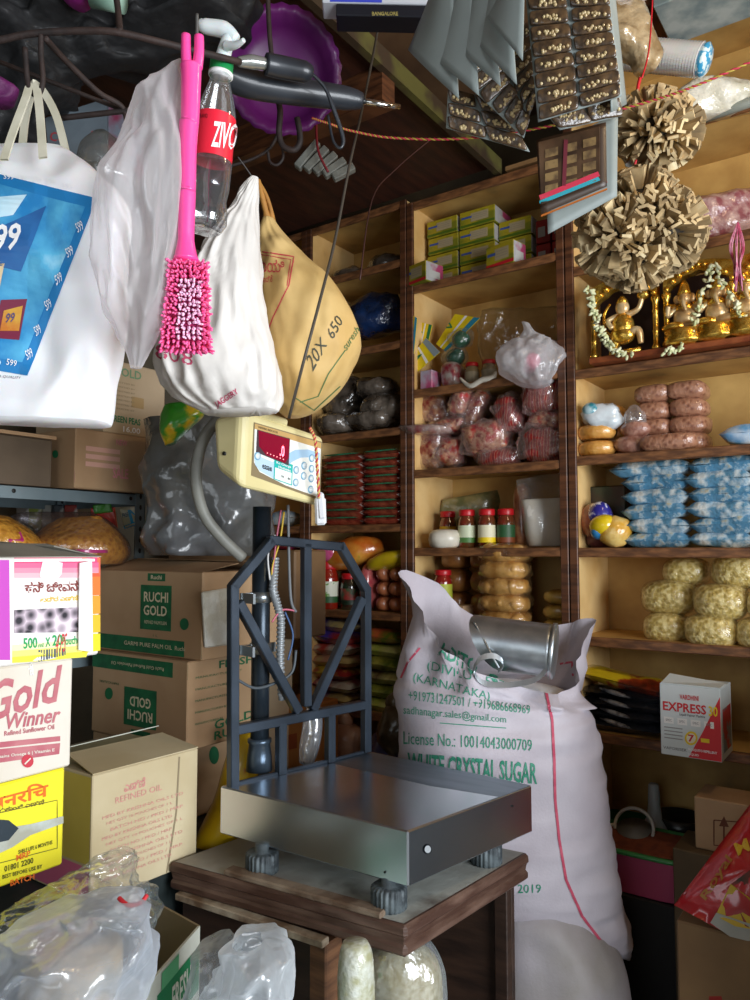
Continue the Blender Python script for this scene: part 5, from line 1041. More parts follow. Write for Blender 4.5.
# yellow-red bag leaning behind the scale
m = MB(); m.loft([(238, 730, 262, 728, .02, 1.82), (225, 760, 262, 758, .04, 1.8), (213, 800, 250, 800, .05, 1.78), (196, 838, 240, 845, .05, 1.76), (186, 870, 240, 875, .03, 1.74)], mat('e0b818', 'd0601c', rough=.35, scale=9, coat=1, lo=.56, hi=.6, c3='8a8a80'), nz=.01); m.build('yellow_bag', label='yellow and red plastic bag leaning behind the scale platform', cat='bag')
m = MB(); m.box(-1.80, -1.63, 1.98, 2.1, .5, .94, mat('b8783c', 'a86a32', rough=.7, scale=5), .003)
m.patch([(288, 735), (297, 733), (297, 748), (288, 750)], mat('9a4a24', rough=.7)); m.build('orange_brown_carton', label='orange-brown carton seen through the lower frame bars', cat='box')
m = MB(); m.box(-1.9, -1.6, 1.9, 2.1, 0, .5, KRAFT, .003); m.build('plain_brown_carton', label='plain brown carton beneath the orange-brown carton', cat='box')
m = MB(); m.loft([(308, 700, 318, 700, .01, 1.98), (304, 718, 322, 716, .02, 1.98), (300, 740, 320, 742, .02, 1.97), (300, 762, 312, 765, .01, 1.96)], film('c8d4e0', .5, .2, .8, 20), nz=.015); m.build('white_film_bag', label='thin bluish-white plastic bag hanging behind the frame', cat='bag')
m = MB(); m.box(-2.0, -1.75, 1.85, 2.0, 0, 1.15, KRAFTL, .004); m.build('pale_carton', label='tall pale carton column behind the scale mast', cat='box')
# slotted rack
RKM = mat('7c8c92', '6c7c82', rough=.5, metal=.3, scale=6)
rk = thing('slotted_rack', 'grey-blue slotted steel rack with cartons above the left stacks', 'rack', (-1.9, .9, 0)); XR = -1.86
zs1 = PX(140, 494, XR).z; yP = PX(145, 520, XR).y
def post(x, y, z0_, z1_, nm='post'):
    m = MB(); m.box(x-.003, x, y-.035, y, z0_, z1_, RKM); m.box(x-.035, x, y-.003, y, z0_, z1_, RKM)
    z = z0_+.04
    while z < z1_-.02:
        m.ell((x+.0005, y-.017, z), (.001, 0, 0), (0, .005, 0), (0, 0, .008), BLACK, nu=8, nv=4); m.ell((x-.017, y-.0035, z), (.005, 0, 0), (0, .001, 0), (0, 0, .008), BLACK, nu=8, nv=4); z += .032
    m.build(nm, rk)
post(XR, yP, 0, zs1+.03); post(XR-.4, yP, 0, zs1+.5)
post(XR-.4, .1, 0, zs1+.5); post(XR, .1, 0, zs1+.03)
for z in (zs1, zs1-.45):
    m = MB(); m.box(XR-.42, XR-.003, .06, yP-.004, z-.003, z, RKM); m.box(XR-.006, XR-.003, .06, yP-.004, z-.034, z, RKM, .0); m.box(XR-.42, XR-.417, .06, yP, z-.034, z, RKM)
    m.box(XR-.42, XR-.006, yP-.007, yP-.004, z-.034, z, RKM)
    for y in (.5, .8, 1.05, yP-.05): m.ell((XR-.0025, y, z-.015), (.001, 0, 0), (0, .006, 0), (0, 0, .006), BLACK, nu=8, nv=4)
    m.build('shelf_tray', rk)
zr = zs1+.001
t, m, q, qs, d = cartonX('brown_carton', 'brown carton with faint pink print on the rack front edge', 75, 161, 440, 492, XR+.03, .4, KRAFT, z0=zr)
PK = mat('d0828c', rough=.7)
for k in range(3): m.patch(S(q, .12, .28+.13*k, .52, .36+.13*k), mat('cfa090', rough=.7))
m.text('SALE', S(q, .44, .6, .62, .78), PK, bold=True); m.patch(S(q, .78, .5, .94, .8), mat('cf9a8c', rough=.7)); m.patch(S(q, .52, .02, .56, .98), mat('b09470', rough=.5), off=.0004); m.text('NEW', S(q, .47, .1, .6, .2), PK, bold=True)
m.patch(S(qs, .3, .72, 1, .92), mat('9a3a78', rough=.6)); m.disc(*bil(qs, .75, .4), 3, 4, GREEN); m.build('carton_body', t); g4 = d
t, m, q, qs, d = cartonX('brown_carton', 'brown carton with green print stacked on the rack carton', 104, 165, 372, 436, XR+.02, .34, KRAFTL, z0=g4[3]+.001)
m.text('GOLD', S(q, .15, .08, .6, .2), mat('7aa07a', rough=.7), bold=True)
for k in range(7): m.text('MARKETED BY', S(q, .12, .28+.06*k, .5, .30+.06*k), mat('9a8a6a', rough=.7))
m.patch(S(q, .45, .45, .65, .6), mat('b89a6a', rough=.7)); m.text('GREEN PEAS', S(q, .1, .75, .6, .84), GREEN, bold=True); m.text('16.00', S(q, .32, .88, .6, .96), WHITE, bold=True); m.build('carton_body', t)
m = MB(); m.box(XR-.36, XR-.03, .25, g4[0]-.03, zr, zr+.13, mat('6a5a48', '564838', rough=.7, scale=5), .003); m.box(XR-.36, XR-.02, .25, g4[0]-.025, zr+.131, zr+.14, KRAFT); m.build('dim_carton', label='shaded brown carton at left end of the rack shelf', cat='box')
zl = zs1-.45
# pellets bags on lower rack
SNK = mat('a8641c', 'd89a3c', rough=.35, scale=70, pat='voronoi', lo=.1, hi=.6, coat=1., bump=.8, bscale=60, bdist=.008)
t = thing('orange_snack_bag', 'large clear bag of orange snack sticks above the pink carton', 'bag', P(80, 562, 2.12))
m = MB(); m.loft([(60, 518, 100, 516, .02, 2.12), (44, 528, 116, 530, .07, 2.12), (36, 540, 124, 543, .12, 2.12), (34, 552, 126, 555, .12, 2.12), (40, 562, 120, 564, .1, 2.12)], SNK, nz=.008); m.build('snack', t)
m = MB(); m.loft([(20, 512, 92, 512, .02, 2.13), (10, 518, 108, 520, .06, 2.13), (36, 530, 120, 532, .09, 2.12), (33, 540, 126, 543, .125, 2.12), (31, 553, 128, 555, .125, 2.12), (38, 563, 122, 565, .1, 2.12)], film('8a6a60', .25, .15, .8, 20), nz=.012); m.build('clear_bag', t)
m = MB(); m.loft([(80, 549, 118, 550, .13, 2.11), (80, 552, 118, 553, .13, 2.11)], mat('b83a78', rough=.4, coat=1), cap=True); m.build('pink_label', t, label='pink printed strip')
m = MB(); m.loft([(-20, 512, 6, 516, .04, 1.98), (-30, 524, 24, 528, .09, 1.98), (-34, 540, 38, 542, .1, 1.98), (-30, 556, 40, 558, .09, 1.98)], SNK, nz=.01); m.patch([(8, 540), (20, 532), (24, 541), (12, 549)], mat('b82a70', rough=.4), off=.002); m.build('orange_snack_bag', label='orange snack bag with pink label at the left frame edge', cat='bag')
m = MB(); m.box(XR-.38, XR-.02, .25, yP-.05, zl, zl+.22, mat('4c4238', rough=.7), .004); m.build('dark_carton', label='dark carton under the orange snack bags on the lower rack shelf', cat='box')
# small packets hanging at back of rack
def sachet(q, X, c1, c2, label, group, stripe=None):
    pts = [P(x, y, X) for x, y in q]; w = FH*.012; m = MB(); m.hexa([pts[3], pts[2], pts[2]+w, pts[3]+w, pts[0], pts[1], pts[1]+w, pts[0]+w], mat(c1, c2, rough=.35, scale=18, coat=.8, bump=.4, lo=.5, hi=.6), .003)
    if stripe: 
        m.line([lerp(V(q[0]), V(q[1]), .5), lerp(V(q[3]), V(q[2]), .5)], 3, mat(stripe, rough=.4)); m.line([V(q[3])-V((0, 1.5)), V(q[2])-V((0, 1.5))], 3, mat(stripe, rough=.4)); m.text('FREE', S(q, .08, .3, .42, .5), mat('2a5a7a', rough=.5), bold=True)
    m.build('sachet', label=label, cat='packet', group=group)
gp = 'small packets hanging behind the rack'
sachet([(90, 508), (114, 506), (118, 534), (92, 526)], 2.35, 'c8281c', 'e04a30', 'red packet with green top hanging under the rack shelf', gp)
sachet([(92, 505), (110, 503), (112, 512), (94, 514)], 2.34, '4aa030', '2c7a20', 'green packet top above the hanging red packet', gp)
sachet([(119, 508), (137, 504), (142, 522), (124, 529)], 2.35, 'd8d0a0', 'c8b878', 'cream sachet with blue band hanging under the rack shelf', gp, '2aa8d8')
sachet([(158, 446), (184, 436), (190, 462), (161, 471)], 2.4, 'd8d890', 'c8c070', 'pale yellow double sachet with blue bands beside the rack cartons', gp, '2aa8d8')
for k, (x, c1) in enumerate(((28, '8a9a40'), (42, 'a8a8a0'), (64, 'a03028'), (50, '404850'), (16, '787068'), (152, '9ab0b0'))):
    sachet([(x, 505), (x+13, 505), (x+13, 530), (x, 530)], 2.45, c1, 'c8c8c0', '%s sachet hanging in the dim back of the rack' % ('olive', 'silver', 'dark red', 'slate', 'grey-brown', 'pale teal')[k], gp)
m = MB(); m.loft([(164, 405, 200, 402, .02, 1.85), (160, 418, 204, 414, .04, 1.85), (162, 434, 190, 428, .04, 1.85), (166, 446, 176, 442, .02, 1.85)], mat('3a9a2a', 'e0c020', rough=.3, scale=12, coat=1, bump=.5, lo=.5, hi=.56, c3='e07a20'), nz=.02); m.build('green_yellow_packet', label='green and yellow snack packet under the white hanging sack', cat='packet')
m = MB(); m.loft([(150, 420, 240, 410, .04, 2.1), (146, 460, 262, 450, .09, 2.1), (148, 500, 268, 500, .1, 2.1), (150, 530, 268, 530, .1, 2.1), (160, 555, 262, 556, .08, 2.1)], mat('5c5c58', '6e7276', rough=.25, scale=4, coat=1., bump=.7, bscale=9, bdist=.02), nz=.03, nsc=6, n=70, cr=.06, csc=6); m.build('grey_plastic_bundle', label='large grey plastic-wrapped bundle behind the conduit hose', cat='bundle')
m = MB(); m.box(-2.35, -1.7, 1.95, 2.12, 1.15, 1.45, mat('8a6a48', '70543a', rough=.6, scale=5, bump=.2), .006); m.build('brown_carton', label='brown carton behind the scale mast under the grey plastic bundle', cat='box')

# =============================== LOWER RIGHT
DKS = mat('16181a', rough=.6)
zb_ = .70
tray = thing('pink_basin', 'pink plastic tub with green rim right of the sugar sack', 'tub', P(645, 880, 2.15))
c = P(642, 862, 2.15); m = MB()
def sq_ring(c, a, b, z, e=.35, n=32): return [V((c.x+a*math.copysign(abs(math.cos(t))**e, math.cos(t)), c.y+b*math.copysign(abs(math.sin(t))**e, math.sin(t)), z)) for t in [2*math.pi*k/n for k in range(n)]]
zt_ = PX(642, 842, c.x).z
r = [sq_ring(c, .13, .09, zt_-.11), sq_ring(c, .15, .11, zt_), sq_ring(c, .145, .105, zt_), sq_ring(c, .125, .085, zt_-.1)]; vs = [v for x in r for v in x]; fs = []
for i in range(3):
    for k in range(32): fs.append((i*32+k, i*32+(k+1) % 32, (i+1)*32+(k+1) % 32, (i+1)*32+k))
fs += [tuple(range(31, -1, -1)), tuple(96+k for k in range(32))]; m.add(vs, fs, mat('b0486c', rough=.45)); m.build('tub', tray)
m = MB(); m.tube(sq_ring(c, .152, .112, zt_+.004)+[sq_ring(c, .152, .112, zt_+.004)[0]], .007, mat('3a8a4a', rough=.4), 8, smooth_path=False, cap=False); m.build('green_rim', tray)
m = MB(); m.hexa([(c.x-.13, c.y-.09, zt_-.03), (c.x+.13, c.y-.09, zt_-.03), (c.x+.13, c.y+.09, zt_-.03), (c.x-.13, c.y+.09, zt_-.03), (c.x-.12, c.y-.08, zt_+.0), (c.x+.12, c.y-.08, zt_), (c.x+.1, c.y+.07, zt_+.02), (c.x-.1, c.y+.07, zt_+.02)], mat('8a4a30', '70382a', rough=.7, scale=40, bump=.3), .01); m.build('brown_powder', tray, label='red-brown powder heap', kind='stuff')
m = MB(); cc = P(634, 828, 2.2); m.tube([cc+V((.055*math.cos(a), .02*math.sin(a), .05*math.sin(a))) for a in [math.pi*2*k/16 for k in range(17)]], .005, mat('c8c8c0', rough=.4), 8, cap=False); m.tube([cc+V((-.055, 0, 0)), cc+V((-.085, -.01, -.01))], .005, mat('c8c8c0', rough=.4), 8); m.lathe(cc, (0, -.3, 1), [(.05, 0), (.035, -.02), (.01, -.03)], mat('8a8a84', rough=.5), 16); m.build('tea_strainer', label='white-rimmed tea strainer resting on the pink tub', cat='strainer')
m = MB(); cc = P(655, 838, 2.28); m.lathe(cc, (0, 0, 1), [(.05, 0), (.045, .02), (.022, .06), (.018, .1), (.016, .155), (.012, .16)], mat('a8b0b0', rough=.4, trans=.1), 20); m.build('white_funnel', label='upturned white plastic funnel behind the pink tub', cat='funnel')
m = MB(); cc = P(622, 838, 2.32); m.lathe(cc-V((0, 0, .03)), (0, 0, 1), [(.09, 0), (.11, .08), (.105, .08), (.085, .01)], mat('1c6a3c', rough=.4), 24); m.build('green_bowl', label='dark green bowl behind the strainer beside the sugar sack', cat='bowl')
m = MB(); cc = P(680, 832, 2.3); m.lathe(cc-V((0, 0, .03)), (0, 0, 1), [(.02, 0), (.06, .02), (.075, .08), (.07, .08), (.05, .02)], mat('3a3c3c', rough=.3, metal=.7), 24); m.build('dark_bowl', label='dark metal bowl beside the funnel', cat='bowl')
m = MB(); m.box(c.x-.2, c.x+.16, c.y-.1, 2.285, 0, zt_-.112, mat('0f1012', rough=.6), .004); m.build('dark_crate', label='black crate under the pink tub', cat='crate')
bx = lambda q, d: None
m = MB(); A1 = PY(694, 796, 2.15); z1 = A1.z; xb = A1.x; zb2 = PY(696, 848, 2.15).z; m.box(xb, xb+.3, 2.15, 2.28, zb2, z1, KRAFT, .003); MK = mat('6a3a28', rough=.7)
m.line([(714, 820), (714, 845), (740, 848), (740, 822), (714, 820)], 1.2, MK); m.line([(724, 842), (724, 822)], 1.8, MK); m.poly([(719, 826), (724, 816), (729, 827)], MK); m.build('arrow_carton', label='brown carton with printed up arrow at lower right', cat='box')
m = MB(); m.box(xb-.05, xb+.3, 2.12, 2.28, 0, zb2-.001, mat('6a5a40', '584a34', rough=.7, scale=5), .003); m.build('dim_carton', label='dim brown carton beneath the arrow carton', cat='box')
t = thing('tape_carton', 'large dark brown carton with vertical red tape, bottom right corner', 'box', P(720, 1000, 1.75)); m = MB(); A1 = P(676, 920, 1.72); A1 = V((A1.x, A1.y, A1.z)); x1 = A1.x+.5; m.box(A1.x, x1, A1.y, A1.y+.25, 0, A1.z, mat('8a6c48', '7a5e3e', rough=.7, scale=5), .004)
m.poly([(709, 928), (724, 930), (724, 1010), (709, 1010)], mat('9c241c', rough=.5)); m.build('carton_body', t)
m = MB(); bg = [(674, 905), (757, 795), (800, 790), (800, 950), (720, 930)]; dd = [1.72, 1.78, 1.72, 1.6, 1.66]
pts = [P(x, y, k) for (x, y), k in zip(bg, dd)]; cen_ = sum(pts, V((0, 0, 0)))/5; nrm = (pts[1]-pts[0]).cross(pts[4]-pts[0]).normalized(); nrm = nrm if nrm.dot(CAM-cen_) > 0 else -nrm
vs = []; fs = []; N2 = 12
RD2 = mat('b81c24', 'a01820', rough=.3, scale=8, coat=1, bump=.6, bscale=12, bdist=.012)
ring = []
for i in range(5):
    for k in range(8): ring.append(lerp(pts[i], pts[(i+1) % 5], k/8))
nr_ = len(ring)
for j in range(6):
    s_ = 1-j/6
    for p in ring: vs.append(lerp(cen_, p, s_)+nrm*(.035*(1-s_**3)+.006*noise.noise(p*20+V((j, 0, 0)))))
vs.append(cen_+nrm*.035)
for j in range(6):
    s_ = 1-j/6
    for p in ring: vs.append(lerp(cen_, p, s_)-nrm*(.02*(1-s_**3)))
vs.append(cen_-nrm*.02)
for base in (0, 6*nr_+1):
    for j in range(5):
        for k in range(nr_): fs.append((base+j*nr_+k, base+j*nr_+(k+1) % nr_, base+(j+1)*nr_+(k+1) % nr_, base+(j+1)*nr_+k))
    for k in range(nr_): fs.append((base+5*nr_+k, base+5*nr_+(k+1) % nr_, base+6*nr_))
for k in range(nr_): b2 = 6*nr_+1; fs.append((k, (k+1) % nr_, b2+(k+1) % nr_, b2+k))
m.add(vs, fs, RD2, True)
m.poly([(730, 885), (760, 862), (800, 900), (800, 950), (745, 925)], mat('1c2a1c', '8a2418', rough=.3, scale=20, coat=1), .004); m.poly([(716, 915), (731, 884), (760, 905), (790, 935), (735, 925)], mat('c8a81c', rough=.4), .005); m.poly([(711, 922), (717, 912), (760, 926), (770, 945), (730, 935)], mat('a8a8a0', rough=.4), .006)
m.text('Royal', [(700, 895), (727, 855), (735, 862), (708, 902)], mat('a8742c', rough=.4), .004, True); m.text('Mayo', [(734, 845), (775, 825), (780, 842), (740, 860)], mat('d8b02c', rough=.4), .004, True)
m.build('red_bag', label='large red plastic pack with gold lettering leaning at lower right', cat='bag')

# =============================== FLOOR LEFT BAGS
m = MB(); m.box(-1.1, -.35, .42, 1.0, 0, .50, mat('c4c8ca', 'b4b8ba', rough=.5, scale=4), .004); m.build('added_pale_stool', label='added stool, pale to brighten reflections, under the plastic bags at bottom left', cat='stool')  # added support for the bags, coloured pale to brighten the platform's reflection
t = thing('open_carton', 'small open white carton with green stripes beside the wooden stand', 'box', P(170, 1000, 1.22))
K = P(145, 988, 1.10); Rr = P(199, 925, 1.28); Lb = P(154, 914, 1.38); hz = (K.z+Rr.z)/2
K = V((K.x, K.y, hz)); Rr = V((Rr.x, Rr.y, hz)); Lb = V((Lb.x-.06, Lb.y, hz)); K2 = K+(Lb-Rr); CI = mat('8a7a5c', rough=.7); CO2 = mat('c8ccc0', 'b8bcb0', rough=.6, scale=5)
dnn = V((0, 0, -(hz-.501)))
for i, (p, r_) in enumerate(((K, Rr), (Rr, Lb), (Lb, K2), (K2, K))):
    m = MB(); m.bar(p+dnn/2, r_+dnn/2, .004, CO2 if i != 1 else CI, w2=-dnn.z)
    if i == 0:
        q = [proj(K), proj(Rr), proj(Rr+dnn), proj(K+dnn)]; m.patch(S(q, .0, .10, 1, .32), GREEN, 3, 1, .001); m.patch(S(q, 0, .48, 1, .85), GREEN, 3, 1, .001); m.text('FRESH', S(q, .5, .14, .85, .28), CO2, .0015, True); m.patch(S(q, .3, .02, .62, .1), mat('5aa878', rough=.6), off=.0012)
    m.build('carton_wall', t)
m = MB(); bb = [K+dnn, Rr+dnn, Lb+dnn, K2+dnn]; m.hexa(bb+[b+V((0, 0, .004)) for b in bb], CI); m.build('carton_base', t)
WB = film('e2ecfa', .34, .2, 1., 14, .25); CBG = film('b8ccd8', .1, .08, 1., 18, .7)
m = MB(); m.loft([(50, 916, 144, 908, .03, 1.0), (22, 928, 146, 922, .07, 1.0), (4, 945, 144, 942, .09, 1.0), (-10, 970, 140, 968, .11, 1.0), (-15, 1005, 134, 1005, .11, 1.0), (-10, 1060, 125, 1060, .1, 1.0)], WB, n=120, nz=.04, nsc=8, seed=3, fold=.04, folds=7, sub=12, cr=.05, csc=8); m.build('white_carrier_bag', label='crumpled bluish-white carrier bag at bottom left corner', cat='bag')
m = MB(); m.loft([(60, 945, 115, 945, .03, 1.02), (34, 960, 120, 960, .06, 1.02), (20, 1000, 118, 1000, .08, 1.02), (25, 1055, 110, 1055, .07, 1.02)], mat('9a9484', 'c8b088', rough=.6, scale=14), nz=.03); m.build('bag_contents', label='pale packets inside the crumpled carrier bag', cat='packet')
m = MB(); m.loft([(104, 858, 130, 855, .012, 1.14), (92, 868, 124, 868, .03, 1.14), (78, 882, 124, 884, .05, 1.13), (40, 896, 134, 900, .07, 1.12), (8, 912, 150, 912, .08, 1.12), (0, 950, 148, 950, .08, 1.12)], CBG, n=90, nz=.03, nsc=12, seed=8, fold=.08, sub=10, cr=.045, csc=12); m.loft([(140, 884, 150, 882, .01, 1.1), (130, 893, 148, 892, .02, 1.1), (122, 904, 146, 905, .03, 1.1)], CBG, nz=.02, nsc=20); m.tube([P(119, 898, 1.03), P(128, 905, 1.02), P(140, 903, 1.03), P(147, 895, 1.04)], .003, REDP, 8); m.build('clear_plastic_bag', label='clear crumpled plastic bag with red edge rising behind the white carrier bag', cat='bag')
m = MB(); m.loft([(238, 942, 262, 940, .02, 1.05), (228, 950, 284, 948, .05, 1.05), (222, 970, 287, 968, .06, 1.05), (205, 1000, 284, 1000, .08, 1.05), (200, 1050, 280, 1050, .08, 1.05)], film('e8f0f6', .42, .25, .9, 18, .2), n=80, nz=.01, nsc=14, fold=.08, folds=6, open_top=True, sub=10, cr=.03, csc=14); m.loft([(196, 955, 226, 945, .03, 1.1), (190, 985, 235, 975, .06, 1.1), (188, 1040, 240, 1040, .07, 1.1)], film('c0c8cc', .25, .2, .9, 18, .2), nz=.02, cr=.03, csc=12, n=60); m.build('small_white_bag', label='small rolled-open white plastic bag in front of the wooden stand', cat='bag')

# =============================== HANGING FOREGROUND
RUST = mat('1f1614', '33241f', rough=.7, scale=30, bump=.5, bscale=60)
hk = thing('rusty_hook_rail', 'rusty bent iron rail with hooks across the top left', 'rail', P(120, 20, .95))
def T_(pts, r, nm, mt=RUST, par=hk, **k): m = MB(); m.tube([P(*p) for p in pts], r*.8, mt, 10); m.build(nm, par, **k)
T_([(-30, 44, .95), (0, 40, .95), (30, 34, .95), (75, 31, .95), (115, 32, .95), (160, 42, .97), (200, 52, 1.0), (240, 62, 1.05)], .0055, 'rail_bar')
T_([(41, 34, .95), (41, 55, .95), (43, 78, .95), (41, 90, .95), (36, 95, .95), (30, 90, .95), (27, 76, .95), (25, 48, .95)], .0042, 'hook')
T_([(45, 38, .95), (65, 60, 1.0), (98, 92, 1.05), (124, 110, 1.08), (128, 150, 1.08)], .005, 'strut')
T_([(62, 118, 1.08), (124, 111, 1.08), (150, 108, 1.08)], .005, 'strut')
T_([(-5, 60, 1.05), (128, 112, 1.09)], .004, 'strut')
T_([(197, 14, .9), (197, 35, .9), (197, 56, .9), (193, 64, .9), (189, 62, .9), (188, 50, .92)], .0025, 'hook', mat('6a6a68', rough=.5, metal=.6))
m = MB(); m.tube([P(120, 32, .95), P(118, 10, .97), P(110, -60, 1.0), P(108, -200, 1.1)], .004, RUST, 8); m.build('hanger_rod', hk)
hk2 = thing('iron_hook_cluster', 'cluster of large dark iron hooks hanging left of the steel-tipped tool', 'hooks', P(280, 150, 1.5))
T_([(236, 66, 1.5), (258, 74, 1.5), (274, 90, 1.5), (280, 110, 1.5), (279, 132, 1.5), (283, 146, 1.5), (294, 150, 1.5), (300, 142, 1.5), (299, 128, 1.5), (297, 118, 1.5)], .0075, 'hook', RUST, hk2)
T_([(222, 168, 1.55), (250, 160, 1.55), (270, 148, 1.55), (280, 128, 1.55)], .004, 'hook', RUST, hk2)
T_([(268, 152, 1.52), (270, 162, 1.52), (277, 165, 1.52), (283, 158, 1.52), (282, 146, 1.52)], .0035, 'hook', RUST, hk2)
T_([(279, 100, 1.5), (270, 40, 1.5), (266, -60, 1.5)], .006, 'hanger_rod', RUST, hk2)
# tarp
TAR = mat('08090b', '121316', rough=.75, scale=4, bump=.6, bscale=14, coat=.05, bdist=.02)
m = MB(); m.loft([(-80, -40, 200, -40, .1, 1.55), (-80, -10, 260, 0, .14, 1.55), (-90, 30, 240, 30, .13, 1.55), (-90, 66, 140, 60, .12, 1.55), (-90, 96, 62, 92, .1, 1.55), (-90, 150, 36, 150, .06, 1.55)], TAR, n=120, nz=.06, nsc=6, seed=5, fold=.08, folds=11, sub=12, cr=.07, csc=7); m.build('black_tarpaulin', label='bunched black plastic sheet hanging across the top left', cat='sheet')
m = MB(); m.loft([(-40, 60, 6, 80, .02, 1.2), (-40, 80, 18, 88, .03, 1.2), (-40, 104, 8, 100, .02, 1.2)], mat('6a2060', '541850', rough=.6, scale=30, bump=.5), nz=.02, nsc=20); m.build('magenta_scrubber', label='magenta mesh scrubber at the left frame edge', cat='scrubber')
m = MB(); m.loft([(60, -12, 100, -12, .03, 1.4), (62, -2, 92, 0, .03, 1.4), (70, 4, 86, 6, .02, 1.4)], mat('8a1c78', rough=.5, coat=.5)); m.build('magenta_packet', label='magenta pack at the top edge above the black sheet', cat='packet')
m = MB(); a = P(92, -4, 1.38); b = P(124, 2, 1.38); m.tube([a, b], .02, mat('8aa898', '6a8a7a', rough=.5, scale=12), 16, smooth_path=False); m.build('green_tube', label='pale green tube at the top edge above the black sheet', cat='tube')
t = thing('grey_carton', 'dim grey carton with red lettering ending ndy behind the rusty rail', 'box', P(85, 150, 1.75)); m = MB()
qn = [(45, 118), (107, 98), (107, 160), (50, 165)]; p_ = [P(x, y, d) for (x, y), d in zip(qn, (1.7, 1.75, 1.75, 1.7))]; w = FH*.15
m.hexa([p_[3], p_[2], p_[2]+w, p_[3]+w, p_[0], p_[1], p_[1]+w, p_[0]+w], mat('5e6a72', '505a62', rough=.6, scale=6)); m.text('candy', [(50, 128), (93, 126), (93, 146), (50, 146)], mat('8a2430', rough=.6)); m.build('carton_body', t)
m = MB(); p2_ = [P(x, y, 1.76) for x, y in ((107, 98), (128, 112), (128, 150), (107, 160))]; m.hexa([p2_[3], p2_[2], p2_[2]+w*.8, p2_[3]+w, p2_[0], p2_[1], p2_[1]+w*.8, p2_[0]+w], mat('7a8490', '8a3050', rough=.6, scale=22)); m.build('printed_side', t)
m = MB(); m.loft([(94, 134, 108, 132, .02, 1.5), (84, 146, 122, 145, .05, 1.5), (80, 162, 130, 160, .06, 1.5), (84, 185, 140, 185, .05, 1.5)], film('8a8a80', .3, .2, .8, 20), nz=.02); m.build('clear_round_bag', label='dim clear bag below the grey lettered carton', cat='bag')
# tote bag
tote = thing('tote_bag', 'large white non-woven tote bag with blue printed panel hanging at left', 'bag', P(20, 425, .95))
TW = mat('f4f4f6', 'eceef2', rough=.6, scale=5, bump=.25, bscale=7, bdist=.006, trans=.15); m = MB()
m.loft([(-40, 150, 60, 147, .004, .97), (-50, 156, 76, 158, .012, .965), (-60, 172, 104, 180, .022, .96), (-68, 205, 124, 206, .03, .955), (-75, 255, 124, 255, .036, .95), (-80, 310, 122, 310, .04, .95), (-85, 360, 116, 362, .042, .95), (-88, 405, 109, 408, .042, .95), (-88, 420, 105, 424, .036, .95)], TW, n=110, nz=.006, nsc=7, seed=2, e=.45, cr=.01, csc=11, cz=.5, sub=9)
BPn = mat('1f7fbe', '58b4dc', rough=.5, scale=14, c3='a8dcf0', lo=.42, hi=.62); BD = mat('1a4c8c', '2a6aa8', rough=.5, scale=12)
qp = [(-60, 160), (97, 199), (28, 376), (-110, 352)]
BE = mat('1a7ab8', rough=.5); m.patch(qp, BE, 50, 50, .0014)
m.patch([tuple(bil(qp, *p)) for p in ((.0, .045), (.955, .06), (.93, .935), (0, .94))], BPn, 50, 50, .0022)
m.patch([(-20, 238), (47, 207), (22, 272), (-20, 262)], BD, 30, 30, .003); m.patch([(-20, 200), (28, 196), (14, 216), (-20, 222)], mat('a8d8ec', 'd8eef6', rough=.5, scale=12), 20, 20, .003)
m.text('599', [(-16, 227), (24, 224), (19, 250), (-18, 256)], WHITE, .0038, True, 1)
m.patch([(2, 300), (28, 299), (20, 341), (-6, 339)], mat('7a2440', rough=.5), 16, 16, .003); m.patch([(5, 311), (24, 306), (20, 332), (1, 332)], mat('d8a83c', 'c8782c', rough=.5, scale=30), 16, 16, .0036); m.text('99', [(8, 314), (17, 313), (15, 323), (6, 324)], mat('5a4a70', rough=.5), .0042, True)
m.patch([(-20, 262), (6, 262), (0, 292), (-20, 300)], mat('c8a070', 'e0c8a0', rough=.5, scale=20), 16, 16, .003)
for k, (x, y) in enumerate(((5, 175.5), (20, 176), (34, 177.5), (48, 180), (64, 184.5))): m.text('599', [(x, y), (x+10, y+1.5), (x+10, y+6), (x, y+5)], WHITE, .0032)
for k, (x, y) in enumerate(((76, 225), (66, 250), (55, 277), (45, 302), (34, 328), (25, 352))): m.text('599', [(x, y), (x+6, y-4), (x+9, y+5), (x+3, y+9)], WHITE, .0032)
for x in (8, -8): m.text('599', [(x, 359), (x+10, 361), (x+9, 367), (x-1, 365)], WHITE, .0032)
m.text('SUPER QUALITY', [(-10, 374), (22, 377), (21, 380), (-11, 377)], mat('6a7078', rough=.6), .0014)
m.build('bag_body', tote, recalc=False)
HND = mat('d8d4c0', 'c4c0a8', rough=.6, scale=20)
def strap(pts, w, par, nm='handle', mt=HND, wv=None):
    L = []
    for i in range(len(pts)-1):
        p0 = pts[max(i-1, 0)]; p1 = pts[i]; p2 = pts[i+1]; p3 = pts[min(i+2, len(pts)-1)]
        for k in range(6): q = k/6; L.append(.5*((2*p1)+(p2-p0)*q+(2*p0-5*p1+4*p2-p3)*q*q+(-p0+3*p1-3*p2+p3)*q**3))
    L.append(pts[-1]); m = MB(); vs = []; fs = []
    for i, p in enumerate(L):
        t = (L[min(i+1, len(L)-1)]-L[max(i-1, 0)]).normalized(); a = (RT-t*RT.dot(t)).normalized() if abs(t.dot(RT)) < .9 else UP; a = a*w/2; b = t.cross(a).normalized()*.0012; vs += [p+a+b, p-a+b, p-a-b, p+a-b]
    for i in range(len(L)-1):
        for k in range(4): fs.append((i*4+k, i*4+(k+1) % 4, i*4+4+(k+1) % 4, i*4+4+k))
    m.add(vs, fs, mt); m.build(nm, par)
strap([P(4, 160, .90), P(12, 135, .92), P(25, 100, .94), P(30, 86, .95), P(36, 86, .95), P(40, 115, .93), P(43, 158, .90)], .0095, tote)
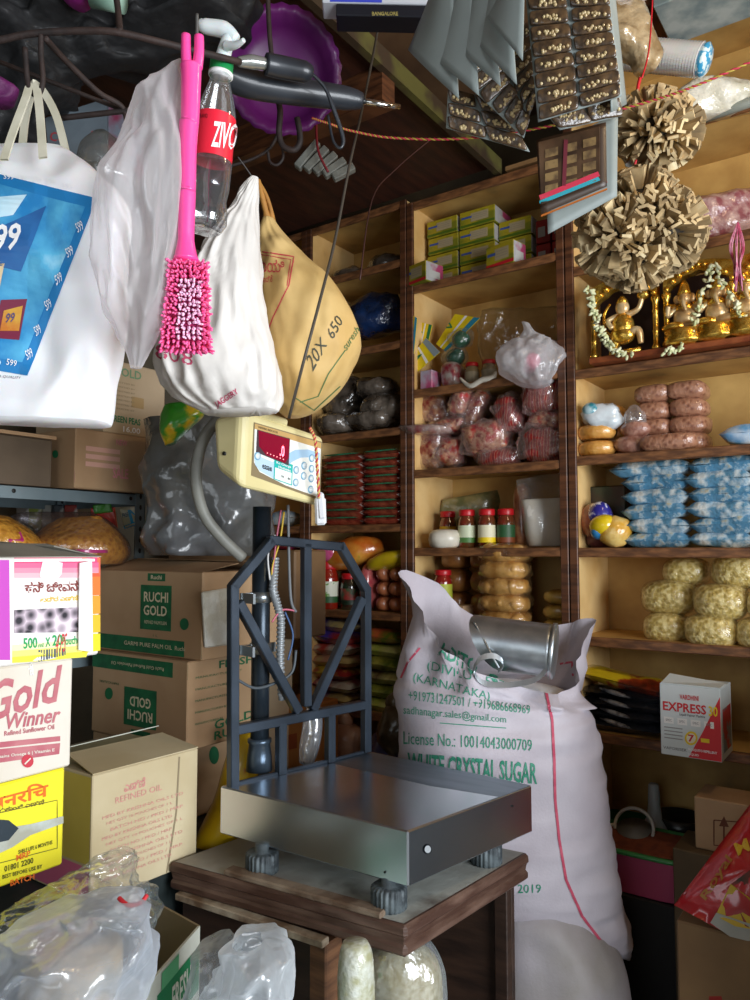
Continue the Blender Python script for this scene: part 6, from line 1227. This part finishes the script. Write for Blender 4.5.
strap([P(22, 150, .97), P(26, 115, .97), P(34, 88, .965), P(42, 90, .965), P(56, 115, .97), P(66, 152, .98)], .0095, tote)
# translucent bag
m = MB(); m.loft([(178, 62, 185, 62, .006, .90), (160, 76, 184, 74, .012, .9), (141, 92, 182, 95, .02, .9), (128, 125, 182, 128, .03, .89), (112, 160, 180, 165, .04, .88), (99, 200, 178, 205, .045, .88), (95, 240, 176, 240, .045, .88), (97, 275, 170, 275, .04, .88), (108, 310, 163, 310, .035, .88), (124, 345, 156, 340, .02, .88), (130, 368, 142, 368, .008, .88)], film('fbf9fb', .27, .35, .5, 14, .06), n=120, nz=.004, nsc=10, seed=11, fold=.08, folds=9, sub=9, cr=.014, csc=26, cz=.18); m.build('translucent_bag', label='translucent white plastic bag hanging beside the tote bag', cat='bag')
# brush
br = thing('pink_brush', 'bright pink plastic scrubbing brush hanging from a hook by its handle', 'brush', P(186, 350, .9)); PNK = mat('ff4fa0', rough=.35, coat=.4, trans=.1)
m = MB(); dB = .88
def pr(x, y, d=dB): return P(x, y, d)
hl = [(196, 45), (196, 70), (193, 100), (191, 140), (188, 190), (187, 240), (187, 262)]
for xs_ in ((186, 35, 187, 68), (199, 36, 197, 68)): m.tube([pr(xs_[0], xs_[1]), pr(xs_[0], (xs_[1]+xs_[3])/2), pr(xs_[2], xs_[3])], [.0055, .0058, .0065], PNK, 12)
m.tube([pr(191, 66), pr(191, 80), pr(190, 120), pr(189, 124), pr(188, 150), pr(187.5, 190), pr(187, 194), pr(186, 240), pr(186, 260)], [.0125, .0115, .0105, .0112, .010, .0095, .0102, .0095, .015], PNK, 16)
m.build('handle', br)
m = MB(); hq = [(172, 262), (205, 264), (209, 352), (162, 350)]; hp_ = [pr(x, y, dB+.012) for x, y in hq]; w = FH*.018
m.hexa([hp_[3]-w, hp_[2]-w, hp_[2]+w, hp_[3]+w, hp_[0]-w, hp_[1]-w, hp_[1]+w, hp_[0]+w], PNK, .006); m.build('brush_head', br)
m = MB(); BR1 = mat('ff6aa6', rough=.5, trans=.1); BR2 = mat('ffc8e4', rough=.5, trans=.1)
rb = random.Random(3)
for j in range(20):
    for i in range(10):
        u = (i+.5)/10; v = (j+.5)/20; x, y = bil(hq, u, v); o = V(((u-.5)*.016, 0, 0)); mid_ = .3 < u < .8 and .2 < v < .85
        p = pr(x, y, dB-.004); tip = pr(x+(u-.5)*10+rb.uniform(-1, 1), y+(v-.5)*8+rb.uniform(-1, 1), dB-.022)
        for s_ in range(3):
            dd = V((rb.uniform(-1, 1), rb.uniform(-1, 1), rb.uniform(-1, 1)))*.0022; m.tube([p, tip+dd], [.0022, .0012], BR2 if mid_ else BR1, 5, smooth_path=False)
m.build('bristles', br, label='stiff pink bristles', kind='stuff')
# bottle
bo = thing('spray_bottle', 'clear soft-drink bottle with red label and white trigger spray head', 'bottle', P(205, 235, 1.05)); a = P(205, 232, 1.05); b = P(221, 72, 1.05); ax = (b-a).normalized(); L = (b-a).length; m = MB()
m.lathe(a, ax, [(.008, .004), (.02, 0), (.027, .012), (.026, .03), (.0245, .045), (.027, .06), (.0275, L*.42), (.0265, L*.45), (.0265, L*.70), (.026, L*.74), (.022, L*.82), (.015, L*.92), (.0125, L*.97), (.0125, L)], film('b8c4cc', .28, .06, .35, 12, .75), 32, rf=lambda t, h: 1+(.06*math.cos(5*t) if h < .045 else 0)); cb_ = m.build('clear_body', bo)
m = MB(); m.lathe(a+ax*L*.44, ax, [(.0272, 0), (.0272, L*.27)], mat('e8243c', rough=.35, coat=.5), 32, cap=False)
m.text('ZIVO', [(214, 121), (239, 124), (234, 150), (211, 147)], WHITE, .001, True); m.text('BRAND', [(199, 114), (208, 114), (208, 118), (199, 118)], mat('5a1018', rough=.5), .001); m.line([(198, 154), (232, 160)], 3.0, mat('e07090', rough=.4), .001); m.build('red_label', cb_, recalc=False)
m = MB(); m.lathe(b-ax*.002, ax, [(.0155, -.004), (.0165, -.003), (.0165, .002), (.016, .003), (.016, .018), (.013, .02)], mat('1a8a4a', rough=.4), 24); m.lathe(b-ax*.006, ax, [(.0168, 0), (.0168, .004)], WHITE, 24); m.build('green_collar', bo)
m = MB(); SPW = mat('d8dede', rough=.35, trans=.15); c = b+ax*.02
m.tube([P(222, 60, 1.05), P(228, 40, 1.05), P(232, 30, 1.05)], [.011, .009, .008], SPW, 12); m.tube([P(236, 40, 1.05), P(224, 30, 1.05), P(205, 26, 1.05), P(200, 22, 1.05)], [.008, .0115, .010, .006], SPW, 12); m.tube([P(226, 46, 1.04), P(236, 45, 1.03), P(244, 40, 1.02)], [.007, .005, .003], SPW, 10); m.build('spray_head', bo, label='white trigger spray head')
# white sack and yellow sack
t = thing('white_cloth_sack', 'small white cloth sack with pink print hanging left of the yellow sack', 'sack', P(220, 413, 1.38))
WSK = mat('ece8e2', 'dcd8d2', rough=.65, scale=8, bump=.3, bscale=14, bdist=.008); m = MB()
m.loft([(251, 176, 259, 178, .008, 1.38), (244, 184, 259, 190, .014, 1.38), (226, 212, 257, 215, .03, 1.38), (202, 255, 259, 255, .055, 1.38), (180, 300, 263, 300, .075, 1.38), (162, 340, 270, 340, .085, 1.38), (159, 372, 278, 374, .085, 1.38), (176, 398, 281, 398, .07, 1.38), (205, 414, 276, 411, .04, 1.38)], WSK, n=120, nz=.006, nsc=12, fold=.07, folds=19, seed=1, e=.9, sub=8, cr=.012, csc=22, cz=.25)
PPK = mat('c85070', rough=.6); m.text('808', [(156, 344), (194, 352), (193, 366), (156, 358)], PPK, .0015); m.text('JAGGERY', [(214, 402), (236, 388), (240, 394), (218, 409)], PPK, .0015, True); m.build('sack_body', t, recalc=False)
m = MB(); m.tube([P(254, 180, 1.38), P(246, 168, 1.42), P(238, 157, 1.46)], .0012, mat('8a8a88', rough=.5), 6); m.build('tie_wire', t)
t = thing('yellow_cloth_sack', 'cream-yellow cloth sack marked 20X650 hanging above the indicator', 'sack', P(305, 414, 1.52)); YSK = mat('d9b878', 'c9a462', rough=.65, scale=8, bump=.25, bscale=14, bdist=.008); m = MB()
m.loft([(262, 220, 275, 220, .02, 1.52), (258, 236, 286, 236, .035, 1.52), (256, 258, 306, 256, .055, 1.52), (257, 290, 336, 288, .085, 1.52), (258, 320, 354, 318, .1, 1.52), (259, 345, 361, 345, .105, 1.52), (262, 370, 352, 368, .1, 1.52), (268, 390, 338, 390, .08, 1.52), (277, 408, 318, 408, .05, 1.52), (285, 417, 300, 417, .02, 1.52)], YSK, n=120, nz=.01, nsc=8, fold=.025, folds=13, seed=4, sub=8, cr=.006, csc=16, cz=.35)
INK = mat('4a4a3a', rough=.7); PR2 = mat('c8404c', rough=.6)
m.text('20X', [(306, 358), (321, 336), (327, 345), (313, 372)], INK, .0015); m.text('650', [(326, 332), (336, 314), (343, 322), (333, 340)], INK, .0015); m.text('ಕಾಯಿ', [(257, 258), (285, 261), (284, 273), (257, 272)], PR2, .0015); m.text('ಮಾರ್ಕೆ', [(259, 277), (273, 275), (273, 282), (259, 283)], PR2, .0015); m.line([(257, 251), (294, 257), (289, 285), (273, 318), (268, 332)], 1.2, PR2, .0012); m.line([(258, 254), (291, 260), (287, 286)], .8, PR2, .0012)
GR2 = mat('5a7a4a', rough=.6); m.text('suresh', [(342, 345), (356, 325), (359, 331), (346, 351)], GR2, .0015); m.line([(300, 402), (318, 396), (328, 374), (345, 350)], 1, GR2, .0012); m.line([(296, 398), (314, 410), (340, 386)], 1, GR2, .0012); m.build('sack_body', t, recalc=False)
m = MB(); m.tube([P(258, 180, 1.5), P(262, 196, 1.5), P(266, 212, 1.51), P(268, 222, 1.52)], [.005, .006, .006, .012], mat('b8823c', 'a06c2c', rough=.7, scale=20), 10); m.tube([P(258, 181, 1.5), P(266, 195, 1.5), P(271, 210, 1.51), P(272, 221, 1.52)], [.004, .004, .004, .008], mat('b8823c', 'a06c2c', rough=.7, scale=20), 8); m.build('handle_loop', t)
# cords
m = MB(); m.tube([P(384, -10, 1.7), P(380, 10, 1.7), P(376, 40, 1.7), P(362, 110, 1.62), P(350, 163, 1.55), P(335, 240, 1.45), P(320, 300, 1.38), P(304, 360, 1.36), P(289, 418, 1.42)], .0028, mat('4a443c', rough=.5), 8); m.build('thin_rod_cable', label='thin dark cable running down in front of the yellow sack', cat='cable')
twist([P(312, 118, 1.5), P(330, 124, 1.5), P(352, 131, 1.5), P(395, 138, 1.48), P(470, 138, 1.42), P(560, 124, 1.36), P(640, 104, 1.3), P(700, 84, 1.25), P(790, 44, 1.2)], .0021, 'c8304c', 'b8a040', None, 'twisted_line', 70, label='red and yellow twisted line strung across below the sachet sheets', cat='string')
m = MB(); m.tube([P(360, 280, 1.9), P(372, 200, 2.0), P(395, 170, 2.1), P(430, 140, 2.2)], .002, mat('4a2c28', rough=.6), 6); m.build('thin_string', label='thin dark string slanting up to the loft edge', cat='string')
# purple basket
PUR = mat('5e165e', '501252', rough=.4, scale=6); m = MB(); c = P(282, 72, 1.62); axb = (CAM-c).normalized()+V((0, 0, .25)); m.lathe(c+axb.normalized()*-.05, axb, [(.02, 0), (.08, .0), (.098, .02), (.108, .05), (.124, .058), (.126, .062), (.108, .056), (.095, .026), (.075, .008), (.02, .008)], PUR, 96, rf=lambda t, h: 1+(.018*math.sin(26*t) if h > .055 else 0)); m.build('purple_basket', label='purple plastic basket with scalloped rim hanging at top centre', cat='basket')
t = thing('steel_tipped_tool', 'black tool with chromed tip pointing right below the purple basket', 'tool', P(300, 95, 1.4)); BK = mat('20242a', '2e333a', rough=.4, scale=10, coat=.3)
m = MB(); m.tube([P(222, 72, 1.35), P(250, 84, 1.37), P(300, 92, 1.4), P(345, 98, 1.43), P(362, 101, 1.44)], [.026, .025, .024, .021, .014], BK, 18); m.build('barrel', t); m = MB(); m.tube([P(362, 101, 1.44), P(380, 104, 1.45), P(400, 107, 1.46)], [.006, .0055, .005], mat('d8d8d4', rough=.15, metal=1), 12, smooth_path=False); m.build('chrome_tip', t, label='chromed tip')
m = MB(); m.tube([P(266, 64, 1.32), P(280, 67, 1.33), P(305, 72, 1.34), P(312, 74, 1.345)], [.018, .019, .018, .009], BK, 18); m.build('grip', t); m = MB(); m.tube([P(238, 62, 1.3), P(252, 62, 1.31), P(266, 64, 1.32)], [.008, .012, .010], mat('a8aca8', rough=.2, metal=.6, coat=.6), 12); m.build('clear_coupling', t, label='silvery coupling')
m = MB(); m.tube([P(312, 74, 1.34), P(325, 88, 1.35), P(334, 110, 1.36), P(343, 138, 1.37), P(340, 148, 1.37), P(333, 140, 1.37), P(328, 115, 1.37)], [.003, .003, .004, .004, .003, .0025, .0025], BK, 8); m.build('cord', t)
t = thing('slatted_clip_bundle', 'bundle of grey plastic slats hanging under the purple basket', 'clips', P(322, 185, 1.75)); 
for k in range(5):
    m = MB(); a = P(297+k*9, 168-k*1.5+k*4, 1.75); b = P(318+k*9, 143+k*6, 1.75); m.bar(a, b, .018, mat('8a8c84', '6c6e68', rough=.5, scale=20), up=FH, w2=.02, ch=.002); m.build('slat', t)
m = MB(); m.tube([P(316, 120, 1.74), P(318, 150, 1.72), P(328, 172, 1.72)], .003, mat('7a2028', rough=.5)); m.build('red_cord', t)
# blue-white cases at top
for k, (y0, y1, x0, x1, cl, lb) in enumerate(((-14, 4, 322, 432, 'c8ccd4', 'pale flat carton with blue print at the top edge'), (5, 17, 336, 428, '0c101c', 'dark flat carton under the pale one at the top edge'))):
    m = MB(); p_ = [P(x0, y1-2, 1.5), P(x1, y1, 1.5), P(x1, y0, 1.5), P(x0, y0-2, 1.5)]; w = FH*.05; m.hexa([p_[0], p_[1], p_[1]+w, p_[0]+w, p_[3], p_[2], p_[2]+w, p_[3]+w], mat(cl, rough=.5), .002)
    if k: m.text('BANGALORE', [(372, 12), (398, 12), (398, 15.5), (372, 15.5)], mat('a89a58', rough=.5), .001, True)
    else: m.poly([(330, -4), (382, -4), (382, 2.5), (330, 1.5)], mat('3a48c0', rough=.5), .001)
    m.build('flat_carton', label=lb, cat='box')
# ---- sachet sheets
BCK = mat('8e9896', '7e8886', rough=.55, scale=6); CMK = mat('33261a', '6a5034', rough=.35, scale=40, coat=.8, bump=.5, bscale=60); PRL = mat('c8b484', 'a0845a', rough=.35, scale=50, coat=.6)
BCR = mat('3f9cc8', rough=.4)
def sheet(q, d, label, cols=2, rows=7, front=True, bow=0., group=None, seed=0, th=.006, crd=None):
    # q TL,TR,BR,BL px ; d matching depths
    t = thing('sachet_sheet', label, 'sachets', P(q[3][0], q[3][1], d[3]), group); p = [P(x, y, k) for (x, y), k in zip(q, d)]; nrm = (p[1]-p[0]).cross(p[3]-p[0]).normalized(); nrm = nrm if nrm.dot(CAM-p[0]) > 0 else -nrm
    m = MB(); n_ = 10; vs = []; fs = []
    f = lambda u, v, o: lerp(lerp(p[0], p[1], u), lerp(p[3], p[2], u), v)+nrm*(bow*math.sin(math.pi*u)+o)
    for s_ in (0, -1):
        for j in range(n_+1):
            for i in range(n_+1): vs.append(f(i/n_, j/n_, s_*th*.4))
    N1 = (n_+1)**2
    for j in range(n_):
        for i in range(n_): a = j*(n_+1)+i; fs += [(a, a+1, a+n_+2, a+n_+1), (N1+a, N1+a+n_+1, N1+a+n_+2, N1+a+1)]
    for i in range(n_): fs += [(i, i+1, N1+i+1, N1+i), (n_*(n_+1)+i, n_*(n_+1)+i+1, N1+n_*(n_+1)+i+1, N1+n_*(n_+1)+i), (i*(n_+1), (i+1)*(n_+1), N1+(i+1)*(n_+1), N1+i*(n_+1)), (i*(n_+1)+n_, (i+1)*(n_+1)+n_, N1+(i+1)*(n_+1)+n_, N1+i*(n_+1)+n_)]
    m.add(vs, fs, BCK if not crd else crd, True); m.build('card_backing', t)
    if front:
        r_ = random.Random(seed)
        for j in range(rows):
            for i in range(cols):
                m = MB(); u0 = (i+.03)/cols; u1 = (i+.98)/cols; v0 = (j+.03)/rows; v1 = (j+.99)/rows; cu = (u0+u1)/2; cv = (v0+v1)/2
                c = f(cu, cv, .003); a = (f(u1, cv, .003)-f(u0, cv, .003))/2; b = (f(cu, v1, .003)-f(cu, v0, .003))/2; m.ell(c, a, b, nrm*.0045, CMK, e=.3, nz=.08, nsc=40, nu=20, nv=8)
                for k in range(15):
                    q_ = c+a*r_.uniform(-.8, .8)*r_.choice((1, .5))+b*r_.uniform(-.05, .6)+nrm*.0045; rr0 = r_.uniform(.0022, .0036); m.ell(q_, RT*rr0, UP*rr0, FW*rr0, PRL, nu=7, nv=5)
                m.build('sachet_pocket', t)
    return t
SG_ = 'sheets of sachets hanging from the ceiling'
sheet([(524, -20), (608, -20), (622, 96), (538, 122)], (1.25, 1.22, 1.24, 1.27), 'wide sheet of dark sachets with pale beads facing the camera, hanging top centre', 2, 9, group=SG_, seed=1)
sheet([(606, -20), (614, -20), (627, 104), (612, 112)], (1.27, 1.34, 1.34, 1.27), 'grey card edge hanging right of the wide sachet sheet', front=False, group=SG_)
sheet([(452, 70), (532, 20), (534, 100), (524, 138)], (1.33, 1.32, 1.33, 1.36), 'slanting sachet sheet behind the grey fanned cards', 2, 6, group=SG_, seed=2)
sheet([(448, 88), (500, 100), (530, 152), (446, 128)], (1.38, 1.38, 1.4, 1.4), 'lowest slanting sachet sheet of the fanned bunch', 2, 3, group=SG_, seed=4)
sheet([(538, 104), (620, 92), (622, 116), (560, 130)], (1.3, 1.3, 1.31, 1.31), 'lower sachet strip under the wide sheet', 2, 1, group=SG_, seed=5)
for k, q in enumerate(([(436, -20), (452, -20), (458, 98), (408, 50)], [(452, -20), (472, -20), (478, 95), (424, 50)], [(470, -20), (490, -20), (500, 86), (446, 38)], [(486, -20), (508, -20), (516, 84), (466, 30)], [(500, -20), (524, -20), (522, 60), (482, 10)])):
    t = sheet(q, [1.36-.025*k, 1.30-.025*k, 1.28-.025*k, 1.37-.025*k], 'grey back of a hanging card, %s from the left in the fan' % ('first', 'second', 'third', 'fourth', 'fifth')[k], front=False, bow=.012, group='grey-backed cards fanned out')
t = sheet([(536, 140), (606, 122), (607, 186), (541, 214)], (1.42, 1.40, 1.40, 1.42), 'dark picture-card sheet with coloured lower edges below the sachets', 2, 3, crd=mat('3c2c20', rough=.4), seed=9, front=False)
m = MB(); p_ = [P(x, y, d_) for x, y, d_ in ((538, 142, 1.405), (600, 126, 1.375), (600, 180, 1.375), (541, 204, 1.405))]; w = FH*.006
m.hexa([p_[3], p_[2], p_[2]+w, p_[3]+w, p_[0], p_[1], p_[1]+w, p_[0]+w], mat('35261c', '5c4430', rough=.3, scale=16, coat=1.), .001)
m.line([(566, 140), (564, 186)], 4, mat('6a2430', rough=.5), .0015); m.line([(540, 198), (599, 174)], 5, mat('c8344c', rough=.5), .0015); m.line([(540, 202.5), (599, 178.5)], 3, mat('2a98a8', rough=.5), .0018)
for i_ in range(3):
    for j_ in range(4):
        x_ = 545+19*i_; y_ = 150-5.0*i_+12*j_; m.patch([(x_, y_), (x_+13, y_-3.2), (x_+13, y_+5), (x_, y_+8.2)], mat('5a4630', '8a7048', rough=.4, scale=50, coat=.6), 2, 2, .001)
m.build('picture_print', t)
for k, (cl, o) in enumerate((('c8344c', 0), ('2a98a8', 3), ('b8641c', 7))):
    m = MB(); m.bar(P(541, 209+o, 1.425+.004*k), P(607, 182+o, 1.405+.004*k), .004, mat(cl, rough=.5), up=UP, w2=.0025); m.build('coloured_edge', t)
t = sheet([(545, 150), (618, 112), (617, 196), (548, 234)], (1.47, 1.45, 1.45, 1.47), 'plain grey-green card hanging behind the picture-card sheet', front=False, group=None)
# ---- paper bundles
PAP = mat('8a7656', 'c4aa7c', rough=.75, scale=18, c3='e0d0a8', lo=.35, hi=.6); PAP2 = mat('a89068', 'd8c498', rough=.75, scale=12)
def pom(c, lumps, n, label, ln=.055, sd=0):
    r_ = random.Random(sd); m = MB()
    for (o, rad) in lumps:
        cc = c+o; m.ell(cc, (rad*.62, 0, 0), (0, rad*.62, 0), (0, 0, rad*.62), mat('2c2418', rough=.8), nu=12, nv=8)
        k = int(n*rad*rad/sum(l[1]**2 for l in lumps))
        for i in range(k):
            zz = 1-2*(i+.5)/k; ph = i*2.39996+r_.uniform(-.2, .2); rr0 = math.sqrt(max(0, 1-zz*zz)); d = V((rr0*math.cos(ph), rr0*math.sin(ph), zz)); d = (d+V((r_.uniform(-1, 1), r_.uniform(-1, 1), r_.uniform(-1, 1)))*.55).normalized()
            a = d.orthogonal().normalized(); a = Matrix.Rotation(r_.uniform(0, 6.28), 3, d) @ a; b = d.cross(a); l = ln*r_.uniform(.75, 1.15); w = r_.uniform(.007, .012); s0 = cc+d*(rad-l*.75)
            m.hexa([s0-a*w*.6-b*.002, s0+a*w*.6-b*.002, s0+a*w*.6+b*.002, s0-a*w*.6+b*.002, s0+d*l-a*w-b*.003, s0+d*l+a*w-b*.003, s0+d*l+a*w+b*.003, s0+d*l-a*w+b*.003], PAP if r_.random() < .7 else PAP2)
    m.build('paper_strip_ball', label=label, cat='bundle'); return m
cB = P(640, 232, 1.62); pom(cB, [(RT*-.05+UP*-.01, .082), (RT*.045+UP*.0, .085), (RT*0+UP*.045, .08), (RT*-.01+UP*-.04, .075)], 1050, 'large shaggy ball of folded brown paper strips hanging over the shrine', .05, 1)
cS = P(652, 128, 1.68); pom(cS, [(V((0, 0, 0)), .075), (RT*.03+UP*-.01, .07)], 330, 'smaller shaggy ball of paper strips hanging above the large one', .055, 2)
m = MB(); m.tube([P(640, 78, 1.66), P(638, 95, 1.66), P(650, 110, 1.68)], .004, REDP, 8); m.tube([P(636, 160, 1.66), P(634, 172, 1.66), P(638, 185, 1.64)], .003, REDP, 6); m.tube([P(642, 78, 1.66), P(650, 40, 1.7), P(655, -60, 1.75)], .002, REDP, 6); m.build('red_tie_cord', label='red cord tying the two paper strip balls', cat='string')
m = MB(); p_ = [P(x, y, 1.72) for x, y in ((622, 152), (650, 150), (645, 170), (626, 166))]; w = FH*.004; m.hexa([p_[3], p_[2], p_[2]+w, p_[3]+w, p_[0], p_[1], p_[1]+w, p_[0]+w], mat('c8ccc8', rough=.6)); m.build('paper_tag', label='small white paper tag between the two paper strip balls', cat='tag')

# =============================== LIGHT
def area(name, loc, target, sx_, sy_, power, col):
    l = bpy.data.lights.new(name, 'AREA'); l.shape = 'RECTANGLE'; l.size = sx_; l.size_y = sy_; l.energy = power; l.color = col
    o = bpy.data.objects.new(name, l); COL.objects.link(o); o.location = loc; d = V(target)-V(loc); o.rotation_euler = d.to_track_quat('-Z', 'Y').to_euler(); return o
area('daylight_shopfront', (2.2, .5, 1.45), (-1.5, 1.0, 1.3), 2.2, 1.5, 140, (.92, .96, 1.0))
area('daylight_counter', (-.6, -1.68, 1.5), (-.9, 1.5, 1.1), 1.8, 1.5, 16, (.85, .93, 1.0))
l = bpy.data.lights.new('added_warm_fill', 'POINT'); l.energy = 9; l.color = (1, .72, .4); l.shadow_soft_size = .06; o = bpy.data.objects.new('added_warm_fill', l); COL.objects.link(o); o.location = (.25, 1.5, 2.6)  # added warm fill for the right shelves, no bulb stands here
m = MB(); m.box(.02, .9, 1.46, 2.28, 0, 1.2, DB, .004); m.build('added_shade_block', label='unseen dark block added past the right edge to shade the lower shelves', cat='counter')  # added block out of view, keeps daylight off the lower right
w = bpy.data.worlds.new('sky'); scn.world = w; w.use_nodes = True; w.node_tree.nodes['Background'].inputs[0].default_value = (.75, .85, 1, 1); w.node_tree.nodes['Background'].inputs[1].default_value = .8
vs_ = scn.view_settings; vs_.view_transform = 'Standard'; vs_.look = 'None'; vs_.exposure = 0.0; vs_.gamma = 1.0; vs_.use_curve_mapping = False
scn.cycles.use_denoising = True
scn.cycles.max_bounces = 8; scn.cycles.transparent_max_bounces = 16
